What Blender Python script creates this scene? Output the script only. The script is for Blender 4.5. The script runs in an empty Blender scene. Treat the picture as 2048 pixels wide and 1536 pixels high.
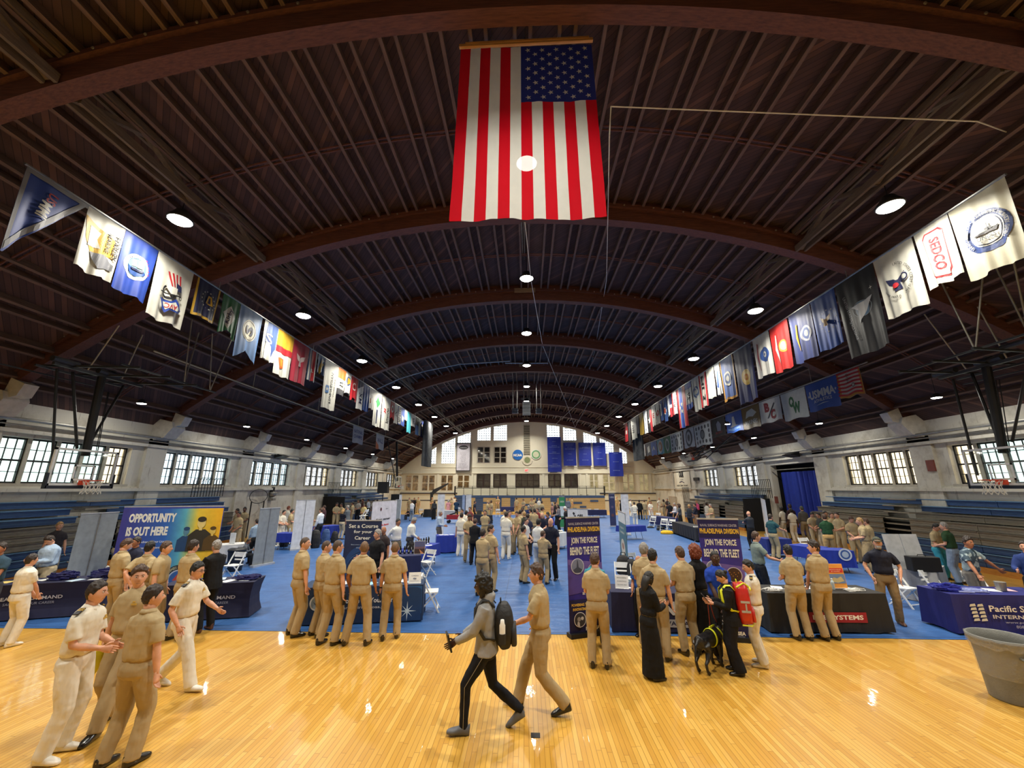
import bpy, math, random
import numpy as np
from mathutils import Vector, Matrix, noise
R_=random.Random(7)
sc=bpy.context.scene
COL=sc.collection
rad=math.radians
# ---------------- camera, world, exposure ----------------
F=800.;P=math.atan(208/F);H=2.85;TH=math.atan(29*math.cos(P)/F)
FW=np.array([-math.sin(TH)*math.cos(P),math.cos(TH)*math.cos(P),math.sin(P)])
RT=np.array([math.cos(TH),math.sin(TH),0.]);UP=np.cross(RT,FW)
cd=bpy.data.cameras.new('camera');cam=bpy.data.objects.new('camera',cd);COL.objects.link(cam)
cd.sensor_fit='HORIZONTAL';cd.sensor_width=36.;cd.lens=36*F/2048;cd.clip_end=300;cd.clip_start=.05
cam.matrix_world=Matrix(((RT[0],UP[0],-FW[0],0),(RT[1],UP[1],-FW[1],0),(RT[2],UP[2],-FW[2],H),(0,0,0,1)))
sc.camera=cam
w=bpy.data.worlds.new('overcast_sky');sc.world=w;w.use_nodes=True
w.node_tree.nodes['Background'].inputs[0].default_value=(.95,.98,1,1)
w.node_tree.nodes['Background'].inputs[1].default_value=4.0
sc.view_settings.view_transform='Standard';sc.view_settings.look='None';sc.view_settings.gamma=1
sc.view_settings.use_curve_mapping=False;sc.view_settings.exposure=0.1
sc.cycles.max_bounces=6;sc.cycles.diffuse_bounces=3;sc.cycles.glossy_bounces=3;sc.cycles.transparent_max_bounces=12
sc.cycles.caustics_reflective=False;sc.cycles.caustics_refractive=False
# pixel (2048x1536 frame) -> ray -> world point
C0=np.array([0,0,H])
def ray(x,y): return FW+RT*(x-1024)/F-UP*(y-768)/F
def onY(x,y,Y): r=ray(x,y);return Vector(C0+r*Y/r[1])
def onZ(x,y,Z): r=ray(x,y);return Vector(C0+r*(Z-H)/r[2])
def onX(x,y,X): r=ray(x,y);return Vector(C0+r*X/r[0])
def pxof(X,Y,Z):
    v=np.array([X,Y,Z])-C0;d=v@FW;return 1024+F*(v@RT)/d,768-F*(v@UP)/d
def Yat(px,X,Z):
    a,b=1.,80.
    s=1 if X<0 else -1
    for _ in range(50):
        m=(a+b)/2
        if (pxof(X,m,Z)[0]-px)*s<0:a=m
        else:b=m
    return a
# ---------------- materials ----------------
def lin(c):
    return tuple(((v/255)/12.92 if v/255<=.04045 else ((v/255+.055)/1.055)**2.4) for v in c)
MT={}
OBST=[]
class NT:
    def __init__(s,name):
        s.m=bpy.data.materials.new(name);s.m.use_nodes=True;s.t=s.m.node_tree;s.N=s.t.nodes;s.L=s.t.links
        s.b=s.N['Principled BSDF']
    def n(s,ty,**k):
        q=s.N.new(ty)
        for a,v in k.items():
            if a.startswith('i_'):
                q.inputs[a[2:].replace('_',' ')].default_value=v
            else:setattr(q,a,v)
        return q
    def l(s,a,b): s.L.new(a,b)
    def math(s,op,a,b=None,c=None):
        q=s.N.new('ShaderNodeMath');q.operation=op
        for i,v in enumerate((a,b,c)):
            if v is None:continue
            if isinstance(v,(int,float)):q.inputs[i].default_value=v
            else:s.L.new(v,q.inputs[i])
        return q.outputs[0]
    def mix(s,f,a,b,blend='MIX'):
        q=s.N.new('ShaderNodeMix');q.data_type='RGBA';q.blend_type=blend
        for i,v in ((0,f),(6,a),(7,b)):
            if isinstance(v,(int,float)):q.inputs[i].default_value=v
            elif isinstance(v,tuple):q.inputs[i].default_value=(*v[:3],1)
            else:s.L.new(v,q.inputs[i])
        return q.outputs[2]
    def obj(s):
        q=s.N.new('ShaderNodeTexCoord');return q.outputs['Object']
    def noise(s,scale,detail=3,vec=None,rough=.5):
        q=s.n('ShaderNodeTexNoise',i_Scale=scale,i_Detail=detail,i_Roughness=rough)
        if vec is not None:s.l(vec,q.inputs['Vector'])
        return q.outputs['Fac']
    def bump(s,h,st=.3,dist=.01):
        q=s.n('ShaderNodeBump',i_Strength=st,i_Distance=dist);s.l(h,q.inputs['Height']);s.l(q.outputs[0],s.b.inputs['Normal'])
    def scale(s,vec,sc_):
        q=s.n('ShaderNodeMapping');q.inputs['Scale'].default_value=sc_;s.l(vec,q.inputs['Vector']);return q.outputs[0]
    def sep(s,vec):
        q=s.n('ShaderNodeSeparateXYZ');s.l(vec,q.inputs[0]);return q.outputs
    def ramp(s,f,stops):
        q=s.n('ShaderNodeValToRGB');s.l(f,q.inputs[0]);e=q.color_ramp.elements
        while len(e)<len(stops):e.new(.5)
        for i,(p,c) in enumerate(stops):e[i].position=p;e[i].color=(*c,1)
        return q.outputs[0]
def M(name,col=(128,128,128),rough=.6,metal=0.,var=.08,ns=6.,bump=0.,bs=40.,coat=0.,spec=.5,emit=0.,trans=0.,sheen=0.):
    """plain procedural material: base colour broken up by noise"""
    if name in MT:return MT[name]
    t=NT(name);c=lin(col);b=t.b
    if var>0:
        v=t.noise(ns,3,t.obj())
        lo=tuple(x*(1-var*1.6) for x in c);hi=tuple(min(1,x*(1+var*1.6)) for x in c)
        t.l(t.ramp(v,[(.3,lo),(.7,hi)]),b.inputs['Base Color'])
    else:b.inputs['Base Color'].default_value=(*c,1)
    b.inputs['Roughness'].default_value=rough;b.inputs['Metallic'].default_value=metal
    b.inputs['Specular IOR Level'].default_value=spec
    if coat:b.inputs['Coat Weight'].default_value=coat
    if sheen:b.inputs['Sheen Weight'].default_value=sheen
    if emit:b.inputs['Emission Color'].default_value=(*c,1);b.inputs['Emission Strength'].default_value=emit
    if trans:
        q=t.n('ShaderNodeBsdfTranslucent');q.inputs[0].default_value=(*c,1)
        mx=t.n('ShaderNodeMixShader');mx.inputs[0].default_value=trans
        t.l(b.outputs[0],mx.inputs[1]);t.l(q.outputs[0],mx.inputs[2]);t.l(mx.outputs[0],t.N['Material Output'].inputs[0])
    if bump:t.bump(t.noise(bs,3,t.obj()),bump,.02)
    MT[name]=t.m;return t.m
def mat_floor():
    t=NT('maple_floor');o=t.obj();x,y,z=t.sep(o)
    bx=t.math('FLOOR',t.math('DIVIDE',x,.058))
    wn=t.n('ShaderNodeTexWhiteNoise',noise_dimensions='1D');t.l(bx,wn.inputs['W'])
    yy=t.math('FLOOR',t.math('DIVIDE',t.math('ADD',y,t.math('MULTIPLY',wn.outputs['Value'],7.)),1.1))
    cb=t.n('ShaderNodeCombineXYZ');t.l(bx,cb.inputs[0]);t.l(yy,cb.inputs[1])
    w2=t.n('ShaderNodeTexWhiteNoise',noise_dimensions='2D');t.l(cb.outputs[0],w2.inputs['Vector'])
    c=t.ramp(w2.outputs['Value'],[(0,lin((202,152,60))),(.35,lin((212,164,70))),(.75,lin((220,174,80))),(1,lin((229,187,96)))])
    g=t.noise(1.,4,t.scale(o,(60,3,1)));c=t.mix(t.math('MULTIPLY',g,.35),c,lin((180,118,36)))
    fx=t.math('FRACT',t.math('DIVIDE',x,.058));gap=t.math('LESS_THAN',fx,.1)
    fy=t.math('FRACT',t.math('DIVIDE',t.math('ADD',y,t.math('MULTIPLY',wn.outputs['Value'],7.)),1.1));gy=t.math('LESS_THAN',fy,.006)
    gg=t.math('MAXIMUM',gap,gy)
    c=t.mix(t.math('MULTIPLY',gg,.72),c,lin((118,74,26)))
    big=t.noise(.5,3,o);c=t.mix(t.math('MULTIPLY',big,.25),c,lin((206,148,44)))
    t.l(c,t.b.inputs['Base Color']);t.b.inputs['Roughness'].default_value=.34
    t.b.inputs['Coat Weight'].default_value=.5;t.b.inputs['Coat Roughness'].default_value=.035
    bb=t.math('ADD',t.math('MULTIPLY',t.noise(1.,2,t.scale(o,(17.,5.,1))),.8),t.math('MULTIPLY',gg,-.25))
    q=t.n('ShaderNodeBump',i_Strength=.13,i_Distance=.01);t.l(bb,q.inputs['Height']);t.l(q.outputs[0],t.b.inputs['Normal']);t.l(q.outputs[0],t.b.inputs['Coat Normal'])
    return t.m
def mat_tarp():
    t=NT('blue_tarpaulin');o=t.obj();x,y,z=t.sep(o)
    n1=t.noise(1.6,5,o,.6);c=t.ramp(n1,[(.3,lin((40,78,132))),(.7,lin((60,104,164)))])
    n2=t.noise(.35,2,o);c=t.mix(t.math('MULTIPLY',n2,.3),c,lin((42,84,148)))
    fy=t.math('FRACT',t.math('DIVIDE',y,3.05));fx=t.math('FRACT',t.math('DIVIDE',t.math('ADD',x,.6),6.1))
    s=t.math('MAXIMUM',t.math('LESS_THAN',fy,.008),t.math('LESS_THAN',fx,.003))
    c=t.mix(t.math('MULTIPLY',s,.7),c,lin((25,45,85)))
    t.l(c,t.b.inputs['Base Color']);t.b.inputs['Roughness'].default_value=.42
    h=t.math('ADD',t.noise(1.,5,t.scale(o,(1.2,4.,1)),.6),t.math('MULTIPLY',t.noise(9,3,o),.15))
    t.bump(h,.8,.05);return t.m
def mat_deck():
    t=NT('roof_boards');o=t.obj();x,y,z=t.sep(o)
    ax=t.math('ABSOLUTE',x);d=t.math('DIVIDE',t.math('ADD',t.math('MULTIPLY',x,1.1),y),.17)
    fl=t.math('FLOOR',d);wn=t.n('ShaderNodeTexWhiteNoise',noise_dimensions='1D');t.l(fl,wn.inputs['W'])
    c=t.ramp(wn.outputs['Value'],[(0,lin((60,41,37))),(.8,lin((78,54,48))),(1,lin((108,78,66)))])
    c=t.mix(t.math('MULTIPLY',t.noise(1.5,4,o),.5),c,lin((50,38,40)))
    g=t.math('LESS_THAN',t.math('FRACT',d),.1);c=t.mix(t.math('MULTIPLY',g,.75),c,lin((14,9,9)))
    t.l(c,t.b.inputs['Base Color']);t.b.inputs['Roughness'].default_value=.8
    t.bump(t.math('MULTIPLY',g,-1.),.5,.02);return t.m
def mat_wood(name,c1,c2,sc_=(2,30,30),rough=.65,bump=.15):
    t=NT(name);o=t.obj();v=t.noise(1.,5,t.scale(o,sc_),.6)
    c=t.ramp(v,[(.3,lin(c1)),(.7,lin(c2))]);t.l(c,t.b.inputs['Base Color']);t.b.inputs['Roughness'].default_value=rough
    t.bump(v,bump,.01);return t.m
def mat_wall(name,base,stain,amt=.5,rough=.7):
    t=NT(name);o=t.obj();v=t.noise(.7,6,o,.65)
    k=t.ramp(v,[(.50,(0,0,0)),(.72,(1,1,1))])
    c=t.mix(t.math('MULTIPLY',k,amt),lin(base),lin(stain))
    v2=t.noise(1.,4,t.scale(o,(6,6,.7)),.7);k2=t.ramp(v2,[(.6,(0,0,0)),(.68,(1,1,1))])
    c=t.mix(t.math('MULTIPLY',k2,amt*.6),c,lin(tuple(int(q*.8) for q in stain)))
    t.l(c,t.b.inputs['Base Color']);t.b.inputs['Roughness'].default_value=rough;t.bump(t.noise(9,4,o),.15,.01);return t.m
def mat_shirt(name,col,rough=.8):
    """cloth with soft wrinkles and back yoke seam (object coordinates, person about 1.8 m tall)"""
    if name in MT:return MT[name]
    t=NT(name);o=t.obj();c=lin(col);x,y,z=t.sep(o)
    v=t.noise(3.,3,o);cc=t.ramp(v,[(.3,tuple(q*.93 for q in c)),(.7,tuple(min(1,q*1.06) for q in c))])
    t.l(cc,t.b.inputs['Base Color']);t.b.inputs['Roughness'].default_value=rough;t.b.inputs['Specular IOR Level'].default_value=.25
    w1=t.math('ADD',t.noise(1.,2,t.scale(o,(10,10,3.5)),.45),t.math('MULTIPLY',t.noise(1.,2,t.scale(o,(4,4,10)),.4),.35))
    pl_=t.math('MULTIPLY',t.math('LESS_THAN',t.math('ABSOLUTE',t.math('SUBTRACT',t.math('ABSOLUTE',x),.085)),.004),t.math('MULTIPLY',t.math('LESS_THAN',z,1.37),t.math('GREATER_THAN',z,1.03)))
    w1=t.math('SUBTRACT',w1,t.math('MULTIPLY',pl_,.15))
    sm=t.math('MULTIPLY',t.math('LESS_THAN',t.math('ABSOLUTE',t.math('SUBTRACT',z,1.375)),.006),t.math('LESS_THAN',y,.0))
    h=t.math('SUBTRACT',w1,t.math('MULTIPLY',sm,.25))
    t.bump(h,.55,.05);MT[name]=t.m;return t.m
FLOOR=mat_floor();TARP=mat_tarp();DECK=mat_deck()
RIB=mat_wood('beam_wood',(64,34,29),(98,58,46),(3,30,30))
JOI=mat_wood('joist_wood',(72,54,47),(108,86,75),(30,2,30))
WALL=mat_wall('painted_wall',(204,201,188),(134,122,104),.75)
WALLF=mat_wall('cream_wall',(226,221,200),(205,196,168),.25)
BLACK=M('black_metal',(26,26,28),.5,.3);DKG=M('dark_grey_metal',(52,53,55),.5,.4);STEEL=M('steel',(150,150,148),.35,.8)
GALV=M('galvanised_pipe',(150,148,140),.4,.6);WHT=M('white_plastic',(236,236,232),.4)
PAPER=M('white_paper',(240,240,236),.8)
def fab(c,name=None,**k):
    k.setdefault('rough',.75);k.setdefault('var',.05)
    return M(name or 'fabric_%d_%d_%d'%c,c,**k)
# ---------------- mesh builder ----------------
class MB:
    def __init__(s): s.v=[];s.f=[];s.m=[];s.c=0
    def add(s,vs,fs,m=None):
        o=len(s.v);s.v+= [tuple(q) for q in vs];s.f+=[tuple(i+o for i in f) for f in fs];s.m+=[s.c if m is None else m]*len(fs);return s
    def box(s,x0,x1,y0,y1,z0,z1,m=None):
        return s.add([(x,y,z) for x in(x0,x1) for y in(y0,y1) for z in(z0,z1)],[(0,1,3,2),(4,6,7,5),(0,4,5,1),(2,3,7,6),(0,2,6,4),(1,5,7,3)],m)
    def bar(s,p,q,w,h=None,up=(0,0,1),m=None):
        h=w if h is None else h;p=Vector(p);q=Vector(q);d=(q-p).normalized();u=Vector(up)
        if abs(d.dot(u))>.98:u=Vector((1,0,0)) if abs(d.x)<.9 else Vector((0,1,0))
        a=d.cross(u).normalized()*w/2;b=a.cross(d).normalized()*h/2
        vs=[p-a-b,p+a-b,p+a+b,p-a+b,q-a-b,q+a-b,q+a+b,q-a+b]
        return s.add(vs,[(3,2,1,0),(4,5,6,7),(0,1,5,4),(1,2,6,5),(2,3,7,6),(3,0,4,7)],m)
    def tube(s,pts,r,n=8,m=None,fl=1.,up=None,cap=True):
        """r: number or list; an entry may be (rx,ry)"""
        pts=[Vector(p) for p in pts];k=len(pts)
        rs=[r]*k if isinstance(r,(int,float)) else list(r)
        vs=[];u=Vector(up) if up else None
        for i,p in enumerate(pts):
            d=(pts[min(i+1,k-1)]-pts[max(i-1,0)])
            d=d.normalized() if d.length>1e-9 else Vector((0,0,1))
            if u is None:u=Vector((0,1,0)) if abs(d.y)<.9 else Vector((1,0,0))
            a=(u-d*u.dot(d)).normalized();b=d.cross(a)
            if up is None:u=a
            rx,ry=rs[i] if isinstance(rs[i],tuple) else (rs[i],rs[i]*fl)
            for j in range(n):
                t=2*math.pi*j/n;vs.append(p+b*math.cos(t)*rx+a*math.sin(t)*ry)
        fs=[(i*n+j,i*n+(j+1)%n,(i+1)*n+(j+1)%n,(i+1)*n+j) for i in range(k-1) for j in range(n)]
        if cap:fs+=[tuple(range(n))[::-1],tuple(range((k-1)*n,k*n))]
        return s.add(vs,fs,m)
    def rings(s,rg,n=20,ex=2.3,m=None,cap=True):
        """rg: list of (center,ax,ay) half-axis vectors, superellipse rings"""
        vs=[];e=2/ex
        for c,ax,ay in rg:
            c=Vector(c);ax=Vector(ax);ay=Vector(ay)
            for j in range(n):
                t=2*math.pi*j/n;ct,st=math.cos(t),math.sin(t)
                vs.append(c+ax*math.copysign(abs(ct)**e,ct)+ay*math.copysign(abs(st)**e,st))
        k=len(rg)
        fs=[(i*n+j,i*n+(j+1)%n,(i+1)*n+(j+1)%n,(i+1)*n+j) for i in range(k-1) for j in range(n)]
        if cap:fs+=[tuple(range(n))[::-1],tuple(range((k-1)*n,k*n))]
        return s.add(vs,fs,m)
    def lathe(s,prof,n=24,c=(0,0,0),m=None,sx=1,sy=1):
        vs=[(c[0]+r*math.cos(2*math.pi*j/n)*sx,c[1]+r*math.sin(2*math.pi*j/n)*sy,c[2]+z) for r,z in prof for j in range(n)]
        k=len(prof);fs=[(i*n+j,i*n+(j+1)%n,(i+1)*n+(j+1)%n,(i+1)*n+j) for i in range(k-1) for j in range(n)]
        fs+=[tuple(range(n))[::-1],tuple(range((k-1)*n,k*n))]
        return s.add(vs,fs,m)
    def ell(s,c,r,n=12,k=8,m=None,mat=None):
        vs=[];c=Vector(c)
        for i in range(k+1):
            a=math.pi*i/k
            for j in range(n):
                b=2*math.pi*j/n;q=Vector((r[0]*math.sin(a)*math.cos(b),r[1]*math.sin(a)*math.sin(b),r[2]*math.cos(a)))
                vs.append(c+(mat@q if mat else q))
        fs=[(i*n+j,(i+1)*n+j,(i+1)*n+(j+1)%n,i*n+(j+1)%n) for i in range(k) for j in range(n)]
        return s.add(vs,fs,m)
    def prism(s,pts,d,m=None):
        """pts: planar 3D polygon, d: extrusion vector"""
        d=Vector(d);n=len(pts);vs=[Vector(p) for p in pts];vs+=[p+d for p in vs]
        return s.add(vs,[tuple(range(n))[::-1],tuple(range(n,2*n))]+[(i,(i+1)%n,n+(i+1)%n,n+i) for i in range(n)],m)
    def sheet(s,fn,nu,nv,m=None,th=0):
        vs=[fn(i/nu,j/nv) for j in range(nv+1) for i in range(nu+1)]
        fs=[(j*(nu+1)+i,j*(nu+1)+i+1,(j+1)*(nu+1)+i+1,(j+1)*(nu+1)+i) for j in range(nv) for i in range(nu)]
        return s.add(vs,fs,m)
    def mesh(s,name,mats,smooth=False):
        me=bpy.data.meshes.new(name);me.from_pydata(s.v,[],s.f)
        for q in (mats if isinstance(mats,(list,tuple)) else [mats]):me.materials.append(q)
        if any(s.m):me.polygons.foreach_set('material_index',s.m)
        if smooth:me.polygons.foreach_set('use_smooth',[True]*len(s.f))
        me.update();return me
    def build(s,name,mats,parent=None,smooth=False,**kw):
        return put(name,s.mesh(name,mats,smooth),parent,**kw)
def put(name,me,parent=None,loc=None,rot=None,mods=None,**kw):
    o=bpy.data.objects.new(name,me);COL.objects.link(o)
    if parent is not None:o.parent=parent
    if loc is not None:o.location=loc
    if rot is not None:o.rotation_euler=rot if isinstance(rot,(tuple,list)) else (0,0,rot)
    if kw:tag(o,**kw)
    return o
def tag(o,label=None,cat=None,group=None,kind=None):
    if label:o['label']=label
    if cat:o['category']=cat
    if group:o['group']=group
    if kind:o['kind']=kind
    return o
def thing(name,label,cat,loc=(0,0,0),rz=0.,group=None,scale=None):
    o=bpy.data.objects.new(name,None);COL.objects.link(o);o.location=loc;o.rotation_euler=(0,0,rz);o.empty_display_size=.1
    if scale:o.scale=(scale,)*3
    return tag(o,label,cat,group)
def bevel(o,wd=.01,seg=2):
    m=o.modifiers.new('bevel','BEVEL');m.width=wd;m.segments=seg;m.limit_method='ANGLE';return o
# ---------------- flat artwork laid on a surface ----------------
TXT={}
def text2d(s,bold=0.):
    k=(s,bold)
    if k not in TXT:
        cu=bpy.data.curves.new('t','FONT');cu.body=s;cu.align_x='CENTER';cu.align_y='CENTER';cu.size=1.;cu.offset=bold;cu.resolution_u=2
        o=bpy.data.objects.new('t',cu);COL.objects.link(o);bpy.context.view_layer.update()
        me=bpy.data.meshes.new_from_object(o.evaluated_get(bpy.context.evaluated_depsgraph_get()))
        v=[(p.co.x,p.co.y) for p in me.vertices];f=[tuple(p.vertices) for p in me.polygons]
        if v:
            xs=[a for a,_ in v];ys=[b for _,b in v];cx=(min(xs)+max(xs))/2;cy=(min(ys)+max(ys))/2
            v=[(a-cx,b-cy) for a,b in v];TXT[k]=(v,f,max(xs)-min(xs),max(ys)-min(ys))
        else:TXT[k]=([],[],1,1)
        bpy.data.objects.remove(o);bpy.data.meshes.remove(me);bpy.data.curves.remove(cu)
    return TXT[k]
class Art:
    """2D shapes (x right, y up, metres) with a material each; mapped onto a surface by fn(x,y,offset)"""
    def __init__(s): s.items=[];s.lay=1
    def poly(s,c,pts): s.items.append((c,s.lay,list(pts),[tuple(range(len(pts)))]));s.lay+=1;return s
    def rect(s,c,x0,y0,x1,y1,nx=1,ny=1):
        v=[(x0+(x1-x0)*i/nx,y0+(y1-y0)*j/ny) for j in range(ny+1) for i in range(nx+1)]
        f=[(j*(nx+1)+i,j*(nx+1)+i+1,(j+1)*(nx+1)+i+1,(j+1)*(nx+1)+i) for j in range(ny) for i in range(nx)]
        s.items.append((c,s.lay,v,f));s.lay+=1;return s
    def disc(s,c,x,y,rx,ry=None,n=24,rin=0.):
        ry=rx if ry is None else ry;K=3
        v=[];f=[]
        for k in range(K+1):
            q=rin+(1-rin)*k/K
            v+=[(x+rx*q*math.cos(2*math.pi*i/n),y+ry*q*math.sin(2*math.pi*i/n)) for i in range(n)]
        f=[(k*n+i,(k+1)*n+i,(k+1)*n+(i+1)%n,k*n+(i+1)%n) for k in range(K) for i in range(n)]
        s.items.append((c,s.lay,v,f));s.lay+=1;return s
    def ring(s,c,x,y,r,t,n=28,asp=1.): return s.disc(c,x,y,r,r*asp,n,1-t/r)
    def text(s,c,txt,x,y,w=None,h=None,rot=0.,bold=.0):
        """fit into width w and/or height h"""
        v,f,W,Hh=text2d(txt,bold)
        sx=w/W if w else None;sy=h/Hh if h else None
        sx=sx or sy;sy=sy or sx;a=rad(rot);ca,sa=math.cos(a),math.sin(a)
        s.items.append((c,s.lay,[(x+ca*p*sx-sa*q*sy,y+sa*p*sx+ca*q*sy) for p,q in v],f));s.lay+=1;return s
    def arc(s,c,txt,x,y,r,h,a0,a1,inside=False):
        """letters round a circle, a0..a1 degrees (clockwise reading over the top)"""
        n=len(txt)
        for i,ch in enumerate(txt):
            if ch==' ':continue
            t=rad(a0+(a1-a0)*(i/(max(1,n-1))));s.text(c,ch,x+r*math.cos(t),y+r*math.sin(t),None,h,math.degrees(t)+(90 if inside else -90));s.lay-=1
        s.lay+=1;return s
    def star(s,c,x,y,r,rot=0.,k=5,rin=.4):
        p=[(x+(r if i%2==0 else r*rin)*math.cos(rad(rot+90+i*180/k)),y+(r if i%2==0 else r*rin)*math.sin(rad(rot+90+i*180/k))) for i in range(2*k)]
        v=[(x,y)]+p;s.items.append((c,s.lay,v,[(0,1+i,1+(i+1)%(2*k)) for i in range(2*k)]));s.lay+=1;return s
    def build(s,name,fn,parent,eps=.003,sub=0,**kw):
        mats=[];mb=MB()
        for c,l,v,f in s.items:
            m=fab(c) if isinstance(c,tuple) else c
            if m not in mats:mats.append(m)
            if sub:
                import bmesh
                bm=bmesh.new();vv=[bm.verts.new((a,b,0)) for a,b in v]
                for q in f:
                    try:bm.faces.new([vv[i] for i in q])
                    except ValueError:pass
                bmesh.ops.triangulate(bm,faces=bm.faces[:])
                for _ in range(4):
                    es=[e for e in bm.edges if e.calc_length()>sub]
                    if not es:break
                    bmesh.ops.subdivide_edges(bm,edges=es,cuts=1);bmesh.ops.triangulate(bm,faces=[q for q in bm.faces if len(q.verts)>3])
                bm.verts.index_update();v=[(q.co.x,q.co.y) for q in bm.verts];f=[tuple(x.index for x in q.verts) for q in bm.faces];bm.free()
            mb.add([fn(a,b,eps*l) for a,b in v],f,mats.index(m))
        return mb.build(name,mats,parent,**kw) if mb.v else None
def plane(o,ux,uy):
    o=Vector(o);ux=Vector(ux).normalized();uy=Vector(uy).normalized();n=ux.cross(uy)
    return lambda a,b,e: o+ux*a+uy*b+n*e
# ================= ROOM =================
YR=[-0.42+6.07*k for k in range(10)]   # arched beams
XW=16.9;YF=54.8;YB=-2.6
def zb(x): return math.sqrt(25.8**2-x*x)-14.2
def dk(x):
    a=abs(x);return .83 if a<12 else .83-.5*(a-12)/4.9
MB().box(-17.6,17.6,YB-.3,YF+.3,-.25,0).build('floor',FLOOR,kind='structure')
def tarpf(u,v):
    x=-15.1+u*28.3;y=9.05+v*37;e=min(u,1-u,v,1-v)
    return (x,y+(.05*noise.noise(Vector((x*.8,0,3))) if v<.02 else 0),.006+.022*max(0,noise.noise(Vector((x*.7,y*1.6,0)))*min(1,e*25)))
t_=MB().sheet(tarpf,150,190).build('floor_tarpaulin',TARP,smooth=True)
tag(t_,'blue plastic tarpaulin covering the gym floor under the booths','floor covering')
# beams
def make_rib(y,i):
    mb=MB();n=56
    def sec(x,a,b,w):
        z=zb(x);return [(x,y-w/2,z+a),(x,y+w/2,z+a),(x,y+w/2,z+b),(x,y-w/2,z+b)]
    for a,b,w in ((0,.34,.34),(.34,.5,.26),(.5,.62,.46),(.62,.84,.22)):
        vs=[];
        for k in range(n+1):
            x=-XW+2*XW*k/n;bb=min(b,dk(x));aa=min(a,bb-.01);vs+=sec(x,aa,bb,w)
        fs=[(4*k+j,4*k+(j+1)%4,4*k+4+(j+1)%4,4*k+4+j) for k in range(n) for j in range(4)]+[(3,2,1,0),(4*n,4*n+1,4*n+2,4*n+3)]
        mb.add(vs,fs)
    r=mb.build('arched_beam',RIB,kind='structure')
    if i%2==1:
        c=MB();z=zb(0);c.box(-.5,.5,y-.26,y-.235,z+.36,z+.6);c.build('splice_plate',mat_wood('pale_wood',(112,98,82),(140,124,104)),r)
    bo=MB()
    for k in range(-17,18):
        x=k*.95+.475
        if abs(x)<16:bo.lathe([(.028,0),(.028,.02)],8,(0,0,0));vs=bo.v[-16:];bo.v[-16:]=[(x+a,y-.235-c_,zb(x)+.555+b) for a,b,c_ in vs]
    bo.build('bolts',GALV,r)
    return r
for i,y in enumerate(YR[:]):
    if y<54.5:make_rib(y,i)
# ceiling bays with double joists
jm=MB();L=6.07-.24
for s in(-.165,.165): jm.box(s-.04,s+.04,-L/2,L/2,-.13,.13)
jme=jm.mesh('joist',JOI)
bays=[(YB-.2,YR[0])]+[(YR[k],YR[k+1]) for k in range(9)]+[(YR[9],YF+.2)]
for bi,(a,b) in enumerate(bays):
    if b-a<.1:continue
    n=64
    mb=MB()
    for k in range(n):
        x0=-17.2+34.4*k/n;x1=-17.2+34.4*(k+1)/n
        z0=zb(x0)+dk(x0);z1=zb(x1)+dk(x1)
        mb.prism([(x0,a,z0),(x1,a,z1),(x1,a,z1+.1),(x0,a,z0+.1)],(0,b-a,0))
    c=mb.build('ceiling',DECK,kind='structure')
    for k in range(-17,18):
        x=k*.95+.475*0
        if abs(x)>16.4 or b-a<3:continue
        s=math.atan2(-x,math.sqrt(25.8**2-x*x))
        o=put('joist',jme,c,(x,(a+b)/2,zb(x)+dk(x)-.13),(0,-s,0));o.scale=(1,(b-a-.2)/L,1)
    if b-a>3: # bridging: two thin battens across the joists at mid bay
        for dy in(-.06,.06):
            g=MB();pts=[(x_,(a+b)/2+dy,zb(x_)+dk(x_)-.2) for x_ in [-16+32*q/40 for q in range(41)]]
            g.tube(pts,.028,5);g.build('bridging_batten',RIB,c)
# lattice girders beside the lamp rows
for sx in(-1,1):
    for k in range(len(YR)):
        a=YR[k]+.2;b=(YR[k+1] if k+1<len(YR) else YF)-.2
        if b-a<1:continue
        x=8.75*sx;z=zb(8.75);g=MB()
        for dx in(-.13,.13):
            g.bar((x+dx,a,z+.12),(x+dx,b,z+.12),.07,.2);g.bar((x+dx,a,z+.72),(x+dx,b,z+.72),.07,.16)
        for q in range(4):
            y0=a+(b-a)*q/4;y1=a+(b-a)*(q+1)/4
            z0,z1=(z+.12,z+.72) if q%2==0 else (z+.72,z+.12)
            g.bar((x,y0,z0),(x,y1,z1),.1,.14,up=(1,0,0))
        g.build('lattice_girder',mat_wood('dusty_wood',(74,62,52),(104,90,76),(30,3,30)),kind='structure')
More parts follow.
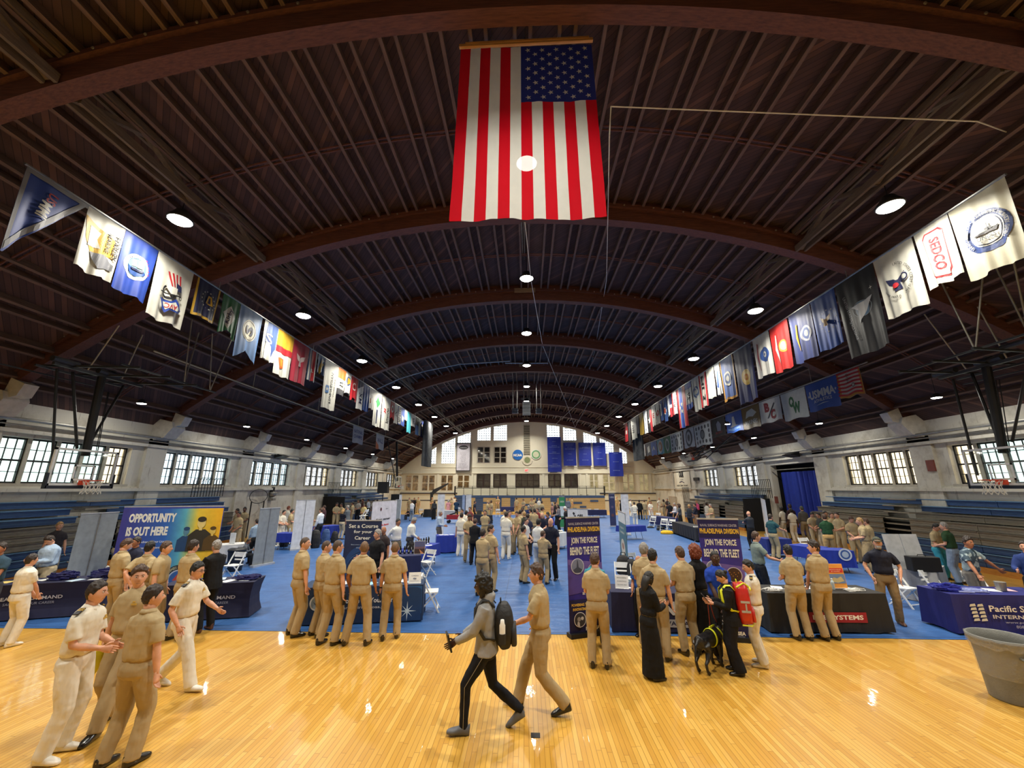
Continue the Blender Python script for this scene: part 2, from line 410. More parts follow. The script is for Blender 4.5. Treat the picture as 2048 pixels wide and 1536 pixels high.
# walls -----------------------------------------------------------
def strips(name,axis,c0,c1,a0,a1,ops,top,mat,step=99.,z_clip=None):
    """wall normal along axis 'x' or 'y' between c0..c1; runs a0..a1; ops=(a,b,z0,z1)"""
    xs={a0,a1}
    for o in ops: xs|={max(a0,min(a1,o[0])),max(a0,min(a1,o[1]))}
    xs=sorted(xs);fx=[]
    for p,q in zip(xs,xs[1:]):
        n=max(1,int((q-p)/step));fx+=[p+(q-p)*i/n for i in range(n)]
    fx.append(xs[-1]);mb=MB()
    for p,q in zip(fx,fx[1:]):
        if q-p<1e-4:continue
        mid=(p+q)/2;z=[(0,0)]
        for o in sorted([o for o in ops if o[0]<=mid<=o[1]],key=lambda o:o[2]):
            z.append((o[2],o[3]))
        cur=(0,0)
        segs=[]
        for (lo,hi) in z[1:]:
            l2=(lo,lo) if not z_clip else (min(lo,top(p)-z_clip),min(lo,top(q)-z_clip))
            h2=(hi,hi) if not z_clip else (min(hi,top(p)-z_clip),min(hi,top(q)-z_clip))
            segs.append((cur,l2));cur=h2
        segs.append((cur,(top(p),top(q))))
        for (b0,b1),(t0,t1) in segs:
            if t0-b0<1e-3 and t1-b1<1e-3:continue
            if axis=='y':mb.prism([(p,c0,b0),(q,c0,b1),(q,c0,t1),(p,c0,t0)],(0,c1-c0,0))
            else:mb.prism([(c0,p,b0),(c0,q,b1),(c0,q,t1),(c0,p,t0)],(c1-c0,0,0))
    return mb.build(name,mat,kind='structure')
winL=[(0.35,4.75),(6.3,10.7)]+[(12.35+5.97*k,16.75+5.97*k) for k in range(6)]
winL=[(a,b) for a,b in winL]+[(48.2,52.4)]
winR=[(0.35,4.75),(6.3,10.7),(12.4,16.8),(18.0,22.35),(29.9,34.1),(35.6,39.85)]
DOOR=(24.1,28.9)
ops=[(a,b,3.0,4.5) for a,b in winL]
strips('wall_left','x',-17.3,-XW,YB,YF,ops,lambda y:6.45,WALL)
ops=[(a,b,3.0,4.5) for a,b in winR]+[(DOOR[0],DOOR[1],0.,4.35)]
strips('wall_right','x',XW,17.3,YB,YF,ops,lambda y:6.45,WALL)
MB().box(-17.3,17.3,YB-.3,YB,0,13).build('wall_back',WALL,kind='structure')
FRM=M('window_frame_dark',(30,28,28),.6);MUL=M('mullion_paint',(176,170,155),.7)
def glass(name,c,k=.85):
    t=NT(name);tr=t.n('ShaderNodeBsdfTransparent');tr.inputs[0].default_value=(*lin(c),1)
    gl=t.n('ShaderNodeBsdfGlossy');gl.inputs['Roughness'].default_value=.05
    v=t.noise(1.3,2,t.obj());cc=t.ramp(v,[(.35,tuple(q*.8 for q in lin(c))),(.6,lin(c))]);t.l(cc,tr.inputs[0])
    mx=t.n('ShaderNodeMixShader');mx.inputs[0].default_value=1-k;t.l(tr.outputs[0],mx.inputs[1]);t.l(gl.outputs[0],mx.inputs[2]);t.l(mx.outputs[0],t.N['Material Output'].inputs[0]);return t.m
GL=[glass('pane_bluish',(226,240,246)),glass('pane_greenish',(226,240,234)),glass('pane_warm',(250,238,214)),glass('pane_clear',(242,244,246))]
wn_=[0]
def side_window(sx,a,b,k):
    wn_[0]+=1;X=sx*17.12;z0,z1=3.0,4.5;n=5;wd=(b-a)/n
    root=MB();root.box(sx*16.88-.06*(sx>0),sx*16.88+.06*(sx<0)+.0,a-.08,b+.08,z0-.1,z0)
    root.box(min(X,sx*17.28),max(X,sx*17.28),a,b,z0,z0+.03)
    o=root.build('window_%d'%wn_[0],MUL,kind='structure')
    f=MB();g=MB();m=MB()
    for i in range(n):
        p=a+i*wd;q=p+wd
        if i:m.box(X-.08,X+.08,p-.06,p+.06,z0,z1)
        p+=.06;q-=.06
        for u in(p,q):f.box(X-.04,X+.04,u-.035,u+.035,z0,z1)
        for u in(z0+.03,(z0+z1)/2,z1-.03):f.box(X-.04,X+.04,p,q,u-.03,u+.03)
        for u in(1,2):
            y=p+(q-p)*u/3;f.box(X-.015,X+.015,y-.012,y+.012,z0,z1)
        for u in(.25,.75):
            z=z0+(z1-z0)*u;f.box(X-.015,X+.015,p,q,z-.012,z+.012)
        g.box(X-.004,X+.004,p,q,z0,z1,m=(k*2+(1 if i==n-1 else 0)) and (2 if i==n-1 and k else 0))
    m.build('mullion',MUL,o);f.build('window_frame',FRM,o);g.build('pane',[GL[k],GL[3],GL[2]],o)
for i,(a,b) in enumerate(winL):side_window(-1,a,b,(1,1,1,0,0,3,3,3,3)[i])
for i,(a,b) in enumerate(winR):side_window(1,a,b,(1,1,1,2,3,3)[i])
# pilasters, cornices, corbels
for sx in(-1,1):
    sd='left' if sx<0 else 'right'
    tr=MB();X0=sx*XW;X1=sx*(XW-.14)
    for y in YR:
        if y<54: tr.box(min(X0,X1),max(X0,X1),y-.5,y+.5,0,5.0)
    tr.build('trim_1' if sx<0 else 'trim_2',WALL,kind='structure')
    tr=MB();
    for z0,z1,dd in((4.62,4.74,.22),(4.74,4.98,.14),(2.72,2.84,.2),(2.84,2.9,.1)):
        segs=[(YB,YF)] if (sx<0 or z0>4) else [(YB,DOOR[0]-.3),(DOOR[1]+.3,YF)]
        for a,b in segs: tr.box(min(X0,sx*(XW-dd)),max(X0,sx*(XW-dd)),a,b,z0,z1)
    tr.build('trim_3' if sx<0 else 'trim_4',WALL,kind='structure')
    for y in YR:
        if y>54:continue
        c=MB()
        c.prism([(X0,y-.34,4.9),(sx*16.3,y-.34,5.05),(sx*15.95,y-.34,5.5),(sx*16.05,y-.34,5.75),(X0,y-.34,5.95)],(0,.68,0))
        c.prism([(sx*16.25,y-.2,5.5),(sx*15.75,y-.2,5.62),(sx*15.6,y-.2,6.0),(sx*16.1,y-.2,6.2)],(0,.4,0))
        c.build('corbel',M('corbel_paint',(190,188,180),.7,bump=.2,bs=8),kind='structure')
# pipes along the side walls
for sx in(-1,1):
    p=MB().tube([(sx*16.45,YB+.3,5.02),(sx*16.45,53.5,5.02)],.06,8)
    p.tube([(sx*16.6,YB+.3,4.86),(sx*16.6,53.5,4.86)],.025,6)
    for y in range(0,52,3):p.bar((sx*16.45,y,5.02),(sx*XW,y,5.02),.03)
    p.build('ceiling_pipe',GALV,label='grey pipes running along the top of the %s wall above the windows'%('left' if sx<0 else 'right'),cat='pipe')
# ---- far wall ----
ox,oy,sw=760,820,3.793
def fw_(u,v,Y=YF-.2): return onY(ox+u/sw,oy+v/sw,Y)
def rect_fw(u0,v0,u1,v1):
    a=fw_(u0,v0);b=fw_(u1,v1);return a.x,b.x,b.z,a.z
arch=lambda x: zb(x)+dk(x)+.06
GB=[(357,300,420,407),(468,225,563,405),(588,180,685,247),(738,125,838,230),(862,105,963,230),(1265,105,1365,207),(1388,125,1492,228),(1543,170,1645,247),(1668,215,1778,330),(1818,290,1880,405)]
DW=[(740,280,832,400),(866,280,957,400)]
LW=[(193,495,285,612),(318,495,410,612),(462,495,550,612),(588,495,675,590)]
LR=[(1590,487,1660,590),(1690,487,1790,612),(1840,487,1935,612),(1965,487,2045,612)]
DD=[(735,487,832,585),(862,487,960,585),(1278,487,1372,585),(1402,487,1502,585)]
BD=[(1030,487,1208,585)]
gb=[rect_fw(*q) for q in GB];gb=[(a,b,c,d+.5) for a,b,c,d in gb]
oth=[rect_fw(*q) for q in DW+LW+LR+DD+BD]
strips('wall_far','y',YF,YF+.35,-17.3,17.3,gb+oth,arch,WALLF,.7,1.05)
for a,b,c,d in gb:
    wn_[0]+=1;n=8;vs=[];Yg=YF+.18
    top=lambda x: min(d,arch(x)-1.05)
    pn=MB().sheet(lambda u,v:(a+(b-a)*u,Yg,c+(top(a+(b-a)*u)-c)*v),n,1)
    o=pn.build('window_%d'%wn_[0],glass('glass_block_pane_%d'%wn_[0],(235,240,242),.9),kind='structure')
    g=MB();nc=max(3,round((b-a)/.33))
    for i in range(nc+1):
        x=a+(b-a)*i/nc;g.box(x-.03,x+.03,Yg-.05,Yg-.01,c,top(x))
    zz=c
    while zz<max(top(a),top(b)):
        xs=[x for x in [a+(b-a)*i/16 for i in range(17)] if top(x)>=zz]
        if len(xs)>1:g.box(xs[0],xs[-1],Yg-.05,Yg-.01,zz-.03,zz+.03)
        zz+=.33
    g.build('window_frame',M('block_joint',(120,122,124),.7),o)
def lit(name,c,e,var=.6):
    t=NT(name);v=t.noise(2.2,3,t.scale(t.obj(),(1.3,1,1)));cc=t.ramp(v,[(.35,tuple(q*(1-var) for q in lin(c))),(.65,lin(c))])
    t.l(cc,t.b.inputs['Base Color']);t.l(cc,t.b.inputs['Emission Color']);t.b.inputs['Emission Strength'].default_value=e;return t.m
WARM=lit('lit_room_brown',(196,150,90),.45,.75);CREAM=lit('lit_room_cream',(232,214,160),.6,.15);DARKR=lit('dim_room',(70,62,55),.25,.85)
for lst,matr,frm,nx,nz in ((DW,DARKR,MUL,2,3),(LW,WARM,M('cream_frame',(214,206,184),.6),2,2),(LR,CREAM,M('cream_frame',(214,206,184),.6),2,2),(DD,DARKR,M('brown_frame',(52,34,28),.5),2,2),(BD,DARKR,M('brown_frame',(52,34,28),.5),4,2)):
    for q in lst:
        a,b,c,d=rect_fw(*q);wn_[0]+=1
        fr=MB()
        for i in range(nx+1):
            x=a+(b-a)*i/nx;t2=.06 if i in(0,nx) else (.1 if nx==2 else .05);fr.box(x-t2,x+t2,YF-.03,YF+.1,c,d)
        for i in range(nz+1):
            z=c+(d-c)*i/nz;fr.box(a,b,YF-.02,YF+.1,z-.04,z+.04)
        o=fr.build('window_%d'%wn_[0],frm,kind='structure')
        MB().box(a,b,YF+.3,YF+.34,c,d).build('room_behind',matr,o)
        MB().box(a,b,YF+.05,YF+.06,c,d).build('pane',glass('inner_pane_%d'%wn_[0],(235,235,235),.88),o)
# ledges / dark line on the far wall
l=MB();a=fw_(0,631);l.box(-16.85,-9.2,YF-.12,YF,a.z-.06,a.z+.06);l.box(9.6,16.85,YF-.12,YF,a.z-.06,a.z+.06);l.build('trim_5',M('navy_trim',(40,44,66),.5),kind='structure')
l=MB();z=fw_(1000,686).z;l.box(-16.85,-9.2,YF-.03,YF,z-.05,z+.05);l.box(9.6,16.85,YF-.03,YF,z-.05,z+.05);l.build('trim_6',M('navy_trim',(40,44,66),.5),kind='structure')
l=MB();z=fw_(1000,478).z;l.box(-16.85,16.85,YF-.12,YF,z-.06,z+.04);z=fw_(1000,434).z;l.box(-14,14,YF-.06,YF,z-.03,z+.03);l.build('trim_7',WALLF,kind='structure')
l=MB()
for u in(700,850,970,1240,1388,1520,1570,1815,2050,150,440,578):
    x=fw_(u,500).x;l.box(x-.14,x+.14,YF-.08,YF,fw_(0,640).z,fw_(0,480).z)
l.build('trim_8',WALLF,kind='structure')
# vent strip
a,b,c,d=rect_fw(1090,112,1138,340);o=MB().box(a,b,YF-.06,YF,c,d).build('wall_vent',M('vent_dark',(96,92,78),.7),label='tall louvred vent strip in the middle of the far arched wall',cat='vent')
v=MB();z=c+.1
while z<d:v.box(a-.03,b+.03,YF-.12,YF-.06,z,z+.09);z+=.24
v.build('louver',M('louver_paint',(190,184,160),.6),o)
# ---- lamps ----
def lens_mat(e):
    m=bpy.data.materials.new('lamp_lens');m.use_nodes=True;b=m.node_tree.nodes['Principled BSDF'];b.inputs['Base Color'].default_value=(1,1,.95,1)
    b.inputs['Emission Color'].default_value=(1,.96,.82,1);b.inputs['Emission Strength'].default_value=e;return m
LENS=lens_mat(30.);LENS2=lens_mat(22.)
ld=bpy.data.lights.new('high_bay_light','AREA');ld.shape='DISK';ld.size=.5;ld.energy=330;ld.spread=rad(140);ld.color=(1,.94,.82)
ld2=bpy.data.lights.new('aisle_light','AREA');ld2.shape='DISK';ld2.size=.25;ld2.energy=60;ld2.color=(1,.95,.86)
hm=MB().lathe([(.06,.28),(.14,.27),(.2,.16),(.3,.03),(.3,-.01),(.27,-.01)],20)
hme=hm.mesh('housing',DKG,True);lme=MB().lathe([(.27,-.012),(.22,-.05),(.05,-.07)],20).mesh('lens',LENS,True)
rme=MB().tube([(0,0,.25),(0,0,1.0)],.012,5).mesh('hanger',BLACK)
ORD=['first','second','third','fourth','fifth','sixth','seventh','eighth','ninth','tenth']
def lamp(x,y,z,label,grp,small=False,rod=True):
    t=thing('ceiling_light',label,'ceiling light',(x,y,z),0,grp,.55 if small else 1.)
    put('housing',hme,t);put('lens',lme,t)
    r=put('hanger',rme,t);zt=zb(x)+dk(x)
    r.scale=(1,1,max(.3,(zt-z-.25)/.75*(1/.55 if small else 1)));r.location.z=.25-.25*r.scale[2]
    lo=bpy.data.objects.new('bulb_light',ld2 if small else ld);COL.objects.link(lo);lo.parent=t;lo.location=(0,0,-.1)
for k in range(9):
    y=2.8+6.07*k
    for x,z,nm in((-9.13,9.73,'left row beside the flag line'),(9.13,9.65,'right row beside the flag line'),(.08,11.25,'centre row under the roof peak')):
        lamp(x,y,z,'round high bay lamp, %s from the camera in the %s'%(ORD[k],nm),'high bay lamps under the arched roof')
for k in range(6):
    y=14.8+6.07*k
    for sx in(-1,1):lamp(15*sx,y,6.05,'small pendant lamp near the %s wall, %s from the camera'%('left' if sx<0 else 'right',ORD[k]),'small pendant lamps over the side aisles',True)
lamp(12.2,24.5,6.6,'small round lamp hanging beyond the sports banners on the right','small pendant lamps over the side aisles',True)
# ================= FLAGS =================
NV=(30,35,78);BL=(36,70,172);WH=(230,228,216);RD=(200,28,42);GD=(218,172,44);GN=(26,112,58);GY=(120,122,128);BK=(22,22,26);LB=(84,128,186);SK=(64,176,206);OR=(232,108,36);CR=(236,230,200)
def cloth(c):
    c=tuple(int(v*.72) for v in c)
    return fab(c,'flag_cloth_%d_%d_%d'%c,rough=.55,trans=.15,var=.04)
def flagfn(o,ux,w,h,seed,amp=.05,k=2.2,nar=.07):
    o=Vector(o);ux=Vector(ux);n=ux.cross(Vector((0,0,1)));r=random.Random(seed);p1,p2=r.random()*6,r.random()*6
    def fn(a,b,e):
        t=max(0,-b/h);q=a/w
        s=amp*(.12+t)*(math.sin(q*k*6.283+p1+b*.5)+.45*math.sin(q*k*13.1+p2))
        aa=w/2+(a-w/2)*(1-nar*t)
        return o+ux*aa+Vector((0,0,b+.03*t*math.sin(q*9+p2)))+n*(s+e)
    return fn
def flag_obj(fn,w,h,base,art,shape,label,seed,cat='flag',group=None,edge=None,mats=None):
    nu,nv=36,18;mb=MB()
    def bot(u):
        if shape=='swallow':return h*(.80+.2*abs(2*u-1))
        if shape=='swallow2':return h*(.86+.14*abs(2*u-1))
        if shape=='pennant':return None
        if shape=='round':return h*(.93+.07*math.sin(math.pi*u))
        return h
    vs=[];
    for j in range(nv+1):
        for i in range(nu+1):
            u=i/nu;v=j/nv
            if shape=='pennant':
                x=w*u*(1-v*.97);vs.append(fn(x,-h*v,0))
            else:vs.append(fn(w*u,-bot(u)*v,0))
    fs=[(j*(nu+1)+i,(j+1)*(nu+1)+i,(j+1)*(nu+1)+i+1,j*(nu+1)+i+1) for j in range(nv) for i in range(nu)]
    mb.add(vs,fs)
    o=mb.build('flag',cloth(base),None,True);tag(o,label,cat,group)
    A=Art()
    if edge:
        if shape=='pennant':
            A.poly(edge,[(0,0),(.07*w,0),(.05*w,-h*.93),(0,-h*.98)]).poly(edge,[(w,0),(w*.9,0),(0.02,-h*.88),(0.02,-h*.97)]).rect(edge,0,-.05*h,w,0,8,1)
        else:
            t=.07*w
            A.rect(edge,0,-h*.99,t,0,1,10).rect(edge,w-t,-h*.99,w,0,1,10).rect(edge,0,-h,w,-h+t*1.2,8,1)
    if art:art(A,w,h)
    A.items=[(cloth(c) if isinstance(c,tuple) else c,l_,v_,f_) for c,l_,v_,f_ in A.items]
    if A.items:A.build('emblem',fn,o,.006,sub=w*.06)
    return o
def hang(X,Z,p0,p1,bx,by,base,art,shape,label,edge=None,amp=.05,k=2.2):
    a,b=Yat(p0,X,Z),Yat(p1,X,Z);w=abs(b-a);h=Z-onX(bx,by,X).z
    ux=(0,1,0) if X<0 else (0,-1,0);seed=int(p0*7+p1)
    fn=flagfn((X,a,Z-.03),ux,w,h,seed,amp,k)
    return flag_obj(fn,w,h,base,art,shape,label,seed,'flag','flags hanging in a long row on the %s side'%('left' if X<0 else 'right'),edge)
def seal(c1,c2,x=.5,y=.5,r=.3,c3=None):
    def f(A,w,h):
        A.disc(c1,w*x,-h*y,w*r).disc(c2,w*x,-h*y,w*r*.72)
        if c3:A.disc(c3,w*x,-h*y,w*r*.4).star(c1,w*x,-h*y,w*r*.3)
    return f
def words(c,txt,rot,sx=.5,sy=.5,L=.8,wd=.3,bold=.02):
    def f(A,w,h):
        n=max(w,h) if rot else w
        A.text(c,txt,w*sx,-h*sy,(h if rot else w)*L,(w if rot else h)*wd,rot,bold)
    return f
def both(*fs):
    def f(A,w,h):
        for g in fs:g(A,w,h)
    return f
def blk(c,x0,y0,x1,y1):
    return lambda A,w,h:A.rect(c,w*x0,-h*y1,w*x1,-h*y0,8,8)
def pl(c,*pts): return lambda A,w,h:A.poly(c,[(w*x,-h*y) for x,y in pts])
def ringt(c,cx,cy,r,t): return lambda A,w,h:A.ring(c,w*cx,-h*cy,w*r,w*t)
def stars(c,n,cx,cy,r,s): return lambda A,w,h:[A.star(c,w*cx+w*r*math.cos(6.283*i/n),-h*cy+w*r*math.sin(6.283*i/n),w*s) for i in range(n)]
def eagle(c,cx,cy,s):
    def f(A,w,h):
        x,y=w*cx,-h*cy;s_=w*s
        A.poly(c,[(x,y+.25*s_),(x+.25*s_,y+.5*s_),(x+s_,y+.75*s_),(x+.75*s_,y+.1*s_),(x+.3*s_,y-.15*s_)]).poly(c,[(x,y+.25*s_),(x-.3*s_,y-.15*s_),(x-.75*s_,y+.1*s_),(x-s_,y+.75*s_),(x-.25*s_,y+.5*s_)]).poly(c,[(x-.2*s_,y+.3*s_),(x-.25*s_,y-.3*s_),(x-.35*s_,y-.75*s_),(x+.35*s_,y-.75*s_),(x+.25*s_,y-.3*s_),(x+.2*s_,y+.3*s_)])
    return f
def usmmi(A,w,h): A.text(RD,'US',w*.44,-h*.20,h*.13,w*.16,-97,.02).text(WH,'MMI',w*.37,-h*.37,h*.20,w*.17,-97,.03)
def harley(A,w,h):
    A.poly(GD,[(.0*w,-.05*h-.1*h),(.2*w,-.2*h),(.85*w,-.3*h),(.93*w,-.62*h),(.3*w,-.66*h),(.1*w,-.5*h)])
    A.poly(WH,[(.16*w,-.27*h),(.45*w,-.3*h),(.4*w,-.42*h),(.5*w,-.55*h),(.2*w,-.6*h)])
    A.poly(GY,[(.3*w,-.66*h),(.62*w,-.62*h),(.95*w,-.72*h),(.95*w,-.82*h),(.55*w,-.88*h)])
    A.text(BK,'HARLEY',w*.9,-h*.42,h*.44,w*.13,-90,.02).text(BK,'MARINE',w*.68,-h*.4,h*.34,w*.13,-90,.02)
def sails(A,w,h):
    cx,cy=.5*w,-.5*h;A.disc(WH,cx,cy,w*.38).disc((120,160,180),cx,cy,w*.28).poly((40,80,150),[(cx-.28*w,cy-.02*w),(cx+.28*w,cy-.08*w),(cx+.22*w,cy-.18*w),(cx,cy-.28*w),(cx-.22*w,cy-.18*w)])
    A.poly(WH,[(cx-.14*w,cy),(cx-.06*w,cy+.2*w),(cx,cy+.02*w)]).poly(WH,[(cx,cy),(cx+.1*w,cy+.18*w),(cx+.16*w,cy)]).poly(NV,[(cx-.18*w,cy-.04*w),(cx+.2*w,cy-.06*w),(cx+.14*w,cy-.12*w),(cx-.12*w,cy-.1*w)])
    A.arc(NV,'SAILS',cx,cy,w*.32,w*.09,150,95).arc(RD,'AFLOAT',cx,cy,w*.32,w*.08,75,-10)
def avc(A,w,h):
    for i in range(7):A.poly(RD if i%2==0 else WH,[(w*(.34+.045*i),-h*.2),(w*(.385+.045*i),-h*.195),(w*(.66+.03*i-.12),-h*.43),(w*(.63+.03*i-.12),-h*.43)])
    A.poly(NV,[(w*.57,-h*.33),(w*.72,-h*.36),(w*.76,-h*.45),(w*.6,-h*.46)])
    A.ring(BK,w*.42,-h*.53,w*.17,w*.05).poly(WH,[(w*.3,-h*.42),(w*.62,-h*.42),(w*.62,-h*.53),(w*.5,-h*.56)]).poly(BK,[(w*.2,-h*.56),(w*.75,-h*.52),(w*.75,-h*.54),(w*.2,-h*.58)]).ring(BK,w*.74,-h*.56,w*.05,w*.02)
    A.poly(BL,[(w*.2,-h*.68),(w*.5,-h*.66),(w*.62,-h*.6),(w*.85,-h*.74),(w*.78,-h*.82),(w*.5,-h*.8),(w*.42,-h*.86)]).poly(WH,[(w*.3,-h*.7),(w*.5,-h*.69),(w*.62,-h*.65),(w*.75,-h*.75),(w*.7,-h*.79),(w*.48,-h*.77),(w*.42,-h*.81)])
    A.text(RD,'AVC',w*.53,-h*.74,w*.3,w*.12,180,.01)
def delta(A,w,h): stars(WH,14,.5,.5,.3,.035)(A,w,h);A.poly(GD,[(w*.36,-h*.62),(w*.44,-h*.38),(w*.56,-h*.38),(w*.64,-h*.62)]).poly(NV,[(w*.46,-h*.59),(w*.49,-h*.43),(w*.53,-h*.43),(w*.56,-h*.59)])
def kirby(A,w,h): A.poly(WH,[(w*.5,-h*.2),(w*.85,-h*.45),(w*.5,-h*.78),(w*.12,-h*.45)]).text(NV,'Kirby',w*.5,-h*.46,h*.38,w*.26,80,.03)
def esses(A,w,h): A.disc(CR,w*.5,-h*.4,w*.3,w*.34).ring(NV,w*.5,-h*.4,w*.27,w*.015,28,1.12).text(NV,'S',w*.5,-h*.4,w*.3,w*.34,90,.03)
def curlS(A,w,h): A.poly((60,90,150),[(.25*w,-.0*h),(w*.98,0),(w*.98,-h*.62),(w*.7,-h*.95),(w*.6,-h*.6),(w*.2,-h*.42)]).text((34,56,110),'S',w*.42,-h*.42,w*.5,h*.3,0,.04).text(WH,'S',w*.42,-h*.42,w*.44,h*.26,0,.0).poly(WH,[(w*.3,-h*.5),(w*.5,-h*.56),(w*.75,-h*.9),(w*.6,-h*.98),(w*.1,-h*.98)])
def nor(A,w,h): A.text((40,44,52),'NORWEGIAN',w*.6,-h*.54,h*.66,w*.2,90,.015).text(GY,'CRUISE LINE',w*.84,-h*.5,h*.4,w*.09,90).rect((40,110,180),w*.2,-h*.68,w*.42,-h*.52,2,2).star(WH,w*.31,-h*.6,w*.09)
XL,ZL=-10.15,9.25
lf=[(55,178,60,523,BL,usmmi,'pennant','blue triangular pennant with US in red and MMI in white, nearest on the left',(150,152,158)),
(178,252,145,526,WH,harley,'','white flag with yellow and black HARLEY MARINE artwork',None),
(253,318,227,573,BL,sails,'','blue flag with a round ship seal reading SAILS AFLOAT',None),
(318,388,291,625,WH,avc,'','large white flag with a black anchor, striped flag and AVC lettering',None),
(397,442,386,625,NV,delta,'','navy flag with gold border and a gold emblem ringed by stars',GD),
(448,482,440,667,GN,kirby,'swallow','green swallowtail flag with the word Kirby on a white diamond',None),
(483,526,472,713,LB,esses,'swallow','light blue swallowtail flag with a dark S in a cream disc',None),
(531,558,519,713,WH,curlS,'','white and blue flag with a curling S outline',None),
(558,589,532,738,WH,both(blk(GD,0,0,1,.36),blk(RD,0,.36,1,.5),pl(OR,(.2,.62),(.5,.6),(.55,.8),(.3,.86)),pl(GD,(.28,.65),(.45,.64),(.46,.78),(.32,.8))),'','flag with yellow top, red band and white lower half with an orange shape',None),
(589,620,583,759,(176,44,66),eagle((220,200,196),.5,.45,.28),'','dark pink flag with a pale standing bird shape',None),
(620,636,613,757,(60,90,140),both(blk(WH,.12,0,.2,1),blk(RD,.3,0,.75,1),blk(WH,.86,0,.92,1),words(WH,'R',0,.52,.66,.3,.12)),'','flag of narrow blue, white and red upright stripes',None),
(637,651,636,745,(54,88,134),both(pl(GD,(.5,.2),(.9,.4),(.4,1),(.3,.7)),pl(WH,(.6,.1),(.9,.2),(.5,.5))),'swallow2','blue flag with yellow and white crossing shapes',None),
(652,678,640,811,WH,nor,'','long white banner reading NORWEGIAN CRUISE LINE',None),
(678,693,673,785,WH,both(blk(OR,0,0,1,.38),blk((70,70,74),0,.78,1,1),words((60,60,66),'23',90,.5,.6,.2,.4)),'','flag with an orange top band above white and dark grey',None),
(693,704,689,786,WH,seal((50,80,140),GD,.5,.35,.36),'swallow2','white swallowtail flag with a blue ringed disc',None),
(704,717,703,800,RD,both(ringt(WH,.5,.4,.24,.07),words(BK,'9',90,.5,.4,.1,.2)),'swallow2','red swallowtail flag with a small white ring',None),
(717,729,713,815,(236,236,232),both(pl(NV,(0,0),(1,0),(.9,.12),(.1,.3)),words(NV,'MX',90,.55,.6,.4,.5)),'','white flag with navy top and the letters MX',None),
(729,740,727,820,(34,80,160),words(LB,'S',90,.5,.5,.25,.5),'','mid blue flag with a faint lighter curve',None),
(740,750,738,815,WH,both(words(BK,'TT',90,.6,.4,.15,.3),blk((200,120,60),.3,.5,.4,.75)),'','white flag with small dark and orange letters',None),
(750,765,746,850,WH,both(pl((50,150,80),(.5,.12),(.8,.3),(.5,.46),(.2,.3)),blk(NV,.35,.5,.6,.9)),'','long white banner with a green diamond over a navy block',None),
(766,782,763,856,WH,both(words(BK,'American',90,.7,.55,.5,.3),words(RD,'M',90,.35,.42,.12,.3)),'','long white banner with dark script reading American',None),
(782,790,781,838,(170,34,44),both(ringt(WH,.5,.4,.3,.12)),'swallow','dark red swallowtail flag with a white ring, far left row',None),
(790,797,789,845,WH,words((90,90,90),'A',90,.5,.5,.3,.5),'','narrow white flag beside the dark red swallowtail',None),
(797,810,797,847,(44,84,180),both(blk(WH,.1,.05,.42,.95),words(BK,'USNR',-90,.26,.5,.8,.24),pl(WH,(.6,.4),(.9,.5),(.8,.8),(.6,.7))),'','blue flag with a white panel of dark block letters',None),
(810,815,809,838,WH,None,'','narrow plain white flag far down the left row',None),
(815,823,814,863,(80,190,204),None,'','turquoise flag far down the left row',None),
(823,832,822,850,(220,220,216),words(BK,'SVR',90,.5,.5,.6,.4),'','pale flag with small dark letters far down the left row',None),
(832,838,831,868,BK,blk(LB,0,.45,1,1),'','black over light blue flag far down the left row',None),
(838,842,837,870,CR,None,'','cream flag far down the left row',None),
(842,855,840,872,BL,both(pl(WH,(.1,.2),(.5,.3),(.5,.9),(.2,.95)),pl(LB,(.6,.6),(.9,.5),(.9,1),(.6,1))),'','blue and white flag at the far end of the left row',None)]
for i,q in enumerate(lf):
    hang(XL,ZL,*q[:7],q[7],q[8],amp=.032,k=2.)
def unols(A,w,h):
    cx,cy=w*.52,-h*.5;A.disc((44,72,140),cx,cy,w*.41).disc(WH,cx,cy,w*.3).ring((44,72,140),cx,cy,w*.27,w*.008).disc(WH,cx,cy,w*.26)
    for i in range(18):A.disc((60,60,90),cx+w*.285*math.cos(i*.349),cy+w*.285*math.sin(i*.349),w*.008,n=6);A.lay-=1
    A.lay+=1;A.arc(WH,'UNIVERSITY-NATIONAL OCEANOGRAPHIC LABORATORY SYSTEM',cx,cy,w*.355,w*.055,212,-42)
    A.poly((52,54,60),[(cx-.2*w,cy-.02*w),(cx+.22*w,cy+.02*w),(cx+.16*w,cy-.06*w),(cx-.17*w,cy-.05*w)]).rect((52,54,60),cx-.02*w,cy,cx+.1*w,cy+.05*w).rect((52,54,60),cx+.03*w,cy,cx+.045*w,cy+.14*w).text((70,74,84),'UNOLS',cx,cy-.13*w,w*.28,w*.09,0,.01)
def sedco(A,w,h):
    for s,c in((1,RD),(.93,WH)):
        a,b=.31*w*s,.40*h*s+(s<1)*.0;k=.12*w;A.poly(c,[(w*.5+x,-h*.5+y) for x,y in((-a+k,b),(a-k,b),(a,b-k),(a,-b+k),(a-k,-b),(-a+k,-b),(-a,-b+k),(-a,b-k))])
    A.text(RD,'SEDCO',w*.5,-h*.5,h*.55,w*.26,-90,.03)
def uscg(A,w,h):
    cx,cy=w*.52,-h*.5;eagle(NV,.45,.52,.24)(A,w,h);A.disc(WH,cx+.14*w,cy+.02*w,w*.1).ring(NV,cx+.14*w,cy+.02*w,w*.09,w*.03).disc(RD,w*.42,-h*.55,w*.06)
    A.arc(BK,'UNITED STATES COAST GUARD',w*.42,cy,w*.42,w*.06,80,-60).arc(BK,'SEMPER PARATUS',w*.5,cy,w*.36,w*.05,200,265,True)
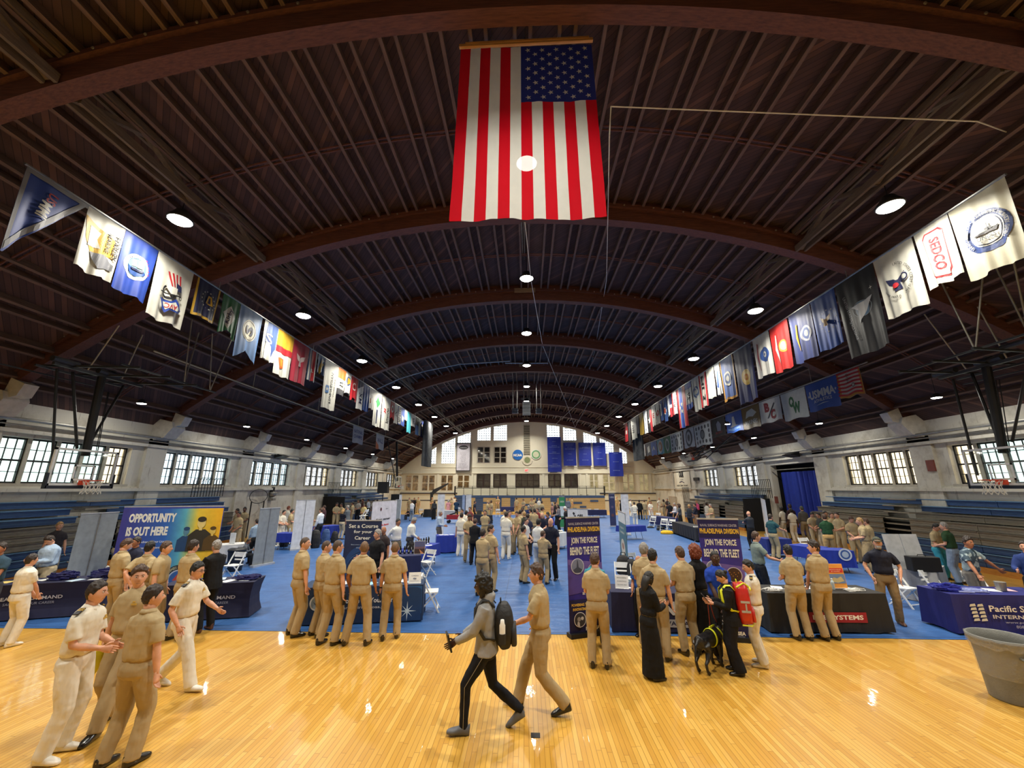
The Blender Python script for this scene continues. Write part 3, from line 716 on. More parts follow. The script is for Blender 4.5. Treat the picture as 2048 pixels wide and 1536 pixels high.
def sforce(A,w,h):
    cx,cy=w*.55,-h*.45;A.disc((90,120,150),cx,cy,w*.17).ring((150,160,170),cx,cy,w*.24,w*.01,28,.7).poly((196,198,200),[(cx-.26*w,cy+.1*w),(cx+.3*w,cy+.16*w),(cx-.1*w,cy-.3*w),(cx-.07*w,cy-.02*w)]).star(WH,w*.86,-h*.27,w*.05,0,4,.25).text((190,192,196),'UNITED STATES',w*.2,-h*.38,h*.34,w*.06,-84).text((190,192,196),'SPACE FORCE',w*.24,-h*.68,h*.26,w*.06,-80)
def stripes_r(A,w,h):
    for i in range(7):A.rect(RD,0,-h*(i*2+1)/14,w,-h*i*2/14,6,1)
    A.text(BK,'DON',w*.5,-h*.3,w*.3,None,-90).disc(WH,w*.72,-h*.62,w*.07).ring(BK,w*.72,-h*.62,w*.07,w*.02)
rf=[(1895,2008,1932,565,CR,unols,'','large cream flag with the round blue UNOLS ship seal, nearest on the right',None),
(1826,1893,1861,577,WH,sedco,'','white flag with SEDCO in red inside a red outlined panel',None),
(1745,1822,1787,634,WH,uscg,'','white flag with a dark blue eagle and UNITED STATES COAST GUARD lettering',None),
(1669,1744,1713,713,(38,40,44),sforce,'','black flag with a silver delta and globe reading UNITED STATES SPACE FORCE',None),
(1620,1667,1641,705,(40,84,176),both(stars(WH,12,.58,.5,.33,.03),eagle((200,170,120),.55,.5,.2)),'','bright blue flag with a gold bird ringed by white stars',None),
(1576,1618,1598,726,(58,72,136),both(seal((200,204,214),(80,100,160),.66,.5,.25,WH),pl(GD,(.28,.25),(.36,.25),(.3,.5),(.38,.78),(.3,.78),(.2,.5))),'','slate blue flag with a white seal and a yellow ribbon',None),
(1538,1573,1556,745,(196,40,38),both(seal((216,150,60),(160,160,150),.6,.5,.22),pl(WH,(.25,.2),(.32,.2),(.26,.5),(.36,.85),(.28,.85),(.17,.5))),'','red flag with a gold emblem and a white ribbon',None),
(1504,1536,1517,757,(222,220,214),both(seal((50,86,160),(60,96,170),.62,.5,.26,WH),pl((150,40,60),(.26,.15),(.34,.18),(.3,.5),(.38,.85),(.3,.85),(.2,.5))),'','white flag with a blue round emblem and a dark red ribbon',None),
(1466,1500,1483,808,(34,42,92),seal((214,180,90),(230,200,120),.55,.55,.24,(200,120,50)),'','long navy flag with a gold round seal',None),
(1438,1464,1447,804,(86,112,176),seal(WH,(90,110,160),.5,.5,.27,WH),'','light blue flag with a white round seal and gold fringe',(208,150,60)),
(1427,1437,1433,792,(222,226,232),both(pl((70,110,190),(.4,.2),(.7,.25),(.6,.8),(.3,.75))),'','white flag with a blue upright shape behind the light blue one',None),
(1412,1426,1421,797,(214,216,204),ringt((180,186,176),.5,.5,.25,.04),'','off white flag with a faint ring',None),
(1397,1410,1404,815,(222,214,206),both(blk(RD,0,0,.1,1),blk(RD,.88,0,1,1),words(BK,'HL3',-90,.45,.45,.75,.4)),'','white flag with red edges and black characters',None),
(1382,1396,1389,824,(216,216,206),both(ringt((50,90,150),.5,.42,.34,.09),words((50,90,150),'U',90,.5,.42,.2,.3)),'','white flag with a big blue circle',None),
(1369,1381,1374,820,(226,224,210),both(blk((50,90,186),0,0,1,.22),blk((50,90,186),0,.8,1,1),words(BK,'VS',-90,.5,.5,.3,.4)),'','flag with blue bands above and below a white middle',None),
(1352,1368,1360,857,(190,32,48),both(blk(WH,.26,0,.74,1),blk((44,90,200),.32,0,.68,1),stars(WH,4,.5,.5,.16,.13)),'','long red, white and blue striped flag with white stars',None),
(1343,1351,1346,830,(224,220,216),both(blk(RD,0,0,.16,1),words(BK,'WO',-90,.6,.5,.4,.4)),'','narrow white flag with a red edge beside the starred flag',None),
(1333,1342,1338,835,(200,206,216),both(blk(NV,.5,0,1,.45),blk(RD,.5,.6,1,1)),'swallow2','small white, navy and red flag in the right row',None),
(1325,1332,1327,845,(40,76,140),seal(WH,(200,80,60),.5,.55,.34),'','dark blue flag with a small white and red seal, far right row',None),
(1318,1324,1320,843,(60,90,150),pl(WH,(.1,.1),(.6,.2),(.5,.7),(.2,.9)),'','blue flag with a white crescent shape, far right row',None),
(1310,1317,1310,850,(236,226,206),ringt(RD,.5,.5,.3,.12),'','white flag with a red oval, far right row',None),
(1302,1309,1306,852,(236,230,220),words(RD,'E',0,.5,.5,.5,.25),'','white flag with a red letter, far right row',None),
(1294,1302,1298,865,BK,both(stars(WH,1,.4,.5,.0,.28),pl(RD,(.6,.1),(1,.1),(1,1),(.7,1))),'','black and red flag with a white star, far right row',None),
(1286,1293,1290,867,(214,218,222),words((60,80,130),'SHIPS',-90,.5,.6,.6,.3),'','pale flag with small blue upright lettering, far right row',None),
(1278,1285,1282,870,(170,140,50),None,'','plain mustard flag, far right row',None),
(1272,1277,1275,868,(30,36,66),None,'','plain dark navy flag, far right row',None),
(1261,1271,1264,880,(176,176,168),words(BK,'88',-90,.4,.5,.4,.4),'','grey flag with two dark round marks, far right row',None),
(1255,1260,1257,890,BK,None,'','plain black flag, far right row',None),
(1249,1254,1251,884,(190,40,50),pl(WH,(.2,.4),(.8,.4),(.8,.6),(.2,.6)),'','red and white flag at the far end of the right row',None)]
for q in rf: hang(-XL,ZL,*q[:7],q[7],q[8],amp=.036,k=2.2)
# second, lower rows
X2,Z2=12.8,7.42
def words_h(c,t,y,s,hh=None): return lambda A,w,h:A.text(c,t,w*.5,-h*y,w*s,hh and h*hh,0,.03)
def usmma(A,w,h): A.text(WH,'USMMA',w*.5,-h*.42,w*.8,h*.3,0,.04).text(WH,'ATHLETICS',w*.5,-h*.66,w*.55,h*.11,0,.02).star(WH,w*.08,-h*.45,w*.04).star(WH,w*.93,-h*.42,w*.04).poly(WH,[(w*.3,-h*.82),(w*.5,-h*.78),(w*.7,-h*.8),(w*.5,-h*.81)])
def dots(A,w,h):
    for i in range(4):
        for j in range(5):
            if not(1<=j<=3 and 1<=i<=2):A.disc((60,64,70),w*(.14+.18*j),-h*(.16+.22*i),w*.05,n=8);A.lay-=1
    A.lay+=1;A.disc((50,54,60),w*.5,-h*.5,w*.13).disc((130,136,140),w*.5,-h*.5,w*.09)
s2=[(1672,1717,1681,797,WH,stripes_r,'red and white striped flag with gold fringe on the lower right pole',(222,160,50)),
(1609,1671,1617,824,(34,84,176),usmma,'blue banner reading USMMA ATHLETICS',None),
(1560,1608,1568,842,(226,228,222),both(words((30,110,60),'O',0,.42,.38,.2,.4,.06),words((30,110,60),'W',0,.58,.62,.3,.4,.06)),'white banner with overlapping green O and W',None),
(1517,1558,1521,848,(226,226,222),both(words((150,44,56),'B',0,.35,.32,.25,.42,.06),words((150,44,56),'C',0,.62,.68,.25,.42,.06),pl((60,60,70),(.3,.8),(.72,.2),(.76,.24),(.34,.82))),'white banner with dark red B and C',None),
(1482,1516,1486,859,(132,104,48),both(pl(WH,(.2,.5),(.3,.2),(.6,.12),(.85,.35),(.6,.5),(.4,.45)),words(WH,'MARINERS',0,.5,.72,.7,.2)),'brown gold banner with a white horse shape over white lettering',None),
(1450,1481,1453,867,(44,92,184),both(pl(WH,(.42,.2),(.54,.2),(.62,.65),(.8,.7),(.2,.72),(.36,.6)),words((150,190,230),'MARITIME',0,.5,.84,.8,.12)),'blue banner with a white lighthouse shape',None),
(1422,1448,1424,875,(30,30,34),both(pl((190,190,196),(.35,.3),(.5,.15),(.7,.4),(.62,.75),(.38,.7)),words((180,40,50),'RED',0,.52,.8,.5,.12)),'black banner with a pale figure over red lettering',None),
(1387,1420,1392,893,(228,232,230),dots,'white banner covered in small dark crests, larger one nearer the camera',None),
(1366,1386,1369,896,(232,234,236),both(seal((70,74,80),(200,204,208),.5,.5,.34,(90,94,100))),'white banner with one round grey crest',None),
(1340,1364,1343,905,(226,230,228),dots,'white banner covered in small dark crests, smaller one beside the green banner',None),
(1326,1340,1328,907,(44,130,74),seal(WH,(60,110,80),.5,.5,.3),'green banner with a white crest',None),
(1313,1326,1315,909,(74,176,204),seal(WH,(220,150,80),.5,.5,.32,WH),'turquoise banner with a white and orange crest',None),
(1301,1312,1303,911,(48,96,190),words(WH,'A',0,.5,.5,.5,.3),'small blue banner next to the turquoise one',None),
(1291,1301,1292,912,(60,60,64),pl(WH,(.3,.3),(.7,.2),(.8,.7),(.4,.8)),'small dark banner with a white shape',None),
(1281,1290,1282,914,(214,216,218),ringt((170,176,180),.5,.4,.25,.05),'small pale banner with a faint emblem',None),
(1271,1280,1272,916,(206,210,214),blk((60,60,66),.35,.35,.6,.6),'small pale banner at the far end of the lower right pole',None)]
for q in s2:
    a,b=Yat(q[0],X2,Z2),Yat(q[1],X2,Z2);w=abs(a-b);h=Z2-onX(q[2],q[3],X2).z
    flag_obj(flagfn((X2,a,Z2-.05),(0,-1,0),w,h,int(q[0]),.025,1.2,.02),w,h,q[4],q[5],'',q[6],1,'flag','banners on the lower pole at the right',q[7])
for p0,p1,bx,by,ar,lb in((707,728,709,884,both(words((60,80,150),'NATIONAL',0,.5,.3,.8,.2),words((60,80,150),'CHAMPS',0,.5,.6,.8,.2)),'white banner with blue lettering on the lower left pole'),(753,769,752,896,both(words((60,80,150),'WALL',0,.5,.4,.7,.3),pl(OR,(0,.5),(.3,.7),(.4,1),(0,1))),'white banner with blue lettering and an orange corner on the lower left pole')):
    a,b=Yat(p0,-X2,Z2),Yat(p1,-X2,Z2);w=abs(a-b);h=Z2-onX(bx,by,-X2).z
    flag_obj(flagfn((-X2,a,Z2-.05),(0,1,0),w,h,3,.02,1.,.02),w,h,(210,212,220),ar,'',lb,1,'flag')
def pole(X,Z,y0,y1,lb,r=.025,c=None,every=6.07,hang_=True):
    p=MB().tube([(X,y0,Z),(X,y1,Z)],r,6)
    if hang_:
        for y in YR:
            if y0<y<y1:p.tube([(X,y,Z),(X,y,zb(X)-.01)],.012,5)
    return p.build('flag_pole',c or STEEL,label=lb,cat='pole')
pole(XL,ZL,Yat(50,XL,ZL),Yat(857,XL,ZL),'long thin pole carrying the upper left row of flags',.03)
pole(-XL,ZL,Yat(2012,-XL,ZL),Yat(1247,-XL,ZL),'long thin pole carrying the upper right row of flags',.03)
pole(-X2,Z2,Yat(308,-X2,Z2),Yat(850,-X2,Z2),'long bare pole low on the left, sagging pipe over the side aisle',.03,M('pale_pipe',(176,168,140),.5))
pole(X2,Z2,Yat(1735,X2,Z2),Yat(1268,X2,Z2),'long pole carrying the lower right row of banners',.025)
# dark folded divider curtains at the ends of both rows
for X,p0,p1,y0,y1,s in((XL,841,856,868,934,'left'),(-XL,1255,1271,882,922,'right')):
    a,b=Yat(p0,X,ZL),Yat(p1,X,ZL);t=ZL-.05;bt=onX((p0+p1)/2,y1,X).z;n=40;mb=MB()
    mb.sheet(lambda u,v:(X+.4+.18*math.sin(u*40),min(a,b)+abs(b-a)*u*.95,t+(bt-t)*v),70,3)
    o=mb.build('divider_curtain',M('grey_black_curtain',(58,60,62),.7,var=.3,ns=3),smooth=False,label='bundle of dark grey curtain hanging beyond the %s flag row'%s,cat='curtain')
# United States flag
def usflag():
    Y=6.42;zt=onY(1050,92,Y).z;z0=onY(1050,440,Y).z;xa=onY(922,95,Y).x;xb=onY(1181,92,Y).x;w=xb-xa+.02;h=zt-z0-.03
    o=thing('united_states_flag','large stars and stripes hung vertically from a wooden bar under the roof','flag',(0,0,0))
    fb=flagfn((xa,Y,zt-.02),(1,0,0),w,h,5,.022,3.,-.055)
    def fn(a,b,e):
        p=fb(a,b,e);q=a/w
        n=noise.noise(Vector((a*2.2,b*1.1,1)))*.05*max(0,-b/h)+.012*noise.noise(Vector((a*9,b*5,2)))
        return p+Vector((0,-n,0))
    tr=lambda c,nm:fab(c,nm,rough=.8,var=.02,trans=.3,spec=.15)
    wt=tr((204,204,198),'nylon_white');rd=tr((186,12,30),'nylon_red');bl=tr((34,44,112),'nylon_blue')
    for m_ in(wt,rd,bl):
        nt=m_.node_tree;out=nt.nodes['Material Output'];src=out.inputs[0].links[0].from_socket;tb=nt.nodes.new('ShaderNodeBsdfTransparent');mx=nt.nodes.new('ShaderNodeMixShader');mx.inputs[0].default_value=.03
        nt.links.new(src,mx.inputs[1]);nt.links.new(tb.outputs[0],mx.inputs[2]);nt.links.new(mx.outputs[0],out.inputs[0])
    def piece(x0,x1,y0,y1,m,nm,l='stripe'):
        nx=max(2,int((x1-x0)/.035));ny=max(2,int((y1-y0)/.05))
        MB().sheet(lambda u,v:fn(x0+(x1-x0)*u,-(y0+(y1-y0)*v),0),nx,ny).build(l,m,o,True)
    sw_=w/13;cy=h*.352
    for i in range(13):
        piece(i*sw_,(i+1)*sw_,0 if i<6 else cy,h,rd if i%2==0 else wt,'s')
    piece(6*sw_,w,0,cy,bl,'c','canton')
    A=Art();cw=w-6*sw_
    for r in range(11):
        n=5 if r%2==0 else 4
        for c in range(n):
            x=6*sw_+cw*(.1+.2*c+(0 if n==5 else .1));A.star(wt,x,-cy*(.075+.085*r),sw_*.3,90);A.lay=1
    A.build('stars',fn,o,.006)
    MB().bar((xa-.03,Y-.02,zt+.02),(xb+.05,Y-.02,zt+.07),.06,.07).bar((xa+.1,Y-.03,zt+.07),(xb-.03,Y-.03,zt+.12),.05,.05).build('hanging_bar',mat_wood('pine_bar',(176,128,80),(204,160,108)),o)
    c=MB()
    for x in(xa+.65,(xa+xb)/2,xb-.65):c.tube([(x,Y,zt+.08),(x,Y,zb(x)+dk(x)-.02)],.008,5)
    c.build('chain',STEEL,o)
usflag()
# ropes & wires
def wire(name,pts,r,mat,label,cat='cable'): return MB().tube(pts,r,5).build(name,mat,label=label,cat=cat)
WC=M('white_cord',(200,200,194),.5)
a=onY(1222,213,6.3);b=onY(1955,243,6.3);b=onX(1955,243,8.6)
wire('cord',[a,b,onX(2048,277,11.5)],.012,WC,'white cord stretched across the ceiling right of the big flag')
wire('cord',[a]+[onY(x,y,Y) for x,y,Y in((1219,268,6.3),(1216,420,11),(1213,560,16),(1190,700,26),(1163,800,38),(1110,850,50))],.014,WC,'long cord running from the ceiling corner down toward the far wall')
for dx,lb in((0,'grey cable behind the big flag running to the ceiling speakers'),(-.25,'second thin cable parallel to the speaker cable')):
    wire('cable',[onY(1048+dx*20,445,11.7),onY(1050+dx*12,552,17.9),onY(1052,640,24.),onY(1053,720,32)],.018,STEEL,lb)
wire('rope',[onY(1050,445,8.8),onY(1062,560,14),onY(1085,690,24),onY(1130,800,38),onY(1150,855,44),onY(1180,800,40),onY(1205,660,24),onY(1216,560,18)],.014,WC,'pale rope sagging in a long loop under the far roof')
# scoreboard speaker cluster
def boxes(cx,cy,wd,n,lb,Y):
    c=onY(cx,cy,Y);t=thing('speaker_cluster',lb,'loudspeaker',(c.x,c.y,c.z),0)
    hh=wd*.42
    for i in range(n):
        z=(n/2-i-.5)*hh*1.06
        b=MB().prism([(-wd/2,-.1,z-hh/2),(-wd/2,.5,z-hh/2+.08),(-wd/2,.5,z+hh/2-.08),(-wd/2,-.1,z+hh/2)],(wd,0,0)).build('speaker_box',M('speaker_grey',(98,104,110),.5),t)
        MB().box(-wd*.44,wd*.44,-.13,-.1,z-hh*.4,z+hh*.4).build('grille',M('speaker_grille',(70,74,80),.6),b)
    k=MB()
    for x in(-wd*.35,wd*.35):k.tube([(x,.2,n/2*hh),(x,.2,zb(c.x)+.4-c.z)],.03,5)
    k.build('hanging_rod',STEEL,t)
boxes(1053,817,.62,4,'tall central column of grey loudspeaker boxes under the roof',31.)
boxes(1030,822,.5,2,'small grey loudspeaker pair left of the central column',33.)
boxes(1078,822,.5,2,'small grey loudspeaker pair right of the central column',33.)
MB().tube([onY(1010,726,27),onY(1096,726,27)],.05,6).build('support_pipe',STEEL,label='short horizontal pipe above the loudspeakers',cat='pipe')
MB().tube([onY(x,y,25) for x,y in((754,778,),(800,757),(850,742),(920,728),(1020,722))],.045,6).build('conduit_pipe',STEEL,label='bright curved conduit following the left half of an arched beam',cat='pipe')
# ================= HOOPS =================
ORG=M('rim_orange',(214,70,34),.45);NET=M('net_cord',(222,220,208),.8)
def acrylic():
    t=NT('acrylic_board');tr=t.n('ShaderNodeBsdfTransparent');tr.inputs[0].default_value=(.93,.96,.96,1);gl=t.n('ShaderNodeBsdfGlossy');gl.inputs['Roughness'].default_value=.03
    v=t.noise(3,2,t.obj());tr2=t.n('ShaderNodeBsdfDiffuse');mx=t.n('ShaderNodeMixShader');t.l(t.math('MULTIPLY',v,.12),mx.inputs[0]);t.l(tr.outputs[0],mx.inputs[1]);t.l(gl.outputs[0],mx.inputs[2]);t.l(mx.outputs[0],t.N['Material Output'].inputs[0]);return t.m
ACR=acrylic()
def backboard(t,side,mtx,back=False):
    """board in local frame: x toward court, y along board, z up; origin bottom centre of board"""
    bb=MB();W,Hh=1.83,1.07
    for y0,y1,z0,z1 in((-W/2,W/2,0,.06),(-W/2,W/2,Hh-.06,Hh),(-W/2,-W/2+.06,0,Hh),(W/2-.06,W/2,0,Hh)):bb.box(-.03,.02,y0,y1,z0,z1)
    f=bb.build('backboard_frame',M('board_white',(214,214,210),.4),t);f.matrix_local=mtx
    g=MB().box(-.006,.006,-W/2+.05,W/2-.05,.05,Hh-.05).build('backboard_glass',ACR,t);g.matrix_local=mtx
    q=MB()
    for y0,y1,z0,z1 in((-.305,.305,.15,.2),(-.305,.305,.56,.61),(-.305,-.255,.15,.61),(.255,.305,.15,.61)):q.box(.008,.014,y0,y1,z0,z1)
    q=q.build('target_square',M('board_white',(214,214,210),.4),t);q.matrix_local=mtx
    p=MB().box(-.05,.04,-W/2-.03,W/2+.03,-.09,0).box(-.05,.04,-W/2-.05,-W/2,-.09,.35).box(-.05,.04,W/2,W/2+.05,-.09,.35).build('edge_padding',M('pad_black',(30,34,44),.6),t);p.matrix_local=mtx
    r=MB().tube([(.38+.23*math.cos(a),.23*math.sin(a),.15) for a in [6.2832*i/24 for i in range(25)]],.011,6,cap=False).box(.01,.17,-.1,.1,.02,.15).bar((.1,.08,.1),(.3,.2,.15),.02).bar((.1,-.08,.1),(.3,-.2,.15),.02)
    r=r.build('rim',ORG,t);r.matrix_local=mtx
    n=MB();K=12
    for i in range(K):
        for s in(-1,1):
            pts=[]
            for j in range(5):
                a=6.2832*(i+s*j*.5)/K;rr=.23-.03*j+(.008*j*j if j>2 else 0);pts.append((.38+rr*math.cos(a),rr*math.sin(a),.15-.1*j))
            n.tube(pts,.006,4,cap=False)
    n=n.build('net',NET,t);n.matrix_local=mtx
def frame_up(t,s,z):
    m=MB()
    # ceiling frame: rails along the hall, cross bars, three braces and main mast (local, x toward court = +s)
    m.tube([(-.15,.05,.9),(-.35,.1,3.45)],.11,10)
    u=m.build('mast',BLACK,t)
    m=MB();
    m.tube([(-.1,-.75,.3),(-.5,-1.05,3.4)],.035,6).tube([(-.3,-.1,1.1),(-.6,-.55,3.45)],.04,6).tube([(-.3,.2,1.2),(-.5,1.0,3.4)],.035,6).tube([(-.05,.25,.9),(-.25,.32,3.0)],.012,5).tube([(-.05,.3,.9),(-.28,.38,3.0)],.012,5)
    m.build('brace',BLACK,t)
    m=MB();m.bar((-.35,-1.3,3.5),(-.35,1.5,3.5),.09).bar((-.9,-1.3,3.45),(-.9,1.5,3.45),.06)
    for y in(-.9,.1,1.1):m.bar((-1.2,y,3.55),(1.6,y*1.1+.4,3.55),.06)
    m.bar((1.3,-.9,3.58),(1.3,2.9,3.58),.05).bar((-1.6,-1.8,3.4),(-1.6,1.0,3.4),.04)
    m.tube([(-.3,-1.4,3.62),(-.3,-.7,3.62)],.09,8).tube([(-.3,-.1,3.62),(-.3,.6,3.62)],.09,8).tube([(.6,1.4,3.62),(.6,2.1,3.62)],.07,8)
    m.lathe([(.1,0),(.1,.03)],12,(-.25,.3,3.7)).lathe([(.1,0),(.1,.03)],12,(-.25,.75,3.7))
    m.build('overhead_frame',DKG,t)
    for x,y,tx,ty in((-.3,-.4,.5,-.4),(-.3,.7,.05,.7),(1.3,1.4,1.35,1.1),(1.3,1.4,1.0,1.9),(1.3,2.6,1.2,2.3),(1.3,2.6,1.5,3.0)):
        wx=t.location.x+s*tx;zt=zb(wx)+.3-z;MB().tube([(x,y,3.55),(tx,ty,zt)],.022,6).build('hanger_rod',GALV,t)
def hoop(x,y,z,s,label,fold=False,mast=True):
    t=thing('basketball_hoop',label,'basketball hoop',(x,y,z),0 if s>0 else math.pi)
    if not fold:
        backboard(t,s,Matrix.Identity(4))
        if mast:frame_up(t,s,z)
    return t
# mirror for the right hall side is a half turn about z
hoop(-13.55,12.07,2.92,1,'glass basketball backboard with orange rim hanging in front of the near left windows')
hoop(13.55,12.15,2.92,-1,'glass basketball backboard with orange rim hanging at the right edge by the windows')
t=hoop(-13.5,43.0,2.95,1,'small distant basketball backboard lowered on a black mast at the far left',mast=False)
backboard(t,1,Matrix.Identity(4)) if False else None
MB().tube([(-.15,0,.6),(-.4,-.3,4.9)],.12,8).tube([(-.1,-.6,.5),(-.6,-2.6,4.6)],.05,6).bar((-.5,-2.8,4.7),(-.3,1.5,4.9),.12).build('mast',BLACK,t)
t=thing('basketball_hoop','folded up basketball backboard tilted under the roof at the far right','basketball hoop',(13.4,33.2,5.0),math.pi)
mt=Matrix.Translation((0,0,0))@Matrix.Rotation(rad(-58),4,'Y');backboard(t,-1,mt)
MB().bar((-.2,-.6,.3),(-1.6,2.8,2.9),.07).bar((-.2,.5,.3),(-1.6,3.4,2.9),.07).bar((-.9,.4,.1),(-2.0,4.8,2.3),.05).bar((-.3,0,.2),(-2.2,4.4,1.7),.05).bar((-2.2,2.3,2.9),(-.8,4.6,2.9),.08).build('folding_arm',DKG,t)
# portable hoop folded, far left
t=thing('basketball_hoop','black folded portable basketball stand near the far left doors','basketball hoop',tuple(onY(863,1024,50)),0)
MB().box(-.35,.45,-.3,.6,-.2,.12).build('base',BLACK,t);MB().bar((0,0,.1),(-.1,0,2.3),.3,.3).build('post',DKG,t)
MB().prism([(-.2,-.1,2.1),(.1,-.1,2.6),(1.9,-.1,3.4),(1.9,-.1,3.25),(.6,-.1,2.4),(.1,-.1,2.0)],(0,.25,0)).build('folded_arm',DKG,t)
# wall ring and lamp on the left wall
MB().tube([(-16.6+.15*math.cos(a)*0,25.2+.85*math.cos(a),2.35+.42*math.sin(a)) for a in [6.2832*i/28 for i in range(29)]],.02,5,cap=False).bar((-16.6,24.6,2.05),(-16.6,24.6,0),.05).bar((-16.6,25.8,2.05),(-16.6,25.8,0),.05).build('old_rim_ring',BLACK,label='thin dark oval ring standing on two rods by the left wall',cat='ring')
c=onX(545,990,-16.75);t=thing('wall_spotlight','grey spotlight fixed on the left wall beside the oval ring','spotlight',tuple(c))
MB().lathe([(.05,-.15),(.2,-.05),(.24,.15),(.2,.2)],14).build('lamp_head',GALV,t,True);MB().box(-.3,.05,-.1,.1,.15,.5).build('bracket',DKG,t)
MB().box(-.16,.16,-.16,.16,-.35,-.2).build('ballast_box',GALV,t)
# ================= BLEACHERS =================
SB=mat_wood('seat_blue',(38,66,112),(54,86,136),(6,6,30),.5,.05);SG=mat_wood('board_grey',(124,118,104),(148,142,128),(6,6,30),.65,.1)
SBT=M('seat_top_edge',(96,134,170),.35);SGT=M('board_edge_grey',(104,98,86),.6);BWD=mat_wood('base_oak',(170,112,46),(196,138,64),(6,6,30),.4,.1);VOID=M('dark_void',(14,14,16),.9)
def bleach(s,y0,y1,cols,aisles,label,X0=15.9,step3=.3,base=True,n=9,ends=None):
    """cols: per row from the floor up: b(lue) g(rey)"""
    t=thing('bleachers',label,'bleachers',(0,0,0))
    tops=[.42,.66,.90,1.14,1.37,1.60,1.86,2.13,2.40][:n]
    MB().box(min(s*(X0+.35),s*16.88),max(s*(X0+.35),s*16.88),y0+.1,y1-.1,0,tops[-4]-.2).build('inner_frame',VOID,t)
    for i in range(n):
        z=tops[i];x=X0+(0 if i<n-3 else step3*(i-n+4)) - (n-3-min(i,n-3))*.01
        ylist=[(y0,y1)]
        for a0,a1,rows in aisles:
            nl=[]
            for p,q in ylist:
                if i in rows and p<a0<q:nl+=[(p,a0+.12*(n-1-i)*.0),(a1,q)]
                else:nl.append((p,q))
            ylist=nl
        # split into sections with a thin gap like the real units
        r=MB();zl=.22
        for p,q in ylist:
            m=p
            while m<q-.05:
                e=min(m+5.9,q)
                r.box(min(s*x,s*(x+.04)),max(s*x,s*(x+.04)),m+.01,e-.01,z-zl,z-.03,0)
                r.box(min(s*(x-.05),s*(x+.36)),max(s*(x-.05),s*(x+.36)),m+.01,e-.01,z-.03,z,1)
                r.box(min(s*(x-.005),s*x),max(s*(x-.005),s*x),m+.01,e-.01,z-.135,z-.128,1)
                m=e
        r.build('seat_row',[SB,SBT] if cols[i]=='b' else [SG,SGT],t)
    if base:
        MB().box(min(s*(X0-.09),s*(X0+.02)),max(s*(X0-.09),s*(X0+.02)),y0,y1,0,.19).build('base_board',BWD,t)
    for a0,a1,rows in aisles:
        st=MB()
        for i in range(min(rows),n):
            st.box(min(s*(X0+.1+.0*i),s*(X0+.5)),max(s*(X0+.1),s*(X0+.5)),a0+.03,a1-.03,tops[i]-.05,tops[i])
        st.build('aisle_step',SG,t)
    return t
bleach(-1,-2.2,22.2,'bbbgggbbb',[(14.6,15.9,range(0,8))],'long retractable bleachers in blue and grey along the near left wall')
bleach(1,-2.2,23.9,'bbbggggbb',[(18.1,19.4,range(0,8))],'long retractable bleachers in blue and grey along the near right wall')
bleach(1,29.6,40.2,'bbgggggbb',[(32.2,33.2,range(2,7)),(36.0,36.9,range(2,7))],'far right bleachers with pulled out top seats behind the crowd',15.0,.5)
bleach(-1,34.0,46.,'bbggggbbb',[(37.5,38.6,range(3,8))],'far left bleachers with pulled out top seats',15.0,.5)
for s,y,sd in((1,29.5,'right'),(-1,33.9,'left')):
    MB().box(min(s*15.0,s*16.8),max(s*15.0,s*16.8),y-.12,y-.02,0,2.15).build('bleacher_end_panel',VOID,label='black fabric end panel closing the far %s bleachers'%sd,cat='panel')
def rail(x,y0,y1,z0,z1,label,n=8,mat=None,slant=.25):
    r=MB()
    for i in range(n+1):
        y=y0+(y1-y0)*i/n;r.tube([(x,y,z0),(x,y,z1-.1),(x,y+.04,z1)],.018,5)
    r.bar((x,y0,z1),(x,y1,z1),.03).bar((x,y0,(z0+z1)/2),(x,y1,(z0+z1)/2),.03)
    return r.build('guard_rail',mat or BLACK,label=label,cat='railing')
rail(-16.45,19.8,21.9,2.42,3.3,'black guard rail standing on top of the near left bleachers',11)
rail(16.2,28.0,30.4,2.2,3.4,'black guard rail above the black end panel on the right',11)
rail(-16.2,33.2,35.6,2.2,3.3,'black guard rail above the end of the far left bleachers',11)
rail(-15.8,44.4,45.6,2.42,3.2,'black guard rail at the far end of the left bleachers',8)
YRL=M('rail_ochre',(150,104,52),.5)
rail(15.6,40.4,42.0,.0,2.9,'dark guard rail at the far right corner, upper',9);rail(14.6,41.0,43.2,.0,2.0,'brownish guard rail at the far right corner, lower',10,YRL)
# doorway with curtain on the right
d=MB();d.box(17.2,18.4,DOOR[0],DOOR[1],0,.02).box(18.3,18.4,DOOR[0],DOOR[1],0,4.5).box(17.3,18.4,DOOR[0]-.1,DOOR[0],0,4.5).box(17.3,18.4,DOOR[1],DOOR[1]+.1,0,4.5).box(17.3,18.4,DOOR[0],DOOR[1],4.35,4.5)
d.build('door_1',VOID,kind='structure')
BC=fab((24,52,158),'curtain_blue',rough=.6,trans=.1)
def cur(u,v):
    y=27.9-3.4*u;return (16.95+.09*math.sin(u*44)+.03*math.sin(u*97),y,.1+3.75*(1-v))
MB().sheet(cur,110,4).build('curtain',BC,label='tall blue curtain hanging in the dark doorway on the right',cat='curtain')
MB().bar((16.9,24.1,4.02),(16.9,28.8,4.02),.05).build('curtain_rail',GALV,label='grey rail above the blue curtain in the right doorway',cat='rail')
for y in(31.,):
    pass
for x,y0,lb in((16.4,27.6,'dark flood lamp fixed high above the blue curtain doorway'),):
    c=onX(1583,908,16.4);MB().prism([(c.x-.35,c.y-.45,c.z-.05),(c.x+.2,c.y-.45,c.z+.14),(c.x+.2,c.y-.45,c.z-.2)],(0,.9,0)).build('wall_heater',BLACK,label=lb,cat='heater')
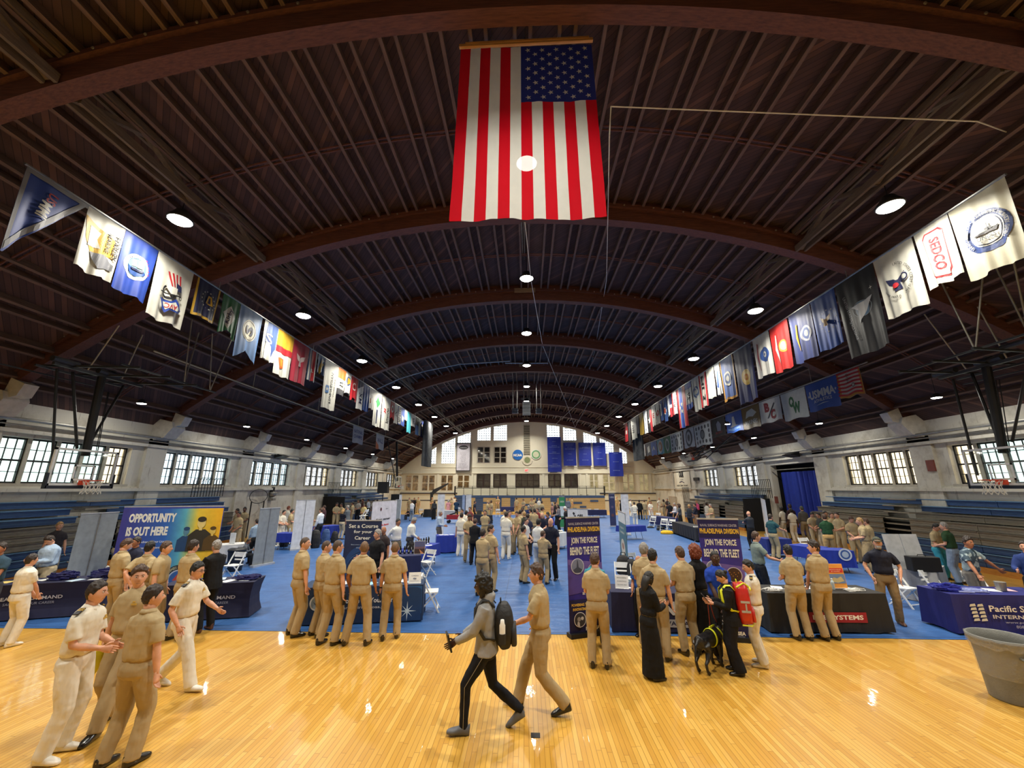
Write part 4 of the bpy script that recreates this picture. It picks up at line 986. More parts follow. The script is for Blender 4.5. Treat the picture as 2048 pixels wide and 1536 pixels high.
c=onX(563,911,-16.4);MB().prism([(c.x+.35,c.y-.45,c.z-.05),(c.x-.2,c.y-.45,c.z+.14),(c.x-.2,c.y-.45,c.z-.2)],(0,.9,0)).build('wall_heater',BLACK,label='dark flood lamp fixed high on the left wall above a window',cat='heater')
# signs on the right wall
o=onX(1337,956,16.86);fn=plane((16.72,o.y,3.2),(0,-1,0),(0,0,1))
o=MB().box(16.76,16.8,42.8,47.2,2.6,4.5).build('wall_sign',WALLF,label='cream wall panel with OUR lettering at the far right corner',cat='sign')
A=Art();A.text(BK,'OUR',0,1.0,1.3,.75,0,.06).text(GY,'ALUMNI',0,.42,.9,.14).text(BK,'Inspire  Serve  Succeed',0,-.2,3.0,.25,0,.02).poly(NV,[(-.7,.18),(0,.28),(.7,.12),(.7,.06),(0,.2),(-.7,.1)])
A.build('lettering',plane((16.74,45.0,3.3),(0,-1,0),(0,0,1)),o)
MB().box(16.7,16.86,38.9-1.5+3.3,38.9+1.6+1.3,3.55,3.85).build('wall_vent',DKG,label='dark horizontal grille on the far right wall above the rails',cat='vent')
for x_,lb,p in((1544,'reddish fire alarm box on the pier left of the blue curtain',(1553,999)),(1860,'small reddish sign on the pier between the right windows',(1862,930))):
    c=onX(p[0],p[1],16.74);MB().box(16.7,16.76,c.y-.16,c.y+.16,c.z-.25,c.z+.2).build('wall_box',M('alarm_red',(120,60,48),.5),label=lb,cat='box')
# ================= FAR WALL ITEMS =================
def bannerfw(u0,v0,u1,v1,col,label,art,Y=YF-.35,cat='banner',trans=0):
    a,b,c,d=rect_fw(u0,v0,u1,v1);w=b-a;h=d-c
    o=MB().sheet(lambda u,v:(a+w*u,Y+.03*math.sin(u*9+v*2),d-h*v),16,4).build('wall_banner',fab(col,'wall_banner_%d_%d_%d'%col,rough=.6,trans=trans),None,True,label=label,cat=cat)
    A=Art();art(A,w,h);fn=plane((a,Y-.05,d),(1,0,0),(0,0,1))
    if A.items:A.build('lettering',fn,o,.004)
def lines(c,ys,ws,hh,cx=.5):
    def f(A,w,h):
        for y,q in zip(ys,ws):
            n=max(3,int(q*10));s=''.join('HMENRTSA'[(i*3+int(y*50))%8] for i in range(n))
            A.text(c,s,w*cx,-h*y,w*q,h*hh)
    return f
bannerfw(583,252,685,465,(52,52,58),'tall grey and white banner with an oval emblem on the far wall',lambda A,w,h:(A.rect((196,194,204),w*.05,-h*.97,w*.95,-h*.03),A.disc((60,60,64),w*.5,-h*.16,w*.32,w*.15),A.text((220,220,224),'MARINERS',w*.5,-h*.17,w*.5,h*.035),lines((60,60,70),[.36,.41,.46,.51,.56,.61,.66,.72,.77,.82,.87,.92],[.4,.35,.3,.35,.4,.35,.3,.45,.5,.6,.66,.2],.018)(A,w,h)))
BB=(30,50,160)
bannerfw(1268,205,1378,470,BB,'longest blue banner, leftmost of the blue ones on the far wall',lines((150,170,220),[.05,.14,.26,.3,.44,.48,.62,.78,.82,.86],[.7,.3,.4,.8,.3,.8,.4,.4,.8,.8],.014),trans=.2)
bannerfw(1388,248,1490,423,BB,'blue banner with small crests, second from the left on the far wall',lines((150,170,220),[.06,.12,.2,.26,.3,.5,.76],[.7,.6,.3,.8,.8,.3,.5],.02),trans=.3)
bannerfw(1503,248,1605,423,BB,'blue banner with two lines of heading, third from the left on the far wall',lines((150,170,220),[.06,.12,.2,.24,.5,.76],[.7,.6,.4,.8,.3,.5],.02),trans=.3)
bannerfw(1613,248,1717,423,BB,'blue banner with few words, fourth from the left on the far wall',lines((150,170,220),[.06,.16,.44,.7],[.7,.3,.3,.5],.02),trans=.3)
bannerfw(1723,325,1835,505,BB,'blue banner hung lower than the others at the right of the far wall',lines((150,170,220),[.06,.4,.76],[.4,.4,.5],.02),YF-1.2,trans=.3)
def disc(u,v,r,cols,label,txt=None,Y=YF-.05):
    c=fw_(u,v,Y);rr=r/sw*55/800*1.03
    o=MB().lathe([(rr,0),(rr,.04)],32).build('wall_emblem',fab(cols[0]),None,label=label,cat='emblem');o.matrix_world=Matrix.Translation((c.x,Y,c.z))@Matrix.Rotation(rad(90),4,'X')
    A=Art();A.disc(cols[1],0,0,rr*.86)
    if len(cols)>2:A.disc(cols[2],0,0,rr*.6)
    if txt:A.text(WH,txt,0,-.05,rr*1.7,rr*.5,0,.06)
    A.build('emblem_face',lambda a,b,e:Vector((a,b,.042+e)),o,.006)
disc(1045,340,37,[(24,104,190),(24,104,190)],'round blue NCAA emblem on the far wall','NCAA')
disc(1183,338,36,[(226,226,214),(100,160,110),(206,210,180)],'round green and white emblem on the far wall')
disc(1117,380,36,[(232,226,208),(214,206,180),(130,140,100)],'round cream medallion below the vent strip on the far wall')
a,b,c,d=rect_fw(1098,446,1126,470);o=MB().box(a,b,YF-.1,YF,c,d).build('exit_sign',WHT,label='small red and white EXIT sign above the balcony doors',cat='sign')
Art().text(fab((220,40,40),'exit_red',emit=1.5),'EXIT',0,0,(b-a)*.85,(d-c)*.6,0,.04).build('lettering',plane(((a+b)/2,YF-.11,(c+d)/2),(1,0,0),(0,0,1)),o)
# centre bleacher stack with balcony rail
zt=fw_(1000,648,52).z;x0=fw_(590,0,52).x;x1=fw_(1668,0,52).x
o=thing('bleachers','closed bleacher stack in tan and blue blocks under the far balcony rail','bleachers')
MB().box(x0,x1,52.05,YF-.15,0,zt-.02).build('platform',SG,o)
MB().box(x0,x1,51.95,52.05,zt-.28,zt).build('blue_band',SB,o)
A=Art();r2=random.Random(4);W=x1-x0;nr=7;hh=(zt-.3)/nr
TAN=mat_wood('seat_tan',(176,154,112),(196,176,134),(6,6,30),.6,.05);A.rect(TAN,0,0,W,zt-.3)
pat={0:'..................................',}
segs=[(.2,1.6,0,7),(2.6,3.6,0,7),(2.6,4.4,4,5),(5.2,5.9,0,7),(7.0,7.6,2,7),(8.2,9.2,0,1),(8.4,9.8,3,4),(10.2,10.9,0,7),(12.0,12.8,5,7),(13.1,13.9,0,7),(14.3,15.2,1,2),(14.6,15.9,4,5),(15.6,16.4,2,3),(16.8,17.6,0,1),(16.9,17.9,5,6),(13.1,14.8,3,4)]
for a_,b_,r0,r1 in segs:
    if b_<W:A.rect(SB,a_,r0*hh,b_,r1*hh)
for i in range(nr):A.rect(SGT,0,i*hh-.012,W,i*hh+.012)
A.build('seat_faces',plane((x0,52.0,0),(1,0,0),(0,0,1)),o,.006)
g=MB();z1=fw_(1000,578,52).z;zm=fw_(1000,592,52).z
g.bar((x0,52,z1),(x1,52,z1),.04).bar((x0,52,zm),(x1,52,zm),.09)
n=17
for i in range(n+1):
    x=x0+(x1-x0)*i/n;g.bar((x,52,zt),(x,52,z1),.05 if i not in(0,n) else .16)
for k in range(1,5):
    z=zt+(zm-zt)*k/5;g.bar((x0,52.4,z),(x1,52.4,z),.03)
g.build('balcony_railing',BLACK,label='long black balcony railing on top of the far bleacher stack',cat='railing')
# black loudspeakers and boxes far left
for p,w_,h_,Y,lb in(((767,975),.9,1.0,37.5,'black loudspeaker on a pole by the far left bleachers'),((792,997),.9,.9,44,'black box shaped loudspeaker beside the far left bleachers')):
    c=onY(*p,Y);o=MB().box(c.x-w_/2,c.x+w_/2,Y-.3,Y+.3,c.z-h_/2,c.z+h_/2).build('loudspeaker',M('speaker_black',(22,22,24),.6),label=lb,cat='loudspeaker')
    MB().bar((c.x,Y,0),(c.x,Y,c.z-h_/2),.06).build('pole',BLACK,o)
# big grey rolling bin bottom right
t=thing('trash_can','large grey round trash can with a clear plastic liner at the right edge','trash can',(6.78,6.72,0))
g1=M('bin_grey',(112,112,106),.55,bump=.2,bs=60)
b=MB().lathe([(.25,.0),(.254,.0),(.262,.012),(.264,.03),(.266,.06),(.30,.55),(.312,.66),(.325,.67),(.328,.72),(.35,.74),(.352,.79),(.34,.80),(.325,.79),(.30,.68),(.24,.03)],40).build('barrel',g1,t,True)
m=MB()
for a in(-1.9,1.2):
    m.tube([(.30*math.cos(a)+.0,.30*math.sin(a),.60),(.38*math.cos(a),.38*math.sin(a),.60),(.38*math.cos(a+.35),.38*math.sin(a+.35),.60),(.31*math.cos(a+.35),.31*math.sin(a+.35),.60)],.02,6)
m.build('handle',g1,t,True)
t2=NT('clear_liner');tr=t2.n('ShaderNodeBsdfTransparent');t2.b.inputs['Base Color'].default_value=(.55,.56,.55,1);t2.b.inputs['Roughness'].default_value=.15
mx=t2.n('ShaderNodeMixShader');mx.inputs[0].default_value=.25;t2.l(tr.outputs[0],mx.inputs[1]);t2.l(t2.b.outputs[0],mx.inputs[2]);t2.l(mx.outputs[0],t2.N['Material Output'].inputs[0]);t2.bump(t2.noise(14,4,t2.obj(),.7),1.,.04)
def liner(u,v):
    a=u*6.2832;n_=noise.noise(Vector((math.cos(a)*3,math.sin(a)*3,v*3)))
    if v<.35:q=v/.35;r=.358+.012*n_;z=.68+.12*q+.05*n_*(1-q)
    else:q=(v-.35)/.65;r=.345-.05*q+.02*n_;z=.80-.5*q
    return (r*math.cos(a),r*math.sin(a),z)
MB().sheet(liner,70,16).build('plastic_liner',t2.m,t,True)
# black floor plate by the walkers
c=onZ(1071,1471,0);MB().box(c.x-.055,c.x+.055,c.y-.05,c.y+.05,0,.004).build('floor_plate',DKG,label='small dark square plate set into the wood floor',cat='plate')
# ================= PEOPLE =================
DG=bpy.context.evaluated_depsgraph_get
def remesh(mb,vox,smooth=4,wr=0.,seed=0,freq=9.,dec=0.):
    me=mb.mesh('tmp',[]);o=bpy.data.objects.new('tmp',me);COL.objects.link(o)
    m=o.modifiers.new('r','REMESH');m.mode='VOXEL';m.voxel_size=vox
    s=o.modifiers.new('s','SMOOTH');s.factor=.5;s.iterations=smooth
    bpy.context.view_layer.update()
    ev=o.evaluated_get(DG());e=ev.to_mesh()
    n=len(e.vertices);v=np.empty(n*3,np.float32);e.vertices.foreach_get('co',v);v=v.reshape(-1,3).astype(float)
    f=[tuple(p.vertices) for p in e.polygons]
    if wr:
        nn=np.empty(n*3,np.float32);e.vertex_normals.foreach_get('vector',nn) if hasattr(e,'vertex_normals') else None;nn=nn.reshape(-1,3)
        for i in range(n):
            a,b,c=v[i];q=noise.noise(Vector((a*freq+seed,b*freq,c*freq*.45)))+.5*noise.noise(Vector((a*freq*2.3,b*freq*2.3+seed,c*freq*1.6)))
            v[i]+=nn[i]*q*wr
    ev.to_mesh_clear();bpy.data.objects.remove(o);bpy.data.meshes.remove(me)
    return v,f
def np2mesh(name,parts,mats):
    """parts: list of (verts,faces,matindex)"""
    V=[];Fc=[];MI=[];o=0
    for v,f,m in parts:
        V+= [tuple(map(float,q)) for q in v];Fc+=[tuple(i+o for i in q) for q in f];MI+=[m]*len(f) if isinstance(m,int) else list(m);o+=len(v)
    me=bpy.data.meshes.new(name);me.from_pydata(V,[],Fc)
    for q in mats:me.materials.append(q)
    me.polygons.foreach_set('material_index',MI);me.polygons.foreach_set('use_smooth',[True]*len(Fc));me.update();return me
def ik(a,b,l1,l2,hint):
    a=Vector(a);b=Vector(b);d=b-a;L=d.length
    if L>.999*(l1+l2):b=a+d.normalized()*(l1+l2)*.999;d=b-a;L=d.length
    x=(l1*l1-l2*l2+L*L)/(2*L);h=math.sqrt(max(0,l1*l1-x*x));u=d/L
    p=Vector(hint);p=(p-u*p.dot(u));p=p.normalized() if p.length>1e-6 else Vector((0,1,0))
    return a+u*x+p*h,b
# poses. w: wrists (R,L) x,y,z relative to person; f: ankles; e: elbow hints; lean degrees; nod
POSE={
'stand':dict(w=((.25,.03,.86),(-.25,.03,.86))),
'stand2':dict(w=((.27,-.02,.87),(-.23,.07,.88)),f=((.14,.04),(-.12,-.05))),
'wide':dict(w=((.24,.10,.92),(-.24,.10,.92)),f=((.2,0),(-.2,0))),
'front':dict(w=((.09,.27,1.06),(-.09,.27,1.06)),lean=3),
'frontlow':dict(w=((.07,.22,.92),(-.07,.22,.92))),
'phone':dict(w=((.07,.30,1.17),(-.07,.28,1.15)),lean=4),
'cross':dict(w=((-.02,.21,1.19),(.03,.25,1.23)),e=((1,.1,-.4),(-1,.1,-.4)),curl=.7),
'hips':dict(w=((.23,.06,1.03),(-.23,.06,1.03)),e=((1,-.6,0),(-1,-.6,0))),
'pocket':dict(w=((.24,.08,.93),(-.24,.08,.93)),e=((1,-.6,.1),(-1,-.6,.1)),f=((.22,.05),(-.12,-.05))),
'behind':dict(w=((.06,-.2,.98),(-.06,-.2,.98)),e=((.8,-1,0),(-.8,-1,0))),
'talk':dict(w=((.14,.36,1.14),(-.16,.33,1.10)),lean=2),
'talk1':dict(w=((.2,.38,1.12),(-.25,.04,.88))),
'reachR':dict(w=((.22,.44,.98),(-.2,.3,1.0)),lean=12),
'spread':dict(w=((.36,.30,.98),(-.62,.20,.98)),lean=6,e=((.5,-.3,-1),(-.5,-.3,-.2))),
'phone1':dict(w=((.10,.31,1.13),(-.25,.05,.9)),lean=2),
'holdL':dict(w=((.25,.03,.86),(-.16,.28,1.06))),
'walk':dict(w=((.27,-.16,.93),(-.26,.22,.96)),f=((.08,.36,8),(-.09,-.34,-25)),lean=4),
'walkH':dict(w=((.2,.30,1.0),(-.14,.34,1.03)),f=((.08,-.40,-32),(-.09,.26,6)),lean=3),
'walkB':dict(w=((.22,.05,.92),(-.16,.33,1.05)),f=((.08,.32,8),(-.09,-.28,-15)),lean=2),
'step':dict(w=((.25,.0,.87),(-.25,.12,.9)),f=((.1,-.1),(-.1,.32,0)),lean=1),
'lookdown':dict(w=((.12,.24,.98),(-.12,.24,.98)),lean=5),
'sit':dict(w=((.12,.4,.75),(-.12,.4,.75)),sit=1,lean=12),
}
HN=1.78
def skel(pose,fem=0):
    p=POSE[pose];S={};lean=rad(p.get('lean',0));sit=p.get('sit')
    pz=.50 if sit else .955;f=p.get('f',((.12,.0),(-.12,.0)))
    drop=0
    for q in f:
        if abs(q[1])>.2:drop=max(drop,.045*(abs(q[1])/.35))
    P0=Vector((0,-.02,pz-drop));sd=Vector((0,math.sin(lean),math.cos(lean)));fw=Vector((0,math.cos(lean),-math.sin(lean)));rt=Vector((1,0,0))
    S.update(P0=P0,sd=sd,fw=fw,rt=rt);k=.92 if fem else 1.
    at=lambda t,y=0,x=0:P0+sd*t+fw*y+rt*x
    S['at']=at
    for i,sx in((0,1),(1,-1)):
        q=f[i];hip=P0+rt*.088*sx+sd*-.03
        tilt=q[2] if len(q)>2 else 0
        az=.085
        if tilt<0:az=.085+.20*abs(math.sin(rad(tilt)))*1.0
        an=Vector((q[0],q[1]-.035,az))
        if sit:an=Vector((.12*sx,.40,.085));
        kn,an=ik(hip,an,.435,.425,(.0+.1*sx,1,0))
        sh=at(.455,-.01,.168*sx*k);w=Vector(p['w'][i])
        w.z-=drop
        if sit:w.z+=0
        el,w=ik(sh,w,.29,.255,p.get('e',((.5,-1,-.3),(-.5,-1,-.3)))[i])
        S[i]=dict(hip=hip,kn=kn,an=an,sh=sh,el=el,w=w,toe=Vector((.12*sx,1,0)).normalized(),tilt=tilt)
    S['neck']=at(.53);S['head']=at(.672,.02)
    S['curl']=p.get('curl',.28);S['k']=k
    return S
def hand(mb,w,d,th,sx,curl):
    """w wrist, d finger direction, th thumb direction hint; five separate fingers"""
    d=d.normalized();t=(th-d*th.dot(d)).normalized();n=d.cross(t)*sx # n: palm side
    if n.length<.5:n=Vector((0,0,1))
    mb.rings([(w-d*.03,t*.026,n*.02),(w+d*.0,t*.027,n*.018),(w+d*.03,t*.036,n*.017),(w+d*.065,t*.041,n*.016),(w+d*.092,t*.040,n*.013)],10,2.4)
    for i,(o,L) in enumerate(((.030,.068),(.010,.077),(-.010,.071),(-.029,.056))):
        b=w+d*.085+t*o;pts=[b];dd=d.copy();a=curl*(.8+.25*i)
        for j in range(3):
            rot=Matrix.Rotation(a*(1 if j else .6)*sx*-1.,3,t);dd=(rot@dd).normalized();pts.append(pts[-1]+dd*L*(.42,.32,.26)[j])
        mb.tube(pts,[.0092,.0088,.008,.0062],6)
    b=w+d*.022+t*.026;dd=(d*.62+t*.72-n*.0).normalized();p1=b+dd*.04;dd2=(d*.85+t*.35+n*.25).normalized();mb.tube([b,p1,p1+dd2*.034],[.0125,.0105,.007],6)
BODY={}
def body_base(pose,slv,fem):
    key=(pose,slv,fem)
    if key in BODY:return BODY[key]
    S=skel(pose,fem);mb=MB();at=S['at']
    mb.tube([at(.46,-.01),at(.53,.0),at(.60,.015)],[.062,.056,.054],12)
    mb.rings([(at(-.05),S['rt']*.13,S['fw']*.09),(at(.1),S['rt']*.12,S['fw']*.08),(at(.3),S['rt']*.14,S['fw']*.085),(at(.44),S['rt']*.15,S['fw']*.08),(at(.50),S['rt']*.09,S['fw']*.06)],14)
    for i,sx in((0,1),(1,-1)):
        L=S[i];k=.88 if fem else 1.
        mid=L['sh'].lerp(L['el'],.5);m2=L['el'].lerp(L['w'],.35)
        mb.tube([L['sh'],mid,L['el'],m2,L['w'].lerp(m2,.2),L['w']+(L['w']-L['el']).normalized()*.01],[.030*k,.043*k,.039*k,.043*k,.031*k,.025*k],10)
        mb.tube([L['hip'],L['kn'],L['an']],[.06,.045,.035],8)
    v,f=remesh(mb,.016,3)
    hb=MB()
    for i,sx in((0,1),(1,-1)):
        L=S[i];d=(L['w']-L['el']).normalized();th=Vector((-.3*sx,1,.2)) if d.z<-.7 else Vector((-.2*sx,.2,1))
        hand(hb,L['w'],d,th,sx,S['curl'])
    BODY[key]=(v,f,np.array(hb.v),hb.f,S);return BODY[key]
def headv(t=0.,mode='head',style=None,fem=0,nu=36,nv=26,seed=0):
    """head surface in head frame (origin at centre, +y face). mode 'hair' offsets outwards by t above the hairline"""
    vs=[];fs=[]
    g=lambda x,c,s:math.exp(-((x-c)/s)**2)
    for j in range(nv+1):
        ph=math.pi*j/nv
        for i in range(nu):
            th=2*math.pi*i/nu;dx=math.sin(ph)*math.cos(th);dy=math.sin(ph)*math.sin(th);dz=math.cos(ph)
            z=dz*.122;x=dx*.076;y=dy*.096
            if dz<0:
                q=(-dz)**1.6;x*=1-.30*q;y=y*(1-.10*q)+.022*q*(1 if dy>-.2 else .3)
                if dy<0:y*=1-.35*q
            else:y-=.006*dz
            if dy>0:y*=.95
            fr=max(0,dy)**2
            if mode=='head':
                y+=fr*(.024*g(dx,0,.17)*g(z,-.022,.017)+.012*g(dx,0,.13)*g(z,-.004,.02)+.006*g(z,.032,.012)*g(abs(dx),.3,.3)+.007*g(dx,0,.33)*g(z,-.064,.010)+.008*g(dx,0,.4)*g(z,-.105,.018)-.004*g(dx,0,.35)*g(z,-.083,.009))
                y-=fr*(.011*g(abs(x),.031,.016)*g(z,.012,.013)+.004*g(z,-.05,.006)*g(dx,0,.3))
                x*=1+.04*g(z,-.01,.03)*g(abs(dy),.35,.25)
            else:
                # hairline: 0 where hair
                front=.058 if dy>.0 else 0
                a=math.atan2(dy,abs(dx)) # pi/2 front, -pi/2 back
                if a>1.05:hl=.066
                elif a>.45:hl=.03+.036*(a-.45)/.6
                elif a>.1:hl=-.012+.042*(a-.1)/.35
                elif a>-.25:hl=-.012+.012*(.1-a)/.35
                elif a>-.6:hl=.0-.062*(-.25-a)/.35
                else:hl=-.062-.012*min(1,(-.6-a)/.4)
                hl+=.006*noise.noise(Vector((dx*7,dy*7,seed)))
                if style=='long':
                    if a<.5:hl=-.14
                if style=='curly' and a<.4:hl=-.11
                s=max(0,min(1,(z-hl)/.016+.5));s=s*s*(3-2*s)
                n_=noise.noise(Vector((dx*4+seed,dy*4,dz*4)))
                top=max(0,dz)
                amp={'buzz':.0,'short':.006,'quiff':.010,'long':.006,'curly':.018,'bun':.004,'cap':.0,'side':.006}.get(style,.004)
                add={'buzz':.0035,'short':.007+.011*top,'quiff':.006+.022*top*(1 if dy>-.3 else .5),'long':.012,'curly':.034+.01*top,'bun':.010,'cap':.012,'side':.013+.010*top}.get(style,.01)
                if style in('short','quiff','side') and z<.02 and abs(dx)>.0:add=min(add,.004+.2*max(0,z+.06)*.5)
                off=(-.02)*(1-s)+(add+amp*n_*1.6+(.008*noise.noise(Vector((dx*13,dy*13,dz*13+seed)))+.004*noise.noise(Vector((dx*30,dy*30,dz*12+seed))) if style in('curly','quiff','short','side') else 0))*s
                r=math.sqrt(x*x+y*y+z*z);k=(r+off)/r;x*=k;y*=k;z*=k
            vs.append((x,y,z))
    fs=[(j*nu+i,(j+1)*nu+i,(j+1)*nu+(i+1)%nu,j*nu+(i+1)%nu) for j in range(nv) for i in range(nu)]
    return vs,fs
HEADC={}
def head_geo():
    if 'h' not in HEADC:
        v,f=headv();mi=[]
        for q in f:
            c=np.mean([v[i] for i in q],axis=0)
            m=0
            if c[1]>.06 and abs(c[0])<.022 and -.074<c[2]<-.055:m=3
            mi.append(m)
        e=MB()
        for s in(-1,1):
            e.ell((.031*s,.0765,.011),(.014,.009,.0075),10,6,1);e.ell((.031*s,.0835,.011),(.0058,.004,.0058),8,5,4)
            e.tube([(.014*s,.0885,.026),(.030*s,.089,.031),(.047*s,.078,.027)],[.0028,.0036,.002],5,2)
            e.ell((.077*s,-.006,-.002),(.009,.019,.031),10,8,0,Matrix.Rotation(.25*s,3,'Z'))
        HEADC['h']=(np.array(v),f,mi,np.array(e.v),e.f,e.m)
    return HEADC['h']
SKIN={}
def skin(tone):
    if tone not in SKIN:
        c={'l':(214,160,132),'m':(196,140,108),'t':(170,114,82),'b':(112,72,52),'d':(74,48,36)}[tone]
        t=NT('skin_'+tone);n_=t.noise(9,3,t.obj());cc=t.ramp(n_,[(.35,tuple(q*.86 for q in lin(c))),(.65,tuple(min(1,q*1.08) for q in lin(c)))])
        t.l(cc,t.b.inputs['Base Color']);t.b.inputs['Roughness'].default_value=.5;t.b.inputs['Subsurface Weight'].default_value=.0
        SKIN[tone]=[t.m,M('eye_white',(214,210,204),.3,var=0),None,M('lips_'+tone,tuple(int(q*.82) for q in c),.5,var=0),M('iris_dark',(34,24,20),.2,var=0)]
    return SKIN[tone]
HAIRC={'black':(22,19,18),'dark':(44,32,26),'brown':(74,52,38),'blond':(168,132,84),'grey':(140,136,132),'white':(214,212,206),'red':(122,58,34),'buzzb':(112,84,58),'buzzd':(76,58,44)}
def hairmat(c):
    n='hair_'+c
    if n in MT:return MT[n]
    t=NT(n);v=t.noise(1.,4,t.scale(t.obj(),(60,60,14)),.6);b=lin(HAIRC[c]);t.l(t.ramp(v,[(.3,tuple(q*.6 for q in b)),(.7,tuple(min(1,q*1.35) for q in b))]),t.b.inputs['Base Color'])
    t.b.inputs['Roughness'].default_value=.55;t.bump(v,.4,.01);MT[n]=t.m;return t.m
HM={}
def hair_mesh(style,col,seed=0):
    k=(style,col,seed)
    if k in HM:return HM[k]
    v,f=headv(0,'hair',style,nu=56,nv=40,seed=seed);mb=MB();mb.add(v,f)
    if style=='long':
        mb.rings([((0,-.045,.04),(.08,0,0),(0,.06,0)),((0,-.07,-.06),(.09,0,0),(0,.05,0)),((0,-.078,-.14),(.092,0,0),(0,.04,0)),((0,-.07,-.22),(.07,0,0),(0,.032,0)),((0,-.06,-.27),(.03,0,0),(0,.018,0))],16)
    if style=='bun':mb.ell((0,-.115,.035),(.04,.035,.04),12,8)
    if style=='curly':
        r=random.Random(3)
        for i in range(46):
            a=r.random()*6.283;b=r.uniform(-.5,1);x,y,z=.1*math.cos(a)*math.cos(b),.115*math.sin(a)*math.cos(b),.12*math.sin(b)
            if y>.05 and z<.06:continue
            mb.ell((x,y,z),(.026,.026,.024),6,5)
    HM[k]=mb.mesh('hair',[hairmat(col)],True);return HM[k]
def shirt_geo(S,kind,fem,fat,untuck):
    at,rt,fw=S['at'],S['rt'],S['fw'];mb=MB();k=S['k'];d=1+fat
    R=lambda t,w,dp,y=0:(at(t,y),rt*w*k,fw*dp*d)
    if kind=='jacket' or untuck:
        z0=-.16 if kind=='jacket' else -.08
        low=[R(z0,.206,.15),R(-.05,.2,.15),R(.08,.172,.13)]
    else:low=[R(.045,.158,.112),R(.085,.176,.130,.004),R(.13,.176,.13,.004)]
    if fem:mid=[R(.18,.145,.11),R(.31,.175,.125,.012)]
    else:mid=[R(.2,.168,.123),R(.31,.186,.128)]
    mb.rings(low+mid+[R(.40,.198,.126),R(.45,.192,.112),R(.485,.160,.096),R(.515,.105,.078),R(.545,.066,.064)],22,2.3)
    for i,sx in((0,1),(1,-1)):
        L=S[i];sh=L['sh']+Vector((-.02*sx,0,0))
        if kind in('short','polo'):
            e=L['sh'].lerp(L['el'],.80 if kind=='short' else .7);mb.tube([sh,L['sh'].lerp(L['el'],.35),e],[.055,.066,.069],12)
        else:
            t=.012 if kind=='jacket' else .006
            mb.tube([sh,L['sh'].lerp(L['el'],.4),L['el'],L['el'].lerp(L['w'],.5),L['w'].lerp(L['el'],.06)],[.068+t,.062+t,.055+t,.05+t,.040+t],12)
    if kind=='hoodie':
        mb.rings([(at(.50,-.05),rt*.12,fw*.07),(at(.56,-.06),rt*.105,fw*.075),(at(.60,-.05),rt*.085,fw*.06)],16)
    if kind!='none':
        mb.tube([at(.525,.0)+rt*(.062*math.cos(a))+fw*(.062*math.sin(a))+S['sd']*(.012 -.02*max(0,math.sin(a))) for a in [6.283*q/14 for q in range(15)]],.013,6)
    return mb
def leg_geo(S,kind,fem,fat):
    at,rt,fw=S['at'],S['rt'],S['fw'];mb=MB();k=S['k'];d=1+fat*.7
    R=lambda t,w,dp,y=0:(at(t,y),rt*w,fw*dp*d)
    mb.rings([R(.085,.150*k,.106),R(.05,.160*k,.114),R(-.02,.176,.128,-.01),R(-.09,.18,.126,-.01),R(-.13,.15,.1)],20,2.3)
    if kind=='skirt':
        b=.05
        mb.rings([R(.03,.16,.115),(Vector((0,-.02,.75)),rt*.185,Vector((0,.145,0))),(Vector((0,0,.45)),rt*.19,Vector((0,.16,0))),(Vector((0,0,b)),rt*.2,Vector((0,.19,0)))],22,2.2);return mb
    w_={'slim':(.088,.062,.048),'wide':(.1,.085,.10)}.get(kind,(.098,.078,.072))
    for i,sx in((0,1),(1,-1)):
        L=S[i];dn=(L['an']-L['kn']).normalized();hem=L['an']+dn*.028
        mb.tube([L['hip']+Vector((0,0,.03)),L['hip'].lerp(L['kn'],.35),L['kn'],L['kn'].lerp(hem,.5),hem],[w_[0]+.004,w_[0],w_[1],(w_[1]+w_[2])/2,w_[2]],14,fl=1.08)
    return mb
def shoe_mesh_geo(S,i,sx,kind):
    L=S[i];a=L['an'];t=L['toe'];mb=MB();tl=rad(L['tilt']);up=Vector((0,0,1))
    rtv=t.cross(up)
    if L['tilt']: # heel up (negative) / toe up (positive)
        R=Matrix.Rotation(tl,3,rtv);t2=R@t;u2=R@up
    else:t2,u2=t,up
    o=a-u2*.085
    if L['tilt']<0:
        ball=Vector((a.x,a.y,0))+Vector((t.x,t.y,0))*.13;o=ball-t2*.155
    W=.047 if kind!='clog' else .055;pts=[(-.075,.030,.06,.065),(-.05,.040,.058,.05),(.0,.043,.05,.055),(.06,.046,.038,.042),(.12,W+.002,.03,.032),(.165,.040,.024,.026),(.195,.018,.016,.018)]
    mb.rings([(o+t2*y+u2*(h),rtv*w,u2*hh) for y,w,h,hh in [(p[0],p[1],max(p[3],.018),p[3]) for p in pts]],14,2.6)
    mb.rings([(a-u2*.035,rtv*.036,t*.045),(a-u2*.0,rtv*.03,t*.035)],12)
    return mb
CLO={}
def cmesh(key,fn,vox,wr,mats,sm=3):
    if key not in CLO:
        v,f=remesh(fn(),vox,sm,wr,len(CLO)*1.7);CLO[key]=np2mesh(key[0],[(v,f,0)],mats)
    return CLO[key]
def oset(o,mats):
    for i,m in enumerate(mats):
        if i<len(o.material_slots):o.material_slots[i].link='OBJECT';o.material_slots[i].material=m
KH=(178,159,122);KH2=(168,148,112);WU=(226,220,204)
LEATHER=M('black_leather',(20,18,18),.25,coat=.3);WLEATHER=M('white_leather',(226,222,212),.35);BELT=M('khaki_belt',(150,124,80),.6)
SHM={}
OUT={ # top kind,colour,bottom kind,colour,shoes,belt
'kh':('short',KH,'reg',KH2,'b',1),'wh':('short',WU,'reg',(224,219,206),'w',1)}
NP=[0]
